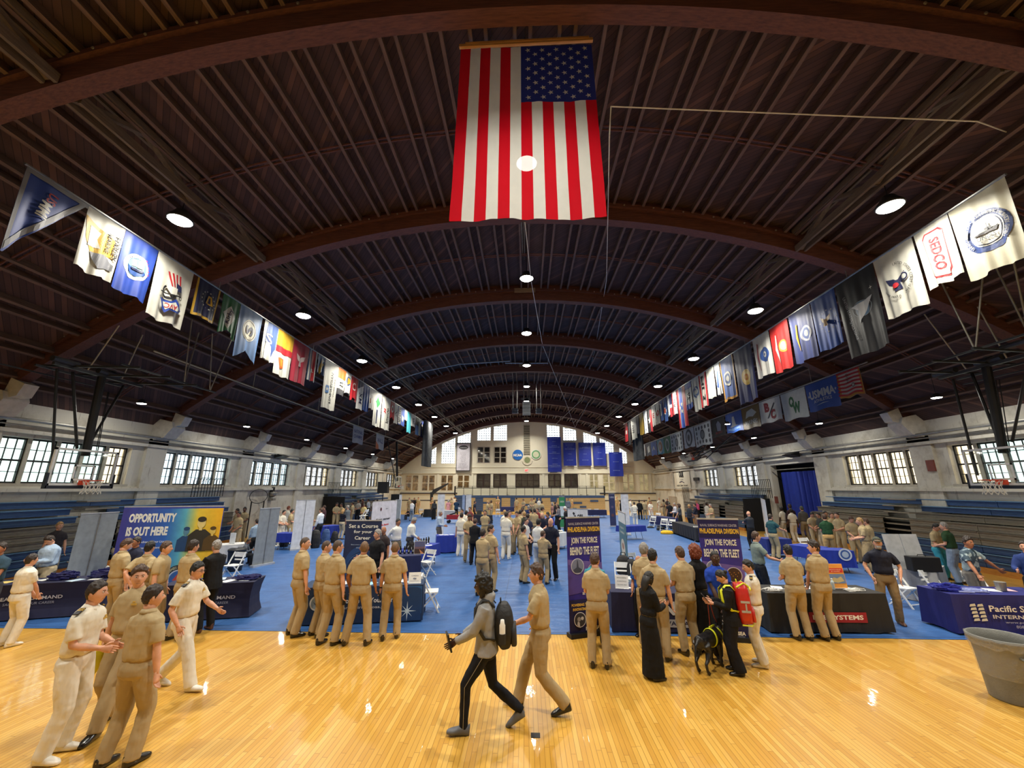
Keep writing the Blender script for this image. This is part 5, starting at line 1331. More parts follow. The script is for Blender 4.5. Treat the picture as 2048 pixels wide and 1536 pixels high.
def person(loc,face,pose,out,hair,hcol,tone,label,h=1.8,turn=0,nod=0,fem=0,fat=0.,fine=False,group=None,extras=(),badge=None):
    NP[0]+=1
    top,tc,bot,bc,sh,belt=OUT[out] if isinstance(out,str) else out
    slv='l' if top in('long','jacket','hoodie') else 's'
    v,f,hv,hf,S=body_base(pose,slv,fem)
    root=thing('person',label,'person',(loc[0],loc[1],0),rad(face),group,h/HN)
    # head placement
    Rm=Matrix.Rotation(rad(turn),3,'Z')@Matrix.Rotation(rad(-nod)-math.atan2(S['sd'].y,S['sd'].z)*.3,3,'X')
    hc=S['head']+Vector((0,.0+.035*math.sin(rad(max(0,nod))),-.02*math.sin(rad(abs(nod)))))
    RA=np.array(Rm);hv0,hf0,hmi,ev,ef,em=head_geo()
    H1=hv0@RA.T+np.array(hc);E1=ev@RA.T+np.array(hc)
    nb=MB().tube([S['neck']-S['sd']*.03,S['neck']+S['sd']*.04,hc+Rm@Vector((0,-.025,-.06))],[.058,.055,.052],12)
    sk=list(skin(tone));sk[2]=hairmat(hcol if hcol not in('buzzb','buzzd') else 'dark')
    me=np2mesh('body',[(v,f,0),(hv,hf,0),(nb.v,nb.f,0),(H1,hf0,hmi),(E1,ef,em)],sk)
    put('body',me,root)
    HMx=Matrix.Translation(hc)@Rm.to_4x4()
    if hair!='bald':
        o=put('cap' if hair=='cap' else 'hair',hair_mesh(hair if hair!='cap' else 'buzz',hcol,NP[0]%3),root);o.matrix_local=HMx
        if hair=='cap':
            o.name='hair';c=MB();vv,ff=headv(0,'hair','cap',nu=32,nv=20);c.add(vv,ff);c.rings([((0,.07,.05),(.07,0,0),(0,.02,.008)),((0,.15,.04),(.055,0,0),(0,.02,.006))],14)
            q=c.build('cap',[fab(tuple(extras['cap']) if isinstance(extras,dict) and 'cap' in extras else (70,74,60))],root,True);q.matrix_local=HMx
    vox=.0115 if fine else .018
    wr=.0105 if fine else .006
    u=(top in('polo','hoodie') or out=='aloha') and belt==0
    kk=(pose,fem,round(fat,2),fine)
    m=cmesh(('shirt' if top!='jacket' else 'jacket',top,u)+kk,lambda:shirt_geo(S,top,fem,fat,u),vox,wr,[mat_shirt('cloth_base',KH)])
    tm=tc if not isinstance(tc,tuple) else mat_shirt('cloth_%d_%d_%d'%tc,tc)
    o=put({'jacket':'jacket','hoodie':'hoodie','polo':'polo_shirt'}.get(top,'shirt'),m,root);oset(o,[tm])
    m=cmesh(('trousers',bot)+kk,lambda:leg_geo(S,bot,fem,fat),vox,wr*.8,[mat_shirt('cloth_base',KH)])
    bm_=bc if not isinstance(bc,tuple) else mat_shirt('cloth_%d_%d_%d'%bc,bc)
    o=put('skirt' if bot=='skirt' else 'trousers',m,root);oset(o,[bm_])
    if top in('short','polo','long'):
        k2=('collar',fem,pose)
        if k2 not in CLO:
            at=S['at'];mb=MB();N=20;vs=[]
            for r_,dz in((.060,.030),(.064,.034),(.088,-.004),(.084,-.010)):
                for j in range(N):
                    a_=6.2832*j/N;op=max(0,math.sin(a_))**6
                    vs.append(at(.530+dz-.03*max(0,math.sin(a_)),.004)+S['rt']*(r_*math.cos(a_)*(1+.0*op))+S['fw']*(r_*math.sin(a_)))
            mb.add(vs,[(i*N+j,i*N+(j+1)%N,((i+1)%4)*N+(j+1)%N,((i+1)%4)*N+j) for i in range(4) for j in range(N) if not 4<=j<=5 or i>3])
            CLO[k2]=mb.mesh('collar',[BELT],True)
        o=put('collar',CLO[k2],root);oset(o,[tm])
    if belt:
        k2=('belt',fem,round(fat,2),pose)
        if k2 not in CLO:
            at=S['at'];CLO[k2]=MB().rings([(at(.045),S['rt']*.163*S['k'],S['fw']*.117*(1+fat)),(at(.08),S['rt']*.163*S['k'],S['fw']*.117*(1+fat))],22,2.3).mesh('belt',[BELT],True)
        o=put('belt',CLO[k2],root);oset(o,[BELT if belt==1 else LEATHER])
    for i,sx in((0,1),(1,-1)):
        k2=('shoe',pose,i,sh=='c',fem)
        if k2 not in SHM:
            v_,f_=remesh(shoe_mesh_geo(S,i,sx,'clog' if sh=='c' else 'x'),.011,2);SHM[k2]=np2mesh('shoe',[(v_,f_,0)],[LEATHER])
        o=put('shoe',SHM[k2],root);oset(o,[{'b':LEATHER,'w':WLEATHER,'c':M('clog_grey',(92,94,100),.6),'n':M('brown_shoe',(84,54,40),.4)}[sh]])
    return root,S,HMx
def at_px(px,py,h=1.8):
    p=onZ(px,py,h);return (p.x,p.y)
PL=[onZ(x_,y_,0) for x_,y_ in [(108,1516),(238,1530),(216,1450),(348,1378),(212,1262),(352,1279),(405,1262),(15,1292),(588,1271),(634,1272),(656,1288),(712,1289),(778,1277),(967,1462),(1080,1421),(948,1130),(921,1112),(936,1124),(1012,1118),(1019,1110),(1034,1107),(1048,1166),(1078,1150),(1088,1168),(1104,1160),(1200,1334),(1196,1292),(1322,1318),(1382,1308),(1308,1356),(1474,1346),(1524,1331),(1410,1300),(1606,1279),(1660,1279),(1790,1250),(1554,1118),(1572,1078),(1592,1084),(634,1090),(681,1079),(746,1047)]]
def inrect(o,x,y,m):
    cx,cy,hw,hd,a=o;dx=x-cx;dy=y-cy;u=dx*math.cos(a)+dy*math.sin(a);v=-dx*math.sin(a)+dy*math.cos(a)
    return abs(u)<hw+m and abs(v)<hd+m
def P_(face,pose,out,hair,hcol,tone,label,head,feet=None,h=1.8,**k):
    """head/feet in photo pixels; stands where the feet (or the head at height h) project"""
    if feet:
        g=onZ(feet[0],feet[1],0);loc=(g.x,g.y)
        t=onY(head[0],head[1],g.y);h=max(1.55,min(1.95,t.z))
        PL.append(Vector((loc[0],loc[1],0)))
    else:
        r=ray(*head);t0=(h-H)/r[2];best=None
        for kk_ in range(0,61):
            for sg in((1,-1) if kk_ else (1,)):
                t=t0*(1+sg*kk_*.01);p=C0+r*t;z=p[2]
                if not((1.2 if h<1.6 else 1.58)<z<1.95):continue
                if p[1]>51. or abs(p[0])>(15.45 if p[1]<28.5 else 14.5):continue
                if any(inrect(o_,p[0],p[1],.16 if h<1.6 else .24) for o_ in OBST):continue
                if any((q.x-p[0])**2+(q.y-p[1])**2<.44**2 for q in PL):continue
                best=p;break
            if best is not None:break
        if best is None:
            best=C0+r*t0
            while best[1]>51. or abs(best[0])>(15.45 if best[1]<28.5 else 14.5):best=C0+(best-C0)*.97
        h=max(1.25 if h<1.6 else 1.55,min(1.97,best[2]));loc=(best[0],best[1]);PL.append(Vector((loc[0],loc[1],0)))
    return person(loc,face,pose,out,hair,hcol,tone,label,h=h,**k)
NVY=(36,40,62);BKC=(24,24,26);GRY=(98,100,108);LBL=(150,172,196);BEI=(186,170,140)
def C(top,tc,bot,bc,sh='b',belt=2): return (top,tc,bot,bc,sh,belt)
# ================= BOOTHS =================
TOPM=M('table_top_white',(222,222,218),.5);LEGM=M('table_leg_grey',(92,92,96),.4,.6)
def table(a,b,depth,col,label,drop=.72,art=None,z=.75,flare=0.,clabel=None,fold=.012,short=None,group=None):
    """a,b: world front top corners (left,right)"""
    a=Vector((a[0],a[1],0));b=Vector((b[0],b[1],0));u=(b-a).normalized();n=Vector((-u.y,u.x,0));W=(b-a).length
    ang=math.atan2(u.y,u.x);c=(a+b)/2+n*depth/2
    OBST.append((c.x,c.y,W/2,depth/2,ang))
    t=thing('folding_table','folding table under '+label,'table',(c.x,c.y,0),ang,group)
    MB().box(-W/2+.02,W/2-.02,-depth/2+.02,depth/2-.02,z-.04,z-.006).build('tabletop',TOPM,t)
    for sx in(-1,1):
        for sy in(-1,1):
            MB().tube([(sx*(W/2-.25),sy*(depth/2-.1),z-.04),(sx*(W/2-.25),sy*(depth/2-.12),.35),(sx*(W/2-.18),sy*(depth/2-.1),.0)],.014,6).build('leg',LEGM,t)
    mb=MB();per=[]
    N=max(10,int(W/.05));K=max(6,int(depth/.06))
    for i in range(N):per.append((-W/2+W*i/N,-depth/2,0,-1))
    for i in range(K):per.append((W/2,-depth/2+depth*i/K,1,0))
    for i in range(N):per.append((W/2-W*i/N,depth/2,0,1))
    for i in range(K):per.append((-W/2,depth/2-depth*i/K,-1,0))
    rows=[(0,1.),(.03,1.),(.25,1.),(.5,1.),(.75,1.),(1.,1.)];vs=[]
    ns=random.Random(int(W*1000)).random()*9
    for v,_ in rows:
        for j,(x,y,nx,ny) in enumerate(per):
            q=j*.55+ns;f=fold*v*(math.sin(q*1.3)+.6*math.sin(q*2.9+1))
            cx=abs(x)/(W/2);cy=abs(y)/(depth/2);corner=(cx**14)*(cy**14)
            e=.008+f+.0*v
            fx=flare*(math.sin(math.pi*v)*.0-.14*v*(1-corner)) if flare else 0
            ox=nx*e;oy=ny*e
            if flare:
                x2=x*(1-.07*math.sin(math.pi*v));y2=y*(1-.2*math.sin(math.pi*v));vs.append((x2+ox*.2,y2+oy*.2,z-drop*v))
            else:vs.append((x+ox+x/abs(x or 1)*corner*.03*v,y+oy+y/abs(y or 1)*corner*.03*v,z-drop*v*(1-.02*math.sin(q*.7))))
    P=len(per);fs=[(i*P+j,(i+1)*P+j,(i+1)*P+(j+1)%P,i*P+(j+1)%P) for i in range(len(rows)-1) for j in range(P)]
    mb.add(vs,fs);mb.add([(-W/2-.008,-depth/2-.008,z+.001),(W/2+.008,-depth/2-.008,z+.001),(W/2+.008,depth/2+.008,z+.001),(-W/2-.008,depth/2+.008,z+.001)],[(0,1,2,3)])
    cl=mb.build('tablecloth',fab(col,'table_cloth_%d_%d_%d'%col,rough=.8,var=.05),None,False,label=label,cat='tablecloth',loc=(c.x,c.y,0),rot=ang)
    if art:
        A=Art();art(A,W,drop)
        A.build('printed_front',lambda x,y,e:Vector((x-W/2,-depth/2-.008-abs(fold)*1.7-.004-e+(.0 if not flare else .2*depth/2*math.sin(math.pi*min(1,max(0,-y/drop)))+.0),z+y)),cl,.002)
    def pos(x,y): # x from left front corner, y depth
        p=a+u*x+n*y;return (p.x,p.y)
    return pos,W,ang
def TP(pl,pr,*k,z=.75,depth=.74,**kw):
    a=onZ(*pl,z);b=onZ(*pr,z);return table(a,b,depth,*k,z=z,**kw)
BLUE=(30,52,150);DNV=(24,26,58)
def seal_txt(A,W,d):
    A.text((190,190,196),'SEALIFT COMMAND',W*.5,-d*.42,1.15,.075,0,.02).text((140,142,156),'SAIL INTO YOUR CAREER',W*.5,-d*.57,.9,.05)
p1,W1,a1=TP((-95,1176),(214,1160),DNV,'navy stretch cloth printed SEALIFT COMMAND, far left table',flare=1,art=seal_txt)
p2,W2,a2=TP((322,1172),(508,1164),DNV,'navy stretch cloth printed SEALIFT COMMAND by the dark suit',flare=1,art=seal_txt)
def marad(A,W,d):
    A.rect((18,44,78),0,-d,W,0);A.poly((30,84,140),[(W*.9+.24*max(-9,1)*0+x_,y_) for x_,y_ in [(min(W*.1-.01,.58*math.cos(a)),max(-d+.01,min(-.02,-d*.6+.5*math.sin(a)))) for a in [6.283*q/40 for q in range(40)]]]).poly((22,56,98),[(W*.9+x_,y_) for x_,y_ in [(min(W*.1-.02,.48*math.cos(a)),max(-d+.01,min(-.04,-d*.62+.42*math.sin(a)))) for a in [6.283*q/40 for q in range(40)]]])
    for k in range(4):A.star((200,220,230),W*.88,-d*.72,.2-.04*k,45*k,4,.12)
    A.disc((200,208,216),W*.15,-d*.42,.15).disc((130,150,170),W*.15,-d*.42,.12).poly((30,50,80),[(W*.15-.08,-d*.38),(W*.15,-d*.52),(W*.15+.1,-d*.36),(W*.15,-d*.46)])
    A.text((214,216,220),'Set a Course for Your Career',W*.53,-d*.38,1.55,.1,0,.02).text((196,200,208),'marinehiring.noaa.gov',W*.53,-d*.58,1.05,.075)
p3,W3,a3=TP((600,1176),(846,1169),(20,46,80),'blue compass printed cloth before the five khaki people',art=marad,fold=.004)
def navsea(A,W,d): A.text((196,198,204),'NAVSEA',W*.62,-d*.38,1.3,.26,0,.05).rect((150,152,160),W*.3,-d*.86,W*.92,-d*.66).text(DNV,'WARFARE CENTERS',W*.62,-d*.76,1.3,.08,0,.02)
p4,W4,a4=TP((1222,1184),(1490,1190),(22,24,62),'dark navy cloth printed NAVSEA WARFARE CENTERS between the purple banners',art=navsea,fold=.006)
def bae(A,W,d): A.rect((150,30,42),W*.32,-d*.74,W*.80,-d*.48).text((232,230,228),'BAE SYSTEMS',W*.56,-d*.61,W*.42,.085,0,.03)
p5,W5,a5=TP((1533,1186),(1770,1187),(34,33,32),'black cloth with a red BAE SYSTEMS label',art=bae,fold=.008)
def pac(A,W,d):
    x=.46
    for i in range(5):
        y=-d*(.24+.09*i)
        for k in range(2):A.poly((206,206,196),[(x-.18+.14*k+.03,y),(x-.06+.14*k,y+.012),(x-.05+.14*k,y-.035),(x-.17+.14*k,y-.045)])
    A.text((224,224,222),'Pacific Ship Repair',x+.92,-d*.36,1.5,.15,0,.02).text((206,206,210),'INTERNATIONAL',x+.85,-d*.54,1.3,.07,0,.02).text((170,176,206),'www.pacificship.com',x+.85,-d*.68,.9,.05).text((170,176,206),'808-848-6211',x+.85,-d*.78,.55,.05)
p6,W6,a6=table(onZ(1899,1188,.75),onZ(2125,1192,.75),.74,(32,36,112),'royal blue cloth printed Pacific at the right edge',art=pac,fold=.012)
p7,W7,a7=TP((1792,1137),(1872,1146),(150,150,152),'grey white cloth on the table with the display boards',depth=1.6,fold=.015)
def us_seal(A,W,d):A.disc((206,210,216),W*.72,-d*.22,.2).disc((60,90,150),W*.72,-d*.22,.15).disc((180,190,200),W*.72,-d*.22,.1)
TP((1640,1100),(1707,1102),BLUE,'blue cloth with a round white seal behind the bearded person',drop=.55,art=us_seal)
TP((1574,1089),(1630,1096),BLUE,'plain blue cloth left of the cloth with a round seal',drop=.4)
TP((1532,1078),(1582,1078),(28,44,120),'dark blue cloth near the person in teal polo',drop=.6)
p8,W8,a8=TP((794,1113),(842,1111),(36,42,84),'dark blue cloth on the small table beside the blue compass cloth',drop=.6)
p9,W9,a9=TP((826,1103),(880,1086),BLUE,'bright blue cloth on the table lined with black bottles',drop=.42)
p10,_,_=TP((874,1072),(913,1071),BLUE,'bright blue cloth nearly to the floor left of the centre aisle',drop=.7)
p11,_,_=TP((640,1054),(682,1050),BLUE,'blue cloth by the pale shirted person on the left',drop=.66)
p12,_,_=TP((549,1067),(588,1067),BLUE,'blue cloth between the grey and white pull up stands',drop=.4)
p13,_,_=TP((441,1091),(489,1088),(204,204,204),'white cloth behind the black bin on the left',drop=.6,fold=.02)
p14,_,_=TP((1249,1053),(1291,1051),(24,46,140),'blue cloth on the lone table in the open tarpaulin at the right',drop=.32)
p15,_,_=TP((1299,1031),(1338,1036),(28,34,84),'dark blue cloth on the long table behind the white chairs',drop=.6)
p16,_,_=TP((1344,1043),(1392,1056),(26,26,34),'black cloth on the table behind the white chairs at the right',drop=.66)
TP((1001,1014),(1028,1014),(28,40,96),'dark blue cloth on the far centre table',drop=.5)
TP((1177,1020),(1213,1020),(24,28,70),'dark blue cloth on the far right centre table',drop=.5)
pl_,_,_=TP((946,1029),(970,1031),(26,28,44),'dark cloth on the far table with a laptop',drop=.65)
TP((848,1019),(866,1019),(24,24,26),'black cloth on the far left table',drop=.7)
TP((882,1021),(908,1021),(176,176,178),'pale grey cloth on the far table by the pink figure',drop=.7)
p17,_,_=TP((1106,1068),(1136,1064),(206,208,208),'white cloth on the table behind the bald speaker',drop=.6,fold=.03)
TP((1085,1038),(1108,1036),(60,70,170),'blue and white cloth in the middle of the crowd',drop=.5)
# ---- folding chairs ----
def chair0():
    t=thing('folding_chair','white folding chair','chair')
    MB().box(-.2,.2,-.19,.2,.425,.45).build('seat',WHT,t);
    MB().box(-.2,.2,-.225,-.195,.66,.80).box(-.19,.19,-.215,-.2,.56,.60).build('backrest',WHT,t)
    for s in(-1,1):
        MB().bar((s*.215,.24,0),(s*.215,-.21,.81),.022,.035).build('leg',WHT,t)
        MB().bar((s*.19,-.27,0),(s*.19,.17,.43),.022,.03).build('leg',WHT,t)
    MB().bar((-.21,.2,.09),(.21,.2,.09),.018).bar((-.19,-.22,.12),(.19,-.22,.12),.018).build('crossbar',WHT,t)
    return t
CH=chair0();used=[0]
def dup(root,loc,rz,label,group=None,scale=1.):
    r=root.copy();COL.objects.link(r);r.location=loc;r.rotation_euler=(0,0,rz);r['label']=label;r.scale=(scale,)*3
    if group:r['group']=group
    for ch in root.children:
        c=ch.copy();COL.objects.link(c);c.parent=r
    return r
def chair(px,py,deg,label,z=0.):
    g=onZ(px,py,z)
    if 'seated' not in label:OBST.append((g.x,g.y,.2,.2,0))
    if not used[0]:
        used[0]=1;CH.location=g;CH.rotation_euler=(0,0,rad(deg));CH['label']=label;CH['group']='white folding chairs';return CH
    return dup(CH,g,rad(deg),label,'white folding chairs')
for q in ((858,1222,-80,'white folding chair folded upright at the right end of the blue compass cloth'),
 (184,1203,150,'white folding chair behind the far left navy table'),(150,1150,170,'white folding chair half hidden behind the heap of navy lanyards'),
 (462,1160,170,'white folding chair behind the navy table beside the dark suit'),(515,1118,60,'white folding chair beneath the seated person in grey'),
 (1815,1213,200,'white folding chair right of the bearded person'),(1885,1213,200,'white folding chair behind the heap of blue lanyards'),
 (1975,1216,190,'white folding chair behind the right blue table'),(842,1034,0,'white folding chair at the far left near the cream wall'),
 (890,1034,10,'white folding chair before the far pale cloth'),(918,1030,-20,'white folding chair beside the dark teal jacket'),
 (996,1034,0,'white folding chair in front of the far centre table'),(1178,1034,0,'left of two white chairs by the far right centre table'),
 (1193,1034,0,'right of two white chairs by the far right centre table'),(1306,1055,130,'white folding chair nearest the lone blue table'),
 (1316,1046,130,'white folding chair further back in the right row'),(1329,1062,140,'white folding chair with a green bag beside it'),
 (1344,1064,130,'white folding chair behind the yellow bag'),(1402,1084,200,'large white folding chair beside the brown trousers'),
 (1266,1162,190,'white folding chair behind the black bags at the dark table'),(1620,1118,190,'white folding chair behind the two khaki people at the black cloth'),
 (852,1152,150,'white folding chair just in front of the bottle lined table')):
    chair(*q)
TP((708,1053),(744,1051),(24,30,90),'dark blue cloth carrying a stacked white chair at the left',drop=.5)
c1=dup(CH,onZ(726,1046,.755),rad(90),'white folding chair stacked on a table at the left','white folding chairs');c1.location.z=.757
# ---- pull-up banners ----
def stand(bl,br,tl,label,front,art=None,name='pull_up_banner',back=False,hh=None,basecol=None,w=None,thick=.012,rounded=False):
    a=onZ(*bl,0) if hh is None else onZ(*bl,hh);b=onZ(*br,0) if hh is None else onZ(*br,hh)
    a.z=b.z=0
    h=onY(*tl,a.y).z if hh is None else hh
    u=(b-a).normalized();W=(b-a).length
    if w:W=w;
    ang=math.atan2(u.y,u.x)
    OBST.append(((a.x+b.x)/2,(a.y+b.y)/2,W/2,.06+thick/2,ang))
    t=thing(name,label,'banner stand',(a.x,a.y,0),ang)
    o=MB().box(0,W,-thick/2,thick/2,.08,h)
    o=o.build('panel',front,t)
    MB().box(-.02,W+.02,-.1,.1,0,.08).build('base',basecol or M('alu_base',(196,198,200),.35,.5),t);MB().box(-.01,W+.01,-.015,.015,h,h+.03).build('top_rail',M('alu_base',(196,198,200),.35,.5),t)
    if back:MB().tube([(W/2,-.02,.08),(W/2,-.03,h)],.011,6).build('support_pole',STEEL,t)
    if art:
        A=Art();art(A,W,h);A.build('printed_face',lambda x,y,e:Vector((x,-thick/2-.002-e,h+y)),t,.0015)
    return t,W,h
GRYP=M('banner_back_grey',(136,142,146),.5);WPAN=M('banner_white',(216,218,222),.55)
def gradmat(name,c1,c2,axis=2,lo=0.,hi=2.,c3=None):
    t=NT(name);o=t.obj();x=t.sep(o)[axis];f=t.math('DIVIDE',t.math('SUBTRACT',x,lo),hi-lo);st=[(0,lin(c1)),(1,lin(c2))]
    if c3:st=[(0,lin(c1)),(.5,lin(c3)),(1,lin(c2))]
    t.l(t.ramp(f,st),t.b.inputs['Base Color']);t.b.inputs['Roughness'].default_value=.4;return t.m
PUR=M('banner_indigo',(52,44,142),.4)
def navb(full):
    def f(A,W,h):
        A.rect((30,26,84),0,-.16*h,W,0).poly((112,92,170),[(0,-.36*h),(0,-.56*h),(W*.3,-.52*h),(W,-.62*h),(W,-.40*h)]).poly((84,66,150),[(0,-.40*h),(W*.5,-.48*h),(W,-.52*h),(W,-.62*h),(0,-.66*h)]) if full else None
        A.rect((26,22,70),0,-h,W,-.70*h)
        A.text((200,198,214),'NAVAL SURFACE WARFARE CENTER',W*.5,-.05*h,W*.9,.022*h).text((240,196,60),'PHILADELPHIA DIVISION',W*.5,-.10*h,W*.95,.045*h,0,.03)
        A.text(WH,'JOIN THE FORCE',W*.5,-.205*h,W*.78,.068*h,0,.035).text(WH,'BEHIND THE FLEET',W*.5,-.29*h,W*.86,.068*h,0,.035)
        A.disc((206,204,220),W*.27,-.42*h,W*.19).disc((128,134,160),W*.27,-.42*h,W*.17).poly((70,74,92),[(W*.14,-.45*h),(W*.24,-.43*h),(W*.26,-.37*h),(W*.28,-.37*h),(W*.3,-.43*h),(W*.4,-.45*h),(W*.36,-.475*h),(W*.18,-.475*h)])
        A.disc((200,190,200),W*.74,-.47*h,W*.19).disc((70,44,26),W*.74,-.47*h,W*.17)
        for k in range(7):A.disc((176,120,50),W*(.64+.033*k),-h*(.45+.012*(k%3)*1.2),W*.012,n=8)
        A.text(WH,'See yourself',W*.62,-.60*h,W*.5,.032*h,0,.02).text(WH,'at NSWC',W*.56,-.645*h,W*.38,.032*h,0,.02)
        A.text((240,196,60),"POWERING TODAY'S FLEET",W*.48,-.74*h,W*.86,.024*h,0,.02).text((240,196,60),"INNOVATING TOMORROW'S",W*.5,-.775*h,W*.84,.024*h,0,.02)
        A.disc((214,212,220),W*.27,-.86*h,W*.17).disc((50,48,52),W*.27,-.86*h,W*.155);A.disc((150,146,148),W*.24,-.855*h,W*.05).disc((190,188,190),W*.33,-.85*h,W*.04).poly((186,184,190),[(W*.18,-.9*h),(W*.2,-.87*h),(W*.25,-.88*h),(W*.26,-.925*h)])
        A.text(WH,'NAVSEA',W*.62,-.935*h,W*.4,.03*h,0,.04).text((180,178,190),'WARFARE CENTERS',W*.62,-.96*h,W*.36,.012*h)
    return f
a=onZ(1140,1276,0)
def stand_w(a,ang,W,h,label,front,art,**k):
    pa=pxof(a.x,a.y,0);b=a+Vector((math.cos(rad(ang)),math.sin(rad(ang)),0))*W;pb=pxof(b.x,b.y,0);pt=pxof(a.x,a.y,h)
    return stand(pa,pb,pt,label,front,art,**k)
h1=onY(1125,1037,a.y).z
stand_w(a,22,.80,h1,'left one of two purple JOIN THE FORCE banners, beside the open aisle',PUR,navb(True),basecol=BLACK)
b=onZ(1508,1284,0);a2_=onZ(1421,1278,0);h2=onY(1500,1040,b.y).z
stand_w(a2_,math.degrees(math.atan2(b.y-a2_.y,b.x-a2_.x)),(b-a2_).length,h2,'right one of two purple JOIN THE FORCE banners, behind the red backpack',PUR,navb(True),basecol=BLACK)
def course(A,W,h):
    A.disc((34,66,112),W*.55,-h*.62,W*.5,h*.28,36).disc((26,48,84),W*.55,-h*.68,W*.46,h*.26,36).ring((50,88,136),W*.5,-h*.66,W*.4,.02,36)
    A.text(WH,'Set a Course',W*.5,-h*.07,W*.82,h*.055,0,.02).text(WH,'for your',W*.5,-h*.155,W*.52,h*.055,0,.02).text(WH,'Career',W*.5,-h*.235,W*.44,h*.05,0,.02).text((170,184,204),'Become a professional',W*.5,-h*.33,W*.6,h*.022).text((170,184,204),'mariner',W*.5,-h*.37,W*.3,h*.022)
stand((693,1042),(764,1042),(0,0),'dark blue banner reading Set a Course for your Career',M('course_blue',(28,42,76),.5),course,hh=1.93)
stand((162,1029),(238,1025),(0,0),'grey back of a pull up banner behind the left navy table',GRYP,None,back=True,hh=2.1)
stand((503,1136),(545,1128),(519,1018),'grey back of a pull up banner left of the five khaki people',GRYP,None,back=True)
stand((580,1102),(620,1099),(593,1001),'tall white back of a pull up banner further back on the left',WPAN,None,back=True)
# OPPORTUNITY display wall
def opp(A,W,h):
    A.items=[]
    n=70
    def mixc(t):
        st=[(0,(64,60,140)),(.45,(44,96,176)),(.62,(90,170,190)),(.75,(228,196,60)),(1,(238,176,30))]
        for (a_,c1),(b_,c2) in zip(st,st[1:]):
            if t<=b_:q=(t-a_)/(b_-a_);return tuple(int(c1[i]+(c2[i]-c1[i])*q) for i in range(3))
        return st[-1][1]
    for i in range(n):A.rect(mixc(i/(n-1)),W*i/n,-h*.97,W*(i+1)/n,-.02*h);A.lay=1
    A.lay=2
    A.text(WH,'OPPORTUNITY',W*.30,-h*.13,W*.46,h*.11,0,.05).text(WH,'IS OUT HERE',W*.27,-h*.29,W*.40,h*.11,0,.05)
    for i,s_ in enumerate(('Quickly Advance Your License','Student Loan Repayment Program','Work Worldwide','Competitive Pay')):A.text((214,220,232),'- '+s_,W*(.05+.009*len(s_)),-h*(.42+.07*i),W*.018*len(s_)*.8,h*.032,0,.02)
    for cx,cy,s,c,f in((.66,.30,.8,(34,66,104),(86,130,150)),(.80,.20,1.15,(52,44,30),(226,200,120)),(.93,.30,.8,(90,64,20),(224,190,90))):
        x=W*cx;y=-h*cy;r=.1*s*h/2
        A.poly(c,[(x-r*2.3,y-r*6),(x-r*2.2,y-r*2.6),(x-r*.9,y-r*1.4),(x+r*.9,y-r*1.4),(x+r*2.1,y-r*2.4),(x+r*1.6,y-r*6)]).disc(f,x,y,r*.82,r*1.15).disc(c,x,y+r*.75,r*.86,r*.6,20).rect(f,x-r*.3,y-r*1.6,x+r*.3,y-r*.9)
    A.disc((26,30,44),W*.66,-h*.86,h*.16,h*.16,40).disc((180,186,196),W*.66,-h*.86,h*.105,h*.105,36).disc((50,90,150),W*.66,-h*.86,h*.09,h*.09,36).poly((190,70,50),[(W*.66-.12,-h*.88),(W*.66,-h*.8),(W*.66+.12,-h*.88)])
    A.arc((214,206,160),'UNITED STATES MERCHANT MARINE',W*.66,-h*.86,h*.132,h*.028,190,-10)
t_,Wt,ht=stand((250,1015),(449,1013),(0,0),'wide blue and yellow display wall reading OPPORTUNITY IS OUT HERE',M('opp_blue',(54,66,150),.5),opp,hh=2.3,thick=.05,name='display_wall')
def white_wall(A,W,h):
    A.disc((150,34,50),W*.3,-h*.13,.07).rect((60,60,64),W*.3-.05,-h*.16,W*.3+.03,-h*.10).text((60,60,66),'apex',W*.55,-h*.13,.2,.05).text((50,52,58),'Your career',W*.42,-h*.30,W*.6,.09,0,.03).text((210,50,60),'is here',W*.52,-h*.40,W*.3,.08,0,.03)
o_,_,_=stand((747,1004.5),(793,1001.5),(0,0),'white fabric display wall reading Your career is here',M('fabric_wall_white',(222,220,230),.6),white_wall,hh=2.3,thick=.06,name='display_wall')
for bl,br,hh,lb,mt_ in (((792,1000),(802,1000),2.2,'grey panel standing directly behind the white display wall',GRYP),
 ((1241,989),(1256,989),2.45,'tall white panel at the back right table',WPAN),((876,989),(890,989),2.45,'left tall white panel before the far cream wall',WPAN),
 ((932,990),(943,990),2.4,'right tall white panel in front of the centre bleachers',WPAN),((925,990),(930,990),2.4,'narrow blue and white panel beside the right tall white panel',M('pale_blue_panel',(150,170,206),.5)),
 ((1135,1018),(1175,1019),1.95,'white ABS panel just above the left purple banner',WPAN),((799,990),(804,990),2.4,'narrow white panel edge at the far left',WPAN),
 ((1521,997),(1530,1001),2.2,'tilted narrow white panel beside the person in teal polo',WPAN)):
    art=(lambda A,W,h:A.text((40,42,50),'ABS',W*.62,-h*.13,W*.3,.09,0,.05).poly((40,42,50),[(W*.25,-.16),(W*.32,-.12),(W*.38,-.2),(W*.3,-.26)]).poly((40,42,50),[(W*.3,-.28),(W*.4,-.24),(W*.42,-.32)])) if 'ABS' in lb else None
    stand(bl,br,(0,0),lb,mt_,art,hh=hh)
def green(A,W,h):A.rect((196,210,214),0,-h*.62,W,-h*.3).text(WH,'GREEN',W*.5,-h*.15,W*.7,.12)
stand((1118,994),(1129,994),(0,0),'green banner with a pale middle at the back of the crowd',M('banner_green',(50,130,80),.5),green,hh=2.2)
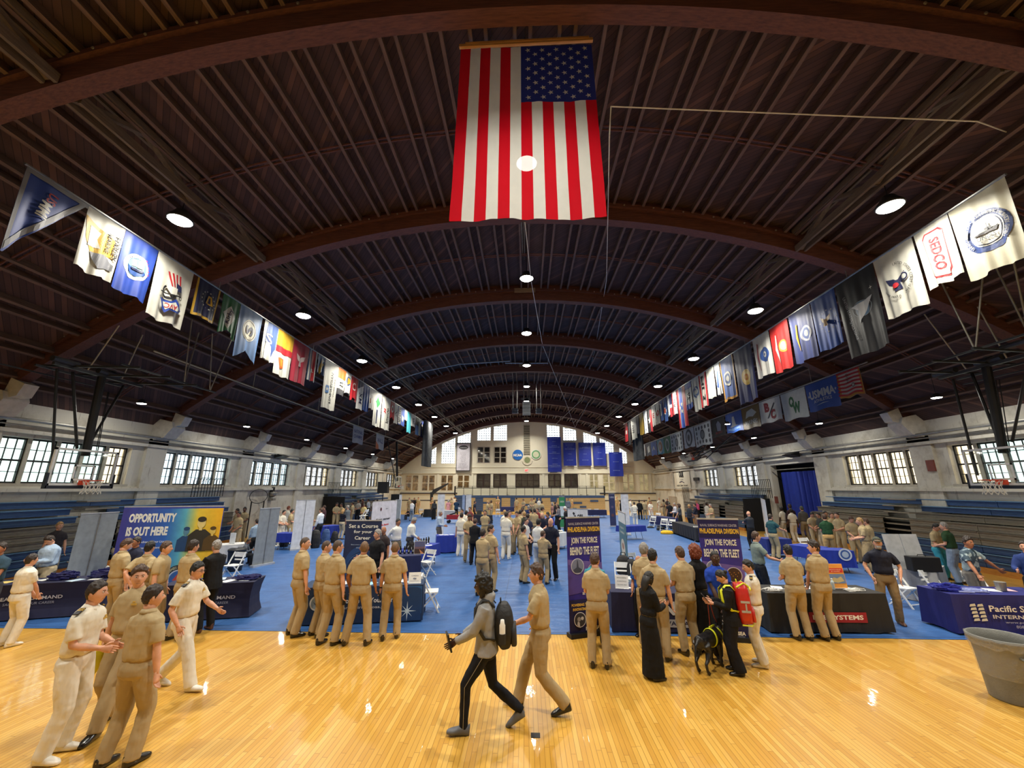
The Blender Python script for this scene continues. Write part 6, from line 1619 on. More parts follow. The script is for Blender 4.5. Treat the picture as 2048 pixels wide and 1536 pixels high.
stand((1217,988),(1229,988),(0,0),'navy banner on the pillar before the far right cream wall',M('banner_navy',(44,50,88),.5),lambda A,W,h:(A.text((200,204,220),'USNS',W*.5,-h*.1,W*.7,.12),A.disc((90,80,110),W*.5,-h*.4,W*.2),A.disc((90,60,70),W*.5,-h*.65,W*.25)),hh=2.4)
stand((1236,1022),(1250,1028),(0,0),'narrow teal banner with an oval portrait standing edge on in the aisle',M('banner_teal',(64,108,124),.5),lambda A,W,h:(A.rect((206,210,214),0,-h*.16,W,0),A.disc((196,190,180),W*.5,-h*.55,W*.28,h*.14),A.disc((150,110,90),W*.5,-h*.52,W*.12,h*.05),A.text(WH,'NAVY',W*.5,-h*.24,W*.5,.07),A.text(WH,'CAREERS',W*.5,-h*.31,W*.6,.06)),hh=2.05)
# display boards on the grey cloth table
gp=onZ(1822,1138,.75)
t=thing('display_board','pair of grey fabric display boards standing on the grey cloth table','display board',(gp.x,gp.y,.755),rad(2))
for x0 in(-.47,.01):
    MB().prism([(x0,0,0),(x0+.46,0,0),(x0+.46,.12,.86),(x0,.12,.86)],(0,.02,0)).build('board_panel',M('board_felt',(176,178,180),.8),t)
gp=onZ(1850,1143,.75);o=MB().box(-.33,.33,-.13,.13,0,.36).build('case',BLACK,label='black carrying case lying before the grey display boards',cat='case',loc=(gp.x,gp.y,.757),rot=rad(-8));bevel(o,.02)
MB().tube([(-.1,0,.36),(-.08,0,.40),(.08,0,.40),(.1,0,.36)],.01,6).build('handle',BLACK,o)
# ---- table clutter ----
R3=random.Random(11)
def put_at(pos,x,y,ang,mb,name,mat,label,cat,group=None,z=.753,rz=0):
    p=pos(x,y);return mb.build(name,mat,label=label,cat=cat,group=group,loc=(p[0],p[1],z),rot=ang+rz)
def papers(pos,W,ang,n,where,cols=((236,236,232),(216,222,230),(180,200,220))):
    for i in range(n):
        x=.12+(W-.24)*(i+.5)/n+R3.uniform(-.03,.03);y=R3.uniform(.14,.5);c=cols[i%len(cols)]
        put_at(pos,x,y,ang,MB().box(-.105,.105,-.14,.14,0,.004+.004*R3.random()),'flyer',fab(c,'paper_%d_%d_%d'%c),'flyer lying on the '+where,'flyer','flyers on the '+where,rz=R3.uniform(-.6,.6))
papers(p1,W1,a1,7,'far left navy table',((220,220,214),(214,190,110),(170,190,206)))
papers(p2,W2,a2,5,'navy table by the dark suit');papers(p3,W3,a3,8,'blue compass cloth',((232,236,240),(150,200,226),(226,226,226)))
papers(p4,W4,a4,6,'NAVSEA cloth');papers(p5,W5,a5,3,'black BAE cloth');papers(p6,W6,a6,6,'right blue table',((236,236,232),(220,180,190),(120,130,190)))
papers(p9,W9,a9,5,'table lined with black bottles');papers(p10,.9,0,3,'blue cloth left of the centre aisle')
def heap(pos,x,y,ang,mat,label,cat,sx,sy,sz,n,seed,r=.016):
    m=MB();q=random.Random(seed)
    for i in range(n):
        a=q.random()*6.283;cx=q.uniform(-sx,sx)*.6;cy=q.uniform(-sy,sy)*.6;z=sz*q.random()*(1-abs(cx)/sx*.7)+r*.5;rr=q.uniform(.05,.12)
        m.tube([(cx+rr*math.cos(a+k*.9)*1.5,cy+rr*math.sin(a+k*.9),z+.01*math.sin(k*2)+.006) for k in range(6)],[(r,r*.35)]*6,6)
    return put_at(pos,x,y,ang,m,'lanyard_pile',mat,label,cat)
LAN=fab((26,28,92),'lanyard_navy',rough=.5);LAN2=fab((40,50,160),'lanyard_blue',rough=.5)
heap(p1,W1*.62,.38,a1,LAN,'left heap of navy lanyards on the far left table','lanyards',.22,.12,.18,60,1)
heap(p1,W1*.90,.36,a1,LAN,'right heap of navy lanyards on the far left table','lanyards',.22,.12,.18,60,2)
heap(p2,W2*.86,.3,a2,LAN,'heap of navy lanyards on the table by the dark suit','lanyards',.26,.12,.1,46,3)
heap(p6,.22,.3,a6,LAN2,'heap of blue lanyards with white ends on the right blue table','lanyards',.25,.14,.12,56,4)
heap(p6,.62,.22,a6,fab((150,160,210),'lanyard_pale',rough=.5),'spread of pale blue lanyard ends beside the blue heap','lanyards',.3,.1,.02,30,5)
heap(p5,.25,.2,a5,WHT,'row of white pens on the left of the black BAE cloth','pens',.2,.06,.02,16,6,.008)
heap(p5,W5*.82,.2,a5,WHT,'row of white pens on the right of the black BAE cloth','pens',.2,.06,.02,16,7,.008)
BOT=M('bottle_black',(16,16,18),.25,coat=.4)
bme=MB().lathe([(.036,0),(.038,.005),(.038,.17),(.022,.20),(.022,.24),(.0,.242)],14).mesh('bottle_body',BOT,True);lme2=MB().box(-.012,.012,-.041,-.037,.05,.12).mesh('bottle_label',WHT)
def bottles(pos,W,ang,n,y,x0,x1,where,grp):
    for i in range(n):
        p=pos(x0+(x1-x0)*i/(n-1),y)
        t=thing('bottle','black bottle in the '+where,'bottle',(p[0],p[1],.753),ang,grp)
        put('bottle_body',bme,t);put('bottle_label',lme2,t)
bottles(p9,W9,a9,9,.42,.35,W9-.15,'row at the back of the blue table','black bottles at the back of the blue table')
bottles(p8,W8,a8,4,.5,.1,.5,'row on the dark blue table left of the photo card','black bottles left of the photo card')
bottles(p9,W9,a9,4,.15,.1,.45,'front row on the blue table by the photo card','black bottles in front on the blue table')
def sign_holder(pos,x,y,ang,w,h,label,art,back=(232,232,230),rz=0):
    o=put_at(pos,x,y,ang,MB().prism([(-w/2,0,0),(w/2,0,0),(w/2,.06,h),(-w/2,.06,h)],(0,.006,0)).box(-w/2,w/2,-.02,.08,0,.006),'sign_holder',fab(back,'sign_%d_%d_%d'%back),label,'sign',rz=rz)
    A=Art();art(A,w,h);A.build('printed_sheet',lambda a,b,e:Vector((a-w/2,.06*(1+b/h)-.003-e,h+b)),o,.002);return o
sign_holder(p3,W3-.2,.12,a3,.28,.22,'white sign in a clear holder at the right end of the blue compass cloth',lambda A,w,h:A.text((70,90,130),'CAREERS',w*.5,-h*.3,w*.6,.02).text((40,60,110),'NOAA',w*.5,-h*.55,w*.25,.035,0,.04).text((110,120,140),'National Oceanic',w*.5,-h*.75,w*.7,.016))
sign_holder(p4,.28,.3,a4,.28,.26,'white lettered sign on the NAVSEA cloth beside the tall khaki person',lambda A,w,h:A.text((60,90,60),'ENGINEERS',w*.5,-h*.2,w*.7,.02).text((60,60,66),'SCIENTISTS',w*.5,-h*.45,w*.7,.02).text((60,60,66),'TECHNICIANS',w*.5,-h*.7,w*.7,.02),rz=-.15)
sign_holder(p5,W5*.75,.42,a5,.36,.48,'orange topped ship poster standing on the black BAE cloth',lambda A,w,h:A.rect((226,150,60),0,-h,w,0).rect((200,50,40),w*.04,-h*.36,w*.96,-h*.18).rect((110,130,160),w*.03,-h*.8,w*.97,-h*.42).poly((190,170,120),[(w*.1,-h*.72),(w*.3,-h*.55),(w*.5,-h*.6),(w*.75,-h*.52),(w*.9,-h*.7),(w*.5,-h*.78)]).text((240,220,170),'GROWTH FUELED',w*.5,-h*.24,w*.7,.02).text((240,220,170),'BY PEOPLE',w*.5,-h*.31,w*.5,.02))
sign_holder(p8,W8*.95,.3,a8,.36,.40,'photo card of an evening sky and runway standing between the black bottles',lambda A,w,h:A.rect((92,92,124),w*.03,-h*.45,w*.97,-h*.03).rect((120,90,96),w*.03,-h*.6,w*.97,-h*.45).rect((70,48,44),w*.03,-h*.97,w*.97,-h*.6).poly((214,140,90),[(w*.45,-h*.62),(w*.9,-h*.97),(w*.6,-h*.97)]))
sign_holder(p3,W3*.42,.45,a3,.42,.32,'black photo board with people on the blue compass cloth',lambda A,w,h:A.rect((22,22,30),0,-h,w,0).disc((180,170,160),w*.4,-h*.5,.03).disc((90,90,110),w*.6,-h*.55,.05))
cl_=M('clear_water_bottle',(190,206,214),.1,spec=.8)
for pos,x,y,ang,lb in((p5,W5*.66,.3,a5,'clear water bottle beside the orange topped poster'),(p7,W7*.25,.5,a7,'clear water bottle on the grey cloth left of the display boards'),(p4,W4*.8,.4,a4,'clear water bottle on the NAVSEA cloth'),(p12,.5,.4,0,'clear water bottle on the blue cloth between the pull up stands')):
    o=put_at(pos,x,y,ang,MB().lathe([(.032,0),(.034,.01),(.034,.15),(.014,.19),(.014,.2)],14),'water_bottle',cl_,lb,'bottle');MB().lathe([(.016,.2),(.016,.22),(0,.22)],10).build('cap',WHT,o)
o=put_at(p6,1.35,.35,a6,MB().lathe([(.06,0),(.075,.01),(.09,.17),(.092,.175)],20),'bucket',GALV,'small steel bucket on the right blue table at the photo edge','bucket')
# bags and boxes on the floor
BGM=M('bag_black',(24,24,28),.7,bump=.3,bs=25)
def bag(px,py,w,d,h,label,mat,z=0.,cat='bag',rz=0):
    g=onZ(px,py,z);m=MB();m.rings([(Vector((0,0,h*q)),Vector((w/2*s,0,0)),Vector((0,d/2*s,0))) for q,s in((0,.92),(.15,1.),(.5,1.),(.8,.86),(.95,.6),(1,.35))],16,2.8)
    v,f=remesh(m,.02,2,.012,px,7);me=np2mesh('bag',[(v,f,0)],[mat]);o=put('bag',me,None,(g.x,g.y,z),rz,label=label,cat=cat)
    MB().tube([(-w*.2,0,h*.95),(-w*.15,0,h*1.15),(w*.15,0,h*1.15),(w*.2,0,h*.95)],.012,6).build('strap',BLACK,o);return o
bag(1264,1150,.34,.28,.42,'left black backpack heaped behind the dark NAVSEA table',BGM,.46)
chair(1249,1190,170,'white folding chair carrying the black backpacks behind the dark table')
bag(1248,1148,.4,.3,.5,'lower black backpack on a chair behind the dark NAVSEA table',BGM,.46)
bag(1322,1061,.6,.35,.25,'black duffel bag beside the lone blue table',BGM);bag(1301,1056,.5,.3,.12,'low black bag under the lone blue table edge',BGM)
bag(1334,1068,.8,.4,.22,'yellow drawstring bag lying on the tarpaulin near white chairs',fab((236,180,30),'bag_yellow'));bag(1354,1068,.6,.4,.3,'black bag behind the yellow drawstring bag',BGM)
bag(1326,1052,.4,.3,.5,'green bag leaning against a white folding chair',fab((70,96,76),'bag_green'))
bag(668,1086,.35,.3,.6,'black backpack on the floor beside the blue cloth on the left',BGM);bag(650,1088,.45,.2,.75,'denim blue jacket draped over a chair at the left',fab((62,90,140),'denim'),cat='jacket')
bag(893,1104,.9,.4,.3,'black bags heaped under the blue cloth left of the centre aisle',BGM);bag(628,1096,.5,.4,.85,'black coat draped on a chair beside the white pull up stand',BGM,cat='coat')
bag(567,1094,.4,.3,.6,'dark bag under the blue cloth between the pull up stands',BGM)
bag(847,1033,.55,.3,.35,'dark bag next to brown jacket far left',BGM)
g=onZ(866,1036,0);MB().prism([(0,0,.55),(1.3,0,.75),(1.3,0,.0),(.5,0,.1),(.1,0,.2)],(0,.5,0)).build('brown_coat',fab((150,128,96),'coat_brown'),label='brown coat draped over a chair at the far left',cat='coat',loc=(g.x,g.y,0))
g=onZ(908,1046,0);t=thing('wagon','red folding wagon standing left of the centre crowd','wagon',(g.x,g.y,0));MB().box(-.6,.6,-.3,.3,.3,.65).build('wagon_body',fab((150,26,40),'wagon_red'),t)
for x in(-.45,.45):
    for y in(-.3,.3):MB().tube([(x,y-.03,.12),(x,y+.03,.12)],.12,14).build('wheel',BLACK,t)
MB().bar((.6,0,.6),(.9,0,.9),.03).bar((-.4,0,.65),(.2,0,.85),.25,.1).build('handle',BLACK,t)
# black bin left
g=onZ(467,1140,0);g=onZ(468,1142,0);t=thing('trash_can','black round bin with a lid behind the navy table on the left','trash can',(g.x,g.y,0))
MB().lathe([(.21,0),(.23,.02),(.27,.62),(.28,.66)],28).build('barrel',M('bin_black',(30,32,38),.5),t,True);MB().lathe([(.29,.66),(.295,.72),(.25,.76),(.1,.78),(.0,.78)],28).build('lid',M('bin_black',(30,32,38),.5),t,True);MB().bar((-.08,-.2,.82),(.12,-.2,.82),.03,.05).build('handle',WHT,t)
MB().box(-.1,.1,-.02,.02,0,.4).build('card',M('card_white',(206,210,214),.6),label='small white card standing on the white cloth',cat='card',loc=(*p13(.35,.3),.753))
# laptop on the far table
q_=pl_(.4,.3);g=Vector((q_[0],q_[1],0));t=thing('laptop','black laptop open on the far table left of centre','laptop',(g.x,g.y,.755));MB().box(-.2,.2,-.15,.15,0,.02).build('keyboard',BLACK,t);MB().prism([(-.2,.15,.0),(.2,.15,0),(.2,.25,.3),(-.2,.25,.3)],(0,.02,0)).build('screen',BLACK,t)
# heap of goods on the white cloth by the bald speaker
for i in range(16):
    p=p17(.1+R3.random()*1.1,.08+R3.random()*.55);r=R3.uniform(.05,.09)
    c=((206,206,204),(120,122,128),(60,62,70),(180,170,160))[i%4]
    MB().ell((0,0,r*.6),(r*1.3,r,r*.6),10,6).build('giveaway',fab(c,'goods_%d'%(i%4)),label='small rolled giveaway heaped on the white cloth behind the bald speaker',cat='giveaway',group='giveaways on the white cloth',loc=(p[0],p[1],.753),rot=R3.random()*3)
# ---- people, nearest first ----
def boards(r,S,kind='shoulder_board'):
    for sx in(-1,1):
        c=S['at'](.497,-.005,.118*sx)
        o=MB().box(-.052,.052,-.026,.026,-.006,.006,0).box(-.04,-.028,-.0262,.0262,-.005,.0072,1).box(-.018,-.006,-.0262,.0262,-.005,.0072,1).build(kind,[M('board_navy',(20,20,28),.6),M('gold_braid',(196,160,70),.4)],r)
        o.location=c+Vector((.03*sx,0,.014));o.rotation_euler=(0,rad(24*sx),0)
def badge(r,S,y=.135):
    c=S['at'](.36,y,-.09);MB().box(-.035,.035,-.004,.004,-.022,.022).build('name_badge',PAPER,r).location=c
def ribbon(r,S):
    c=S['at'](.385,.125,-.085);MB().box(-.03,.03,-.004,.006,-.01,.01).ell((0,.004,.025),(.02,.004,.012),8,5).build('uniform_pin',M('gold_braid',(196,160,70),.4),r).location=c
def glasses(r,HMx):
    g=MB()
    for s in(-1,1):
        g.tube([(.031*s+.022*math.cos(a),.095,.01+.016*math.sin(a)) for a in [6.283*q/12 for q in range(13)]],.0022,4,cap=False)
        g.tube([(.053*s,.093,.014),(.078*s,.03,.014),(.078*s,-.02,.006)],.002,4)
    g.tube([(-.009,.096,.012),(.009,.096,.012)],.002,4);o=g.build('glasses',BLACK,r);o.matrix_local=HMx
def watch(r,S,i,name='wristwatch'):
    L=S[i];p=L['w'].lerp(L['el'],.12);d=(L['w']-L['el']).normalized();MB().tube([p-d*.012,p+d*.012],.031,12).build(name,BLACK,r)
def held(r,S,i,fn,name,label,cat,mat,off=(0,0,0),rot=(0,0,0)):
    """a thing in a hand: stays a thing of its own"""
    L=S[i];d=(L['w']-L['el']).normalized();p=L['w']+d*.07+Vector(off)
    mw=Matrix.Translation(r.location)@Matrix.Rotation(r.rotation_euler.z,4,'Z')@Matrix.Scale(r.scale.x,4)
    mb=fn(MB());o=mb.build(name,mat,label=label,cat=cat)
    from mathutils import Euler
    o.matrix_world=mw@Matrix.Translation(p)@Euler([rad(a) for a in rot]).to_matrix().to_4x4();return o
phone=lambda m:m.box(-.037,.037,-.075,.075,-.004,.004)
folder=lambda m:m.box(-.11,.11,-.15,.15,-.006,.006)
# left foreground
r,S,Hx=P_(-78,'front','wh','short','dark','l','tall person in white uniform with gold striped shoulder boards, nearest at left',(178,1157),(108,1516),fine=True,turn=6);boards(r,S);ribbon(r,S)
r,S,Hx=P_(-8,'stand2','kh','short','dark','l','person in khaki uniform seen from behind, nearest on the left, looking right',(285,1165),(238,1530),fine=True,turn=-32)
r,S,Hx=P_(185,'step','kh','quiff','brown','l','smiling person in khaki uniform facing the camera, red folder in hand',(316,1120),(216,1450),fine=True,turn=42,h=1.86);ribbon(r,S);watch(r,S,1)
held(r,S,1,folder,'folder','red folder carried low by the smiling khaki person on the left','folder',fab((150,28,36),'folder_red'),(0,.05,-.05),(70,20,90))
held(r,S,0,lambda m:m.box(-.1,.1,-.16,.16,-.006,.006),'folder','yellow folder hanging beside the leg of the smiling khaki person','folder',fab((214,204,40),'folder_yellow'),(0,.04,-.1),(70,-20,80))
r,S,Hx=P_(-88,'walkB','wh','short','black','l','person in white uniform and glasses striding right behind the khaki pair on the left',(352,1114),(348,1378),fine=True,nod=5);boards(r,S);glasses(r,Hx);ribbon(r,S)
P_(-18,'stand','kh','short','brown','l','khaki uniformed person with bowed head, leftmost of the row at the left table',(262,1074),(212,1262),turn=-20,nod=20,fine=True)
P_(5,'behind','kh','short','black','l','black haired khaki uniformed person with hands clasped behind the back, left table',(303,1080),None,1.80,fine=True)
P_(-70,'stand','kh','short','brown','l','person in khaki uniform in profile facing right in the middle of the left table row',(336,1080),None,1.80)
P_(-8,'frontlow','kh','short','dark','l','khaki uniformed person at the right end of the left table row, back to camera',(364,1077),(352,1279),turn=-10,fine=True)
r,S,Hx=P_(72,'talk',C('jacket',(26,27,30),'reg',(26,27,30),'n',2),'side','grey','l','person in dark suit and brown shoes gesturing at the khaki row on the left',(432,1078),(405,1262),fine=True)
P_(-12,'frontlow','wh','short','dark','l','person in cream white uniform at the far left edge with back to the camera',(40,1105),(15,1292),fine=True,fat=.15)
P_(-150,'frontlow',C('polo',(50,74,92),'reg',(60,60,66)),'short','dark','t','person in teal polo shirt at the extreme left edge behind the table',(5,1082),None,1.78,turn=-20)
P_(170,'phone',C('long',(166,188,214),'reg',(176,162,134)),'short','dark','l','heavy person in light blue shirt looking down at a phone behind the left table',(110,1066),None,1.80,nod=38,fat=.5,fine=True)
P_(-115,'stand',C('polo',(52,48,52),'reg',BEI),'short','blond','l','smiling blond person in dark polo behind the one in light blue',(122,1042),None,1.82,turn=10)
P_(-35,'front',C('polo',(30,30,34),'reg',BEI),'short','blond','l','blond person in black polo seen from behind near the big blue banner',(250,1041),None,1.84)
P_(100,'stand',C('polo',(90,50,50),'reg',BKC),'short','black','t','dark haired person behind the blond one in black polo',(265,1047),None,1.76)
P_(170,'front',C('polo',NVY,'reg',BKC),'short','dark','t','person in navy polo half hidden behind the khaki row, facing the camera',(278,1071),None,1.74)
# centre-left booth
P_(-42,'stand','kh','buzz','buzzd','l','shaven headed person in khaki uniform, leftmost at the blue table cloth booth',(598,1071),(588,1271),turn=-40,fine=True)
P_(-35,'frontlow','kh','buzz','buzzd','l','person in khaki uniform second from left at the blue cloth booth, half hidden',(653,1078),(634,1272),turn=-30,fine=True)
r,S,Hx=P_(-22,'stand2','kh','buzz','buzzd','l','person in khaki uniform with glasses and bottle, third from left at blue cloth booth',(690,1077),(656,1288),turn=-25,fine=True);glasses(r,Hx)
held(r,S,0,lambda m:m.lathe([(.03,-.1),(.032,.06),(.012,.09),(.012,.12)],12),'bottle','black water bottle held low by the third khaki person at the blue cloth booth','bottle',BLACK,(0,.02,-.04))
P_(2,'wide','kh','buzz','buzzb','t','person in khaki uniform with legs apart, fourth from left at the blue cloth booth',(730,1079),(712,1289),turn=20,fine=True)
r,S,Hx=P_(14,'stand2','kh','buzz','buzzb','l','shaven headed khaki uniformed person with notebook, rightmost at the blue cloth booth',(787,1081),(778,1277),fine=True);watch(r,S,1)
held(r,S,1,lambda m:m.box(-.07,.07,-.1,.1,-.008,.008),'notebook','black notebook held low by the rightmost khaki person at the blue cloth booth','notebook',BLACK,(0,.03,-.06),(80,0,80))
P_(150,'talk1',C('polo',(22,22,26),'reg',BKC),'side','grey','l','large person in black polo shirt talking across the blue cloth table',(756,1057),None,1.80,fat=.35,fine=True,turn=-12)
P_(160,'stand',C('polo',(60,50,50),'reg',BKC),'bald','grey','t','bald person half hidden behind the large black polo wearer',(768,1051),None,1.74)
P_(-118,'behind',C('long',(226,226,222),'reg',(110,104,90)),'short','black','t','person in white long sleeved shirt with hands behind the back, smiling to the right',(797,1036),None,1.8)
P_(-70,'lookdown',C('long',(222,222,216),'reg',(60,60,64)),'side','grey','t','stout grey haired person in white shirt looking down at the tables',(824,1033),None,1.78,nod=35,fat=.3)
P_(-95,'front',C('long',(168,186,208),'reg',(90,84,82)),'short','grey','t','balding person in light blue shirt gesturing alone on the tarpaulin',(880,1021),None,1.76)
# centre walkers
bp,Sb,Hb=P_(90,'walkH',C('hoodie',(150,150,150),'slim',(22,24,32),'c',0),'curly','black','d','person in grey hooded sweatshirt and clogs walking left with a black backpack',(975,1137),(967,1462),fine=True);glasses(bp,Hb)
_L=Sb[1];_o=Vector((-.092,0,0));MB().tube([_L['hip']+_o*1.12,_L['hip'].lerp(_L['kn'],.5)+_o*1.02,_L['kn']+_o*.72,_L['kn'].lerp(_L['an'],.5)+_o*.66,_L['an']+_o*.6],[(.0035,.0035)]*5,6).build('side_stripe',GALV,bp)
held(bp,Sb,1,lambda m:m.box(-.08,.08,-.1,.1,-.01,.01),'notebook','dark notebook held by the walking person in the grey hooded sweatshirt','notebook',BLACK,(0,.03,.03),(75,0,20))
kw,S,Hx=P_(84,'walkB','kh','quiff','brown','l','person in khaki uniform walking left behind the backpack wearer, phone in hand',(1083,1118),(1080,1421),fine=True,fat=.05)
held(kw,S,1,phone,'phone','phone and papers held up by the walking khaki person in the centre','phone',BLACK,(0,.03,.04),(60,0,0))
r,S,Hx=P_(-32,'stand','kh','quiff','dark','l','slim khaki uniformed person seen from behind, head turned right, in the centre aisle',(982,1048),None,1.82,turn=-45,fine=True)
P_(-20,'frontlow','kh','short','dark','l','khaki uniformed person mostly hidden left of the slim one in the centre aisle',(966,1056),None,1.74)
P_(-15,'front',C('jacket',BKC,'reg',BKC),'side','brown','l','person in black suit seen from behind in the centre aisle',(965,1036),(948,1130))
r,S,Hx=P_(-12,'stand','wh','short','dark','l','broad person in white uniform seen from behind at the left of the centre crowd',(919,1024),(921,1112))
P_(-158,'front','kh','short','dark','t','tall person in khaki uniform looking down, facing the camera left of centre',(941,1026),(936,1124),nod=25)
P_(-20,'front','wh','short','black','l','person in white uniform half hidden behind the tall khaki one left of centre',(932,1020),None,1.80)
P_(160,'front','wh','short','black','m','black haired person in white uniform at the back of the left centre group',(925,1017),None,1.78)
P_(150,'stand',C('polo',(120,60,60),'reg',BKC),'side','dark','m','person with reddish shirt at the back of the left centre group',(940,1013),None,1.78)
r,S,Hx=P_(178,'behind','kh','short','black','m','person in khaki uniform facing the camera squarely in the middle of the aisle',(970,1019),None,1.8)
P_(-15,'front','wh','short','dark','l','person in white uniform seen from behind in the middle, white shoes apart',(1005,1022),(1012,1118),turn=-10)
P_(30,'front','wh','short','blond','l','person in white uniform hidden behind the middle one',(1010,1019),None,1.8)
P_(-150,'frontlow','kh','short','dark','l','left of two khaki uniformed people talking side by side right of centre',(1020,1020),(1019,1110))
P_(160,'frontlow','kh','short','dark','l','right of two khaki uniformed people talking side by side right of centre',(1030,1021),(1034,1107),nod=12)
P_(-60,'stand','kh','short','black','l','thin person in khaki uniform in profile facing right near the first purple banner',(1048,1050),(1048,1166),fine=True)
P_(-125,'lookdown',C('short',(228,226,220),'reg',BKC),'short','dark','l','dark bearded person in white shirt left of the bald speaker',(1050,1034),None,1.78)
P_(-30,'front',C('short',(222,224,222),'reg',(200,204,206)),'short','black','m','person in white shirt seen from behind facing the bald speaker',(1075,1036),(1078,1150))
r,S,Hx=P_(-25,'cross','kh','short','brown','l','short person in khaki uniform with folded arms in front of the bald speaker',(1086,1060),(1088,1168),turn=-30,fine=True)
P_(155,'talk1',C('polo',(30,34,52),'reg',BKC),'bald','grey','l','bald person in navy polo talking with one hand out beside the first purple banner',(1092,1034),(1104,1160),fine=True,turn=-10)
P_(165,'front',C('polo',(30,34,52),'reg',BKC),'bald','grey','l','second bald person in navy polo behind the speaking one',(1084,1024),None,1.78)
P_(-20,'front',C('polo',(46,50,72),'reg',BKC),'short','dark','m','person in dark blue shirt seen from behind in the middle of the crowd',(1055,1026),None,1.78)
P_(100,'stand',C('polo',(30,34,52),'reg',BKC),'short','black','m','dark haired person in navy right of the second bald one',(1095,1023),None,1.74)
# right-hand booths
P_(-10,'front','kh','short','brown','l','tall person in khaki uniform seen from behind beside the first purple banner',(1203,1103),(1200,1334),turn=-20,nod=12,fine=True)
P_(160,'front',C('long',(70,150,170),'reg',BKC),'bun','dark','l','dark haired person in teal mostly hidden behind the tall khaki one at the banner',(1186,1103),(1196,1292),fem=1)
P_(-22,'front','kh','short','grey','l','grey flat topped person in khaki uniform at the dark table, furthest left of three',(1286,1083),None,1.84,fine=True,turn=-10)
P_(-24,'stand','kh','short','black','l','black haired person in khaki uniform between the long black dress and the table',(1318,1095),(1322,1318),fine=True,turn=-15)
P_(12,'front','kh','short','brown','l','tall person in khaki uniform centred behind the table with an elbow out',(1352,1090),(1382,1308),fine=True,nod=10)
r,S,Hx=P_(-68,'phone',C('long',(20,20,22),'skirt',(20,20,22)),'long','black','m','person in long black dress with long black hair looking down at a phone',(1297,1140),(1308,1356),fem=2,nod=14,fine=True)
held(r,S,0,phone,'phone','phone held by the person in the long black dress','phone',BLACK,(-.03,.02,.03),(50,0,0))
hd,Sh,Hh=P_(76,'phone',C('jacket',(22,22,26),'wide',(20,20,26)),'bun','black','l','person in black jacket carrying a large red backpack and holding the dog leash',(1438,1143),(1474,1346),nod=32,fine=True)
held(hd,Sh,0,lambda m:m.box(-.07,.07,-.1,.1,-.006,.006),'tablet','dark tablet held by the person with the red backpack','tablet',DKG,(-.03,.03,.03),(50,0,0))
r,S,Hx=P_(60,'frontlow','wh','short','black','l','black haired person in white uniform standing right of the red backpack',(1492,1116),(1524,1331),fine=True,turn=25,nod=12);boards(r,S)
P_(10,'frontlow',C('short',(20,20,22),'skirt',(20,20,22)),'curly','red','l','red curly haired person in black dress seen from behind at the dark table',(1390,1088),(1410,1300),fem=1,fine=True,turn=20)
P_(172,'frontlow',C('polo',(30,66,170),'reg',BKC),'buzz','black','d','smiling person in bright blue polo shirt in front of the second purple banner',(1428,1098),None,1.80,fat=.3,fine=True)
P_(178,'sit',C('long',(210,206,204),'reg',BKC),'long','black','l','seated person with long dark hair behind the dark table',(1348,1117),None,1.32,fem=1)
P_(140,'lookdown',C('polo',(40,90,180),'reg',BKC),'bald','grey','t','person in bright blue shirt bent over behind the grey flat topped one',(1278,1108),None,1.5)
r,S,Hx=P_(-98,'talk1',C('polo',(126,140,134),'reg',(30,34,44)),'short','brown','l','person in grey green polo shirt speaking to the right of the second purple banner',(1510,1061),None,1.8,fine=True)
P_(0,'front','kh','short','black','l','left of two khaki uniformed people at the black BAE cloth, back to the camera',(1567,1087),(1606,1279),fine=True)
P_(10,'frontlow','kh','quiff','dark','l','right of two khaki uniformed people at the black BAE cloth, face turned left',(1630,1079),(1660,1279),turn=42,fine=True)
P_(-25,'sit',C('polo',(66,68,76),'reg',BKC),'bald','grey','b','bald person in dark grey shirt between the two khaki people, back to the camera',(1614,1072),None,1.62)
r,S,Hx=P_(158,'pocket',C('short',(30,32,46),'reg',(140,118,84),'n'),'cap','grey','l','bearded person in cap, navy shirt and tan trousers leaning behind the black table',(1735,1071),(1790,1250),fat=.45,fine=True,turn=-12)
bm=MB().rings([((0,.072,-.05),(.05,0,0),(0,.035,0)),((0,.08,-.09),(.052,0,0),(0,.04,0)),((0,.075,-.125),(.035,0,0),(0,.03,0))],14);o=bm.build('beard',hairmat('grey'),r,True);o.matrix_local=Hx
r,S,Hx=P_(-160,'spread',('short','aloha','reg',(60,62,70),'b',0),'quiff','dark','t','person in blue patterned shirt with a name badge leaning on the right blue table',(1922,1070),None,1.8,turn=-15,fine=True) if False else P_(-165,'spread',C('short',(70,94,112),'reg',(120,116,110),'b',0),'quiff','dark','t','person in blue patterned shirt with a name badge leaning on the right blue table',(1925,1070),None,1.78,turn=-15,fine=True)
t=NT('patterned_shirt');v=t.noise(5.,3,t.scale(t.obj(),(1.6,1,1)),.6);t.l(t.ramp(v,[(.44,lin((56,76,92))),(.5,lin((70,92,108))),(.53,lin((170,186,190))),(.6,lin((150,172,178)))]),t.b.inputs['Base Color']);t.b.inputs['Roughness'].default_value=.8
for ch in r.children:
    if ch.name.startswith('shirt'):oset(ch,[t.m])
badge(r,S)
P_(28,'front',C('polo',(38,66,40),'reg',(120,136,156)),'short','grey','l','grey haired person in green polo and jeans by the grey display boards',(1888,1043),None,1.82,turn=20,fine=True)
P_(-165,'lookdown',C('short',KH,'reg',(60,150,170)),'short','black','m','dark haired person in khaki facing the one in green polo',(1864,1044),None,1.76,nod=25)
P_(120,'talk',C('long',(40,60,120),'reg',BKC),'short','dark','l','person at the extreme right edge, only the face in view',(2046,1079),None,1.74)
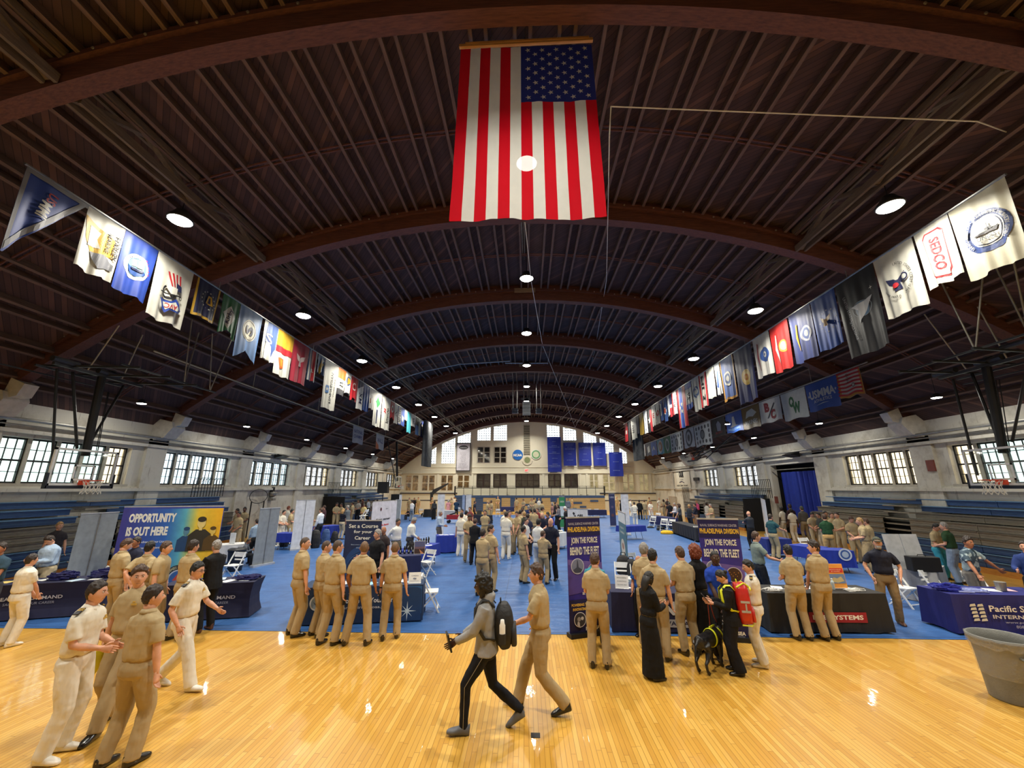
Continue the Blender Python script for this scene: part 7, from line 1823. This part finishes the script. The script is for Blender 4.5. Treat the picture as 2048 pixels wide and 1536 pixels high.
r,S,Hx=P_(-72,'talk1',C('polo',(44,84,90),'reg',(168,152,118),'b'),'short','dark','l','person in teal polo and khaki trousers facing right beside the tilted white panel',(1534,1027),(1554,1118),fine=True)
P_(20,'stand','wh','short','black','d','left of two people in white uniform walking toward the blue curtain',(1562,1013),(1572,1078))
P_(5,'stand2','wh','short','black','d','right of two people in white uniform walking toward the blue curtain',(1582,1016),(1592,1084))
P_(0,'stand',C('long',(88,86,84),'reg',(150,136,110)),'cap','dark','m','person in grey shirt and cap beside the blue curtain',(1602,1011),None,1.8)
P_(10,'stand',C('long',(60,40,44),'reg',BKC),'short','dark','b','dark figure partly hidden between the two in white by the curtain',(1578,1006),None,1.8)
P_(175,'lookdown','kh','short','black','m','person in khaki holding papers, facing the camera near the right bleachers',(1621,1022),None,1.78,nod=25)
P_(90,'front',C('short',(70,72,66),'reg',BEI),'short','black','m','dark shirted person in the middle of the khaki group near the right bleachers',(1637,1024),None,1.76)
P_(170,'front','kh','short','black','m','khaki person at the back of the group near the right bleachers',(1649,1021),None,1.8)
P_(-20,'front',C('polo',(36,74,48),'reg',(196,160,104)),'short','brown','l','balding person in dark green polo and tan trousers seen from behind at the group',(1648,1027),None,1.84,fine=True,turn=-10)
P_(170,'cross','kh','short','brown','l','khaki person behind the green polo wearer',(1662,1024),None,1.8)
P_(110,'front','kh','short','dark','l','khaki person with a dark backpack facing left near the right bleachers',(1673,1023),None,1.84)
P_(175,'lookdown','kh','short','brown','l','khaki person looking down at papers near the right bleachers',(1698,1030),None,1.8,nod=25)
P_(60,'front','kh','short','blond','l','fair haired khaki person facing left at the right end of the group',(1720,1034),None,1.84,fine=True)
P_(40,'front','kh','short','brown','l','khaki person half hidden behind the fair haired one at the right end of the group',(1732,1035),None,1.8)
P_(15,'cross',C('polo',(50,54,62),'reg',BKC),'bald','grey','l','bald person in dark shirt seen from behind above the second purple banner',(1496,1021),None,1.8)
# left aisle groups
P_(172,'lookdown','kh','short','black','t','front khaki person of three beside the blue and yellow display wall',(481,1022),None,1.8,fat=.2,fine=True)
P_(-160,'front','kh','short','black','b','khaki person behind right of the one holding a dark folder',(491,1013),None,1.84)
P_(150,'front','kh','short','black','t','khaki person behind left of the one holding a dark folder',(477,1016),None,1.8)
P_(-70,'sit',C('long',(86,92,104),'reg',(30,32,40),'n'),'short','dark','t','person in grey shirt sitting on a folding chair left of the grey pull up stand',(495,1057),None,1.34)
P_(60,'lookdown',C('long',LBL,'reg',BKC),'short','dark','l','person in light blue shirt leaning behind the grey pull up stand',(517,1036),None,1.72)
P_(-80,'front','wh','short','dark','l','person in white uniform just right of the grey pull up stand',(556,1017),None,1.84)
P_(-95,'front','wh','short','black','l','black haired person in white uniform between the grey and white pull up stands',(568,1019),None,1.8)
P_(-30,'front','wh','short','red','l','person in white seen at the back between the two pull up stands',(577,1011),None,1.84)
P_(-60,'front','kh','short','black','l','khaki person next to the white pull up stand',(584,1017),None,1.8)
P_(80,'talk1',C('long',(214,222,232),'reg',(34,36,44)),'short','brown','l','person in pale shirt and dark trousers facing left by the blue table and black chair',(642,1015),(634,1090),fine=True)
P_(100,'stand',C('long',(90,60,64),'reg',BKC),'side','brown','l','person with brown hair behind the pale shirted one on the left',(649,1010),None,1.8)
P_(-140,'front','kh','short','dark','t','tall khaki person looking down in front of the black end panel',(674,1004),None,1.88,nod=22)
P_(160,'front','kh','short','dark','t','khaki person right behind the tall one by the black end panel',(684,1006),None,1.8)
P_(-18,'frontlow',C('polo',(26,28,40),'slim',(186,172,146),'n'),'long','blond','l','blond person in black top and beige trousers seen from behind on the left',(688,1016),(681,1079),fem=1,fine=True)
P_(80,'front',C('jacket',(96,102,108),'reg',(60,62,70)),'short','grey','l','person in grey jacket facing left beside the blond one',(697,1010),None,1.8)
P_(95,'stand','kh','short','dark','t','khaki person facing left further right by the white chairs on a table',(706,1003),None,1.82)
P_(175,'front',C('short',(210,190,130),'reg',KH2),'cap','grey','t','person in pale cap and khaki behind the stacked white chairs',(729,1006),None,1.76)
P_(62,'front',C('polo',(54,62,82),'reg',(176,166,146)),'short','black','t','person in slate blue shirt and beige trousers left of the white booth wall',(743,1004),(746,1047))
for i,(x,y,o_,c_) in enumerate(((718,999,C('short',(170,164,154),'reg',BKC),'grey shirted person at the left end of the back row under the far left bleachers'),(727,996,C('short',(90,60,60),'reg',BKC),'maroon shirted person in the back row under the far left bleachers'),(738,997,C('short',(210,212,214),'reg',BKC),'pale shirted person in the middle of the back row under the far left bleachers'),(748,999,'wh','white uniformed person in the back row under the far left bleachers'),(755,998,C('short',(190,196,206),'reg',BKC),'light shirted person at the right end of the back row under the far left bleachers'))):
    P_(170-40*i,'front',o_,'short','dark','t',c_,(x,y),None,1.8)
# far crowd
FARL=[
(819,995,175,'stand','kh','khaki person at the far left cream wall beside a dark haired one'),
(829,995,190,'stand',C('short',BKC,'reg',BKC),'black shirted person in the far left group at the cream wall'),
(837,994,180,'stand','kh','khaki person at the right of the far left group by the cream wall'),
(825,1000,-10,'frontlow',C('short',(226,226,226),'reg',(130,140,150)),'person in white top and grey trousers seen from behind far left'),
(818,1009,150,'sit',C('polo',(34,34,44),'reg',BKC),'seated person in black near the grey panel far left'),
(865,994,150,'front','kh','khaki person by the far pillar at the left'),
(869,999,30,'stand',C('long',(60,62,62),'skirt',BKC),'long haired person in dark clothes by the far pillar'),
(897,998,10,'stand',C('polo',(214,150,158),'skirt',(214,150,158)),'person in pink with long hair near the far white panels'),
(903,995,170,'front','kh','khaki person behind the one in pink near the far white panels'),
(909,993,165,'front','wh','white uniformed person next to the far white panel'),
(913,998,5,'cross',C('jacket',(30,58,84),'reg',BKC),'person in dark teal jacket seen from behind near the far panels'),
(941,1001,-70,'stand',C('polo',(44,40,40),'reg',BKC),'tall person in dark brown shirt facing right in front of a far white panel'),
(950,1001,-80,'stand',C('polo',(32,38,56),'reg',BKC),'person in navy facing right behind a laptop table'),
(975,1001,-60,'front','kh','left of two khaki people at the far laptop table'),
(983,1000,120,'front','kh','right of two khaki people at the far laptop table'),
(996,992,175,'lookdown','kh','khaki person at the centre back before the tan bleachers'),
(1033,995,5,'stand','kh','large khaki person seen from behind at the centre back'),
(1047,997,150,'front','kh','khaki person in a dark cap right of the large one at the back'),
(1063,997,190,'front','kh','khaki person in the back group right of centre, facing the camera'),
(1068,995,90,'front','kh','khaki person at the rear of the back group right of centre'),
(1072,1001,0,'front','kh','khaki person seen from behind in the back group right of centre'),
(1078,996,20,'front','wh','white uniformed person in the back group right of centre'),
(1083,1001,-30,'front','kh','khaki person at the right end of the back group'),
(1057,1010,0,'front',C('polo',(32,46,90),'reg',BKC),'person in royal blue shirt seen from behind in the crowd'),
(1069,1016,5,'frontlow','kh','khaki person with backpack straps in the thick of the crowd'),
(1062,1016,60,'front','kh','brown haired khaki person left of the one with backpack straps'),
(1076,1015,120,'front',C('polo',(110,40,46),'reg',BKC),'person in dark red in the thick of the crowd'),
(1083,1013,-60,'front','kh','khaki person right of the one in dark red'),
(1040,1019,-40,'front','kh','khaki person with dark hair left of the crowd centre'),
(1049,1022,10,'front',C('short',(60,66,56),'reg',BKC),'person in dark green at the near side of the crowd'),
(1045,1013,170,'front','kh','khaki person facing the camera at the back of the crowd'),
(1104,1004,90,'stand',C('polo',(150,110,104),'reg',BKC),'long haired person in dusty pink right of the crowd'),
(1111,1003,-80,'stand',C('polo',(40,36,38),'reg',BKC),'dark haired person in black right of the crowd'),
(1117,1008,100,'front',C('long',(120,116,120),'reg',BKC),'long haired person in grey right of the crowd'),
(1131,1012,80,'front',C('jacket',(34,34,38),'reg',BKC),'white haired person in black jacket beside the white ABS panel'),
(1136,996,170,'stand',C('jacket',(110,114,126),'reg',(100,104,112)),'person in grey suit behind the green banner at the right back'),
(1143,994,120,'stand','kh','khaki person beside the grey suit at the right back'),
(1233,993,170,'stand','kh','khaki person beside the navy pillar banner at the back right'),
(1241,999,60,'stand',C('long',BKC,'skirt',BKC),'person in black beside the tall white panel at the back right'),
(1260,997,-90,'front','wh','white uniformed person facing right at the back right table'),
(1268,1003,-15,'front','wh','white uniformed person seen from behind at the back right table'),
(1278,999,-20,'stand',C('jacket',BKC,'reg',BKC),'person in black suit seen from behind at the back right'),
(1288,999,-5,'stand','kh','khaki person seen from behind at the back right'),
(1298,994,175,'stand','kh','khaki person behind the white uniform at the back right'),
(1300,1001,175,'frontlow','wh','white uniformed person facing the camera at the back right'),
(1318,995,180,'stand','wh','white uniformed person standing alone before the far right wall'),
(1327,998,100,'front','kh','long haired khaki person at the far right wall'),
(1334,996,150,'front',C('short',(70,60,60),'reg',BKC),'person in dark top at the far right wall'),
(1338,1003,0,'stand',C('polo',(30,30,36),'reg',(40,44,60)),'person in black shirt and pale cap seen from behind at the right'),
(1349,1005,90,'front',C('long',(190,190,200),'reg',BKC),'grey haired person in patterned blouse at the right'),
(1357,1007,70,'frontlow',C('polo',(70,74,80),'skirt',BKC),'curly haired person in grey top and black trousers at the right'),
(1377,1008,-70,'front',C('polo',(40,44,52),'reg',(34,36,44)),'blond person in dark shirt at the right behind white chairs'),
(1389,1006,80,'frontlow',C('long',(30,34,50),'reg',(128,100,78)),'person in navy top and brown trousers beside a white folding chair'),
(1393,1000,100,'front',C('long',(226,90,140),'reg',BKC),'person in bright pink at the far right bleachers'),
(1412,1004,-80,'front','wh','white uniformed person in front of the far right bleachers'),
(1421,1007,100,'front','kh','khaki person in front of the far right bleachers')]
tones='lmltmlbl';hcs=['dark','black','brown','dark','black','blond','dark','grey']
for i,(x,y,f,ps,o_,lb) in enumerate(FARL):
    hr='long' if 'long haired' in lb or 'in pink' in lb else ('curly' if 'curly' in lb else ('cap' if ' cap' in lb else 'short'))
    hc='white' if 'white haired' in lb else ('grey' if 'grey haired' in lb else ('blond' if 'blond' in lb else hcs[i%8]))
    P_(f,ps,o_,hr,hc,tones[i%8],lb,(x,y),None,1.8 if ps!='sit' else 1.35,fem=1 if hr=='long' else 0)
# ---- backpacks ----
def wmat(r): return Matrix.Translation(r.location)@Matrix.Rotation(r.rotation_euler.z,4,'Z')@Matrix.Scale(r.scale.x,4)
def pack(r,S,label,cols,W=.17,D=.11,z0=-.02,z1=.50,red=False):
    t=thing('backpack',label,'backpack');at,rt,fw=S['at'],S['rt'],S['fw'];t.matrix_world=wmat(r)
    m=MB();n=8
    for k in range(1):
        rg=[]
        for i in range(n+1):
            q=i/n;z=z0+(z1-z0)*q;s_=(1-abs(2*q-1)**(4 if red else 3)*.55)
            rg.append((at(z,-.125-D*.9),rt*W*s_,fw*D*(s_ if not red else .7+.3*s_)))
        m.rings(rg,18,3.)
    v,f=remesh(m,.012,3,.004,2);me=np2mesh('pack_body',[(v,f,0)],[cols[0]]);put('pack_body',me,t)
    f2=MB().rings([(at(z0+.04+.24*i/4,-.125-D*1.85),rt*W*(.82-.5*(i==4)-.2*(i==0)),fw*.035) for i in range(5)],14,2.8).build('front_pocket',cols[1],t,True)
    for sx in(-1,1):
        s_=MB();pts=[at(.44,-.13,.09*sx),at(.525,-.06,.105*sx),at(.53,.02,.11*sx),at(.44,.115,.115*sx),at(.28,.12,.14*sx),at(.12,.0,.185*sx),at(.08,-.12,.12*sx)]
        s_.tube(pts,[(.03,.008)]*len(pts),8).build('shoulder_strap',cols[2],t,True)
    MB().tube([at(z1,-.2,-.03),at(z1+.05,-.2,-.02),at(z1+.05,-.2,.02),at(z1,-.2,.03)],.009,6).build('grab_handle',cols[2],t)
    return t
PB=M('pack_black',(26,26,28),.65,bump=.3,bs=30)
pk=pack(bp,Sb,'black backpack with a white bottle in its side pocket on the grey sweatshirt wearer',(PB,M('pack_charcoal',(38,38,40),.7),PB),.17,.12,-.04,.47)
mw=wmat(bp);o=MB().lathe([(.034,-.11),(.036,-.1),(.036,.07),(.026,.09),(.022,.13),(.0,.135)],16).build('water_bottle',[WHT],label='white bottle in the side pocket of the black backpack',cat='bottle',smooth=True)
o.matrix_world=mw@Matrix.Translation(Sb['at'](.20,-.22,-.205))
MB().lathe([(.045,-.13),(.045,-.02)],12,tuple(Sb['at'](.20,-.22,-.205))).build('side_pocket',PB,pk)
RDP=M('rescue_red',(190,34,30),.35,var=.1,coat=.3);YLP=M('hi_vis_yellow',(216,226,40),.5,var=.05);REF=M('reflective_grey',(170,172,170),.4)
pk=pack(hd,Sh,'large red rescue backpack with yellow straps on the person in black',(RDP,RDP,YLP),.17,.13,-.14,.56,True)
at,rt,fw=Sh['at'],Sh['rt'],Sh['fw']
MB().tube([at(.45,-.39,-.12),at(.47,-.41,0),at(.45,-.39,.12)],.014,6).build('yellow_band',YLP,pk)
m=MB();m.tube([at(-.13,-.14,-.15),at(-.15,-.3,-.13),at(-.15,-.36,.0),at(-.15,-.3,.13),at(-.13,-.14,.15)],.012,6)
for s_ in(-1,1):MB().tube([at(.5,-.16,.13*s_),at(.56,-.3,.08*s_),at(.5,-.38,.06*s_)],.014,6).build('yellow_strap',YLP,pk)
m.build('yellow_piping',YLP,pk)
m=MB()
for sx in(-1,1):
    for z in(.10,.26):m.box(sx*.172-.006,sx*.172+.006,-.33,-.18,.95+z,.985+z)
    m.box(sx*.176-.004,sx*.176+.004,-.275,-.25,1.07,1.20)
m.build('reflective_patch',REF,pk)
# ---- dog and leash ----
g=onZ(1424,1338,0);dog=thing('dog','black labrador type dog in a yellow harness standing by the red backpack','dog',(g.x,g.y,0),rad(-48),None,.93)
D=MB()
def rg(y,z,w_,h_): return (Vector((0,y,z)),Vector((w_,0,0)),Vector((0,0,h_)))
D.rings([rg(-.40,.50,.04,.05),rg(-.37,.49,.085,.10),rg(-.27,.48,.105,.115),rg(-.12,.485,.098,.105),rg(.0,.475,.105,.125),rg(.12,.465,.115,.150),rg(.24,.475,.11,.150),rg(.32,.50,.08,.11)],18,2.1)
D.tube([(0,.26,.53),(0,.38,.58),(0,.46,.60)],[.095,.075,.07],12)
D.ell((0,.50,.61),(.068,.08,.068));D.tube([(0,.53,.595),(0,.60,.575),(0,.66,.568)],[.05,.040,.033],10)
for s in(-1,1):
    D.tube([(.07*s,.22,.46),(.082*s,.19,.33),(.08*s,.215,.20),(.08*s,.20,.07)],[.07,.042,.028,.024],10)
    D.tube([(.08*s,.20,.07),(.08*s,.235,.025),(.08*s,.27,.02)],[.028,.03,.022],8)
    D.tube([(.07*s,-.28,.46),(.088*s,-.22,.34),(.09*s,-.30,.22),(.088*s,-.36,.175),(.085*s,-.325,.07)],[.085,.062,.034,.026,.024],10)
    D.tube([(.085*s,-.325,.07),(.085*s,-.29,.025),(.085*s,-.25,.02)],[.028,.03,.022],8)
    D.tube([(.055*s,.475,.66),(.082*s,.47,.62),(.085*s,.48,.565)],[(.012,.022),(.014,.034),(.008,.018)],8)
D.tube([(0,-.38,.53),(0,-.47,.46),(0,-.52,.34),(0,-.55,.24)],[.032,.026,.02,.01],8)
v,f=remesh(D,.0115,3,.0015,4,20)
DB=NT('dog_coat');vv=DB.noise(1.,3,DB.scale(DB.obj(),(60,20,60)));DB.l(DB.ramp(vv,[(.3,(.004,.004,.005)),(.7,(.014,.013,.015))]),DB.b.inputs['Base Color']);DB.b.inputs['Roughness'].default_value=.38;DB.bump(vv,.2,.01)
put('body',np2mesh('body',[(v,f,0)],[DB.m]),dog)
MB().ell((.035,.555,.63),(.011,.009,.010),8,6).ell((-.035,.555,.63),(.011,.009,.010),8,6).build('eye',M('dog_eye',(60,36,20),.15,var=0),dog,True)
MB().ell((0,.685,.572),(.018,.014,.014),8,6).build('nose',LEATHER,dog,True)
hn=MB()
hn.tube([(.122*math.cos(a),.06,.475+.145*math.sin(a)) for a in [6.283*q/24 for q in range(25)]],[(.008,.026)]*25,6,cap=False,up=(0,1,0))
hn.tube([(.118*math.cos(a),.30-.05*math.sin(a),.48+.135*math.sin(a)) for a in [6.283*q/24 for q in range(25)]],[(.008,.022)]*25,6,cap=False,up=(0,1,0))
hn.tube([(0,.06,.625),(0,.2,.63),(0,.27,.615)],[(.03,.008)]*3,6)
hn.build('harness',YLP,dog,True)
dm=dog.matrix_basis;bpy.context.view_layer.update();dm=dog.matrix_world
hw=wmat(hd)
for i,(pt,lb) in enumerate((((0,.1,.64),'dark red leash running from the hand to the dog harness'),((0,.38,.66),'second thin red leash running from the hand to the dog neck'))):
    a=hw@(Sh[i]['w']+Vector((0,.05,-.01)));b=dm@Vector(pt);mid=(a+b)/2+Vector((0,0,-.06));MB().tube([a,mid,b],.007,5).build('leash',M('leash_red',(140,44,44),.6),label=lb,cat='leash')
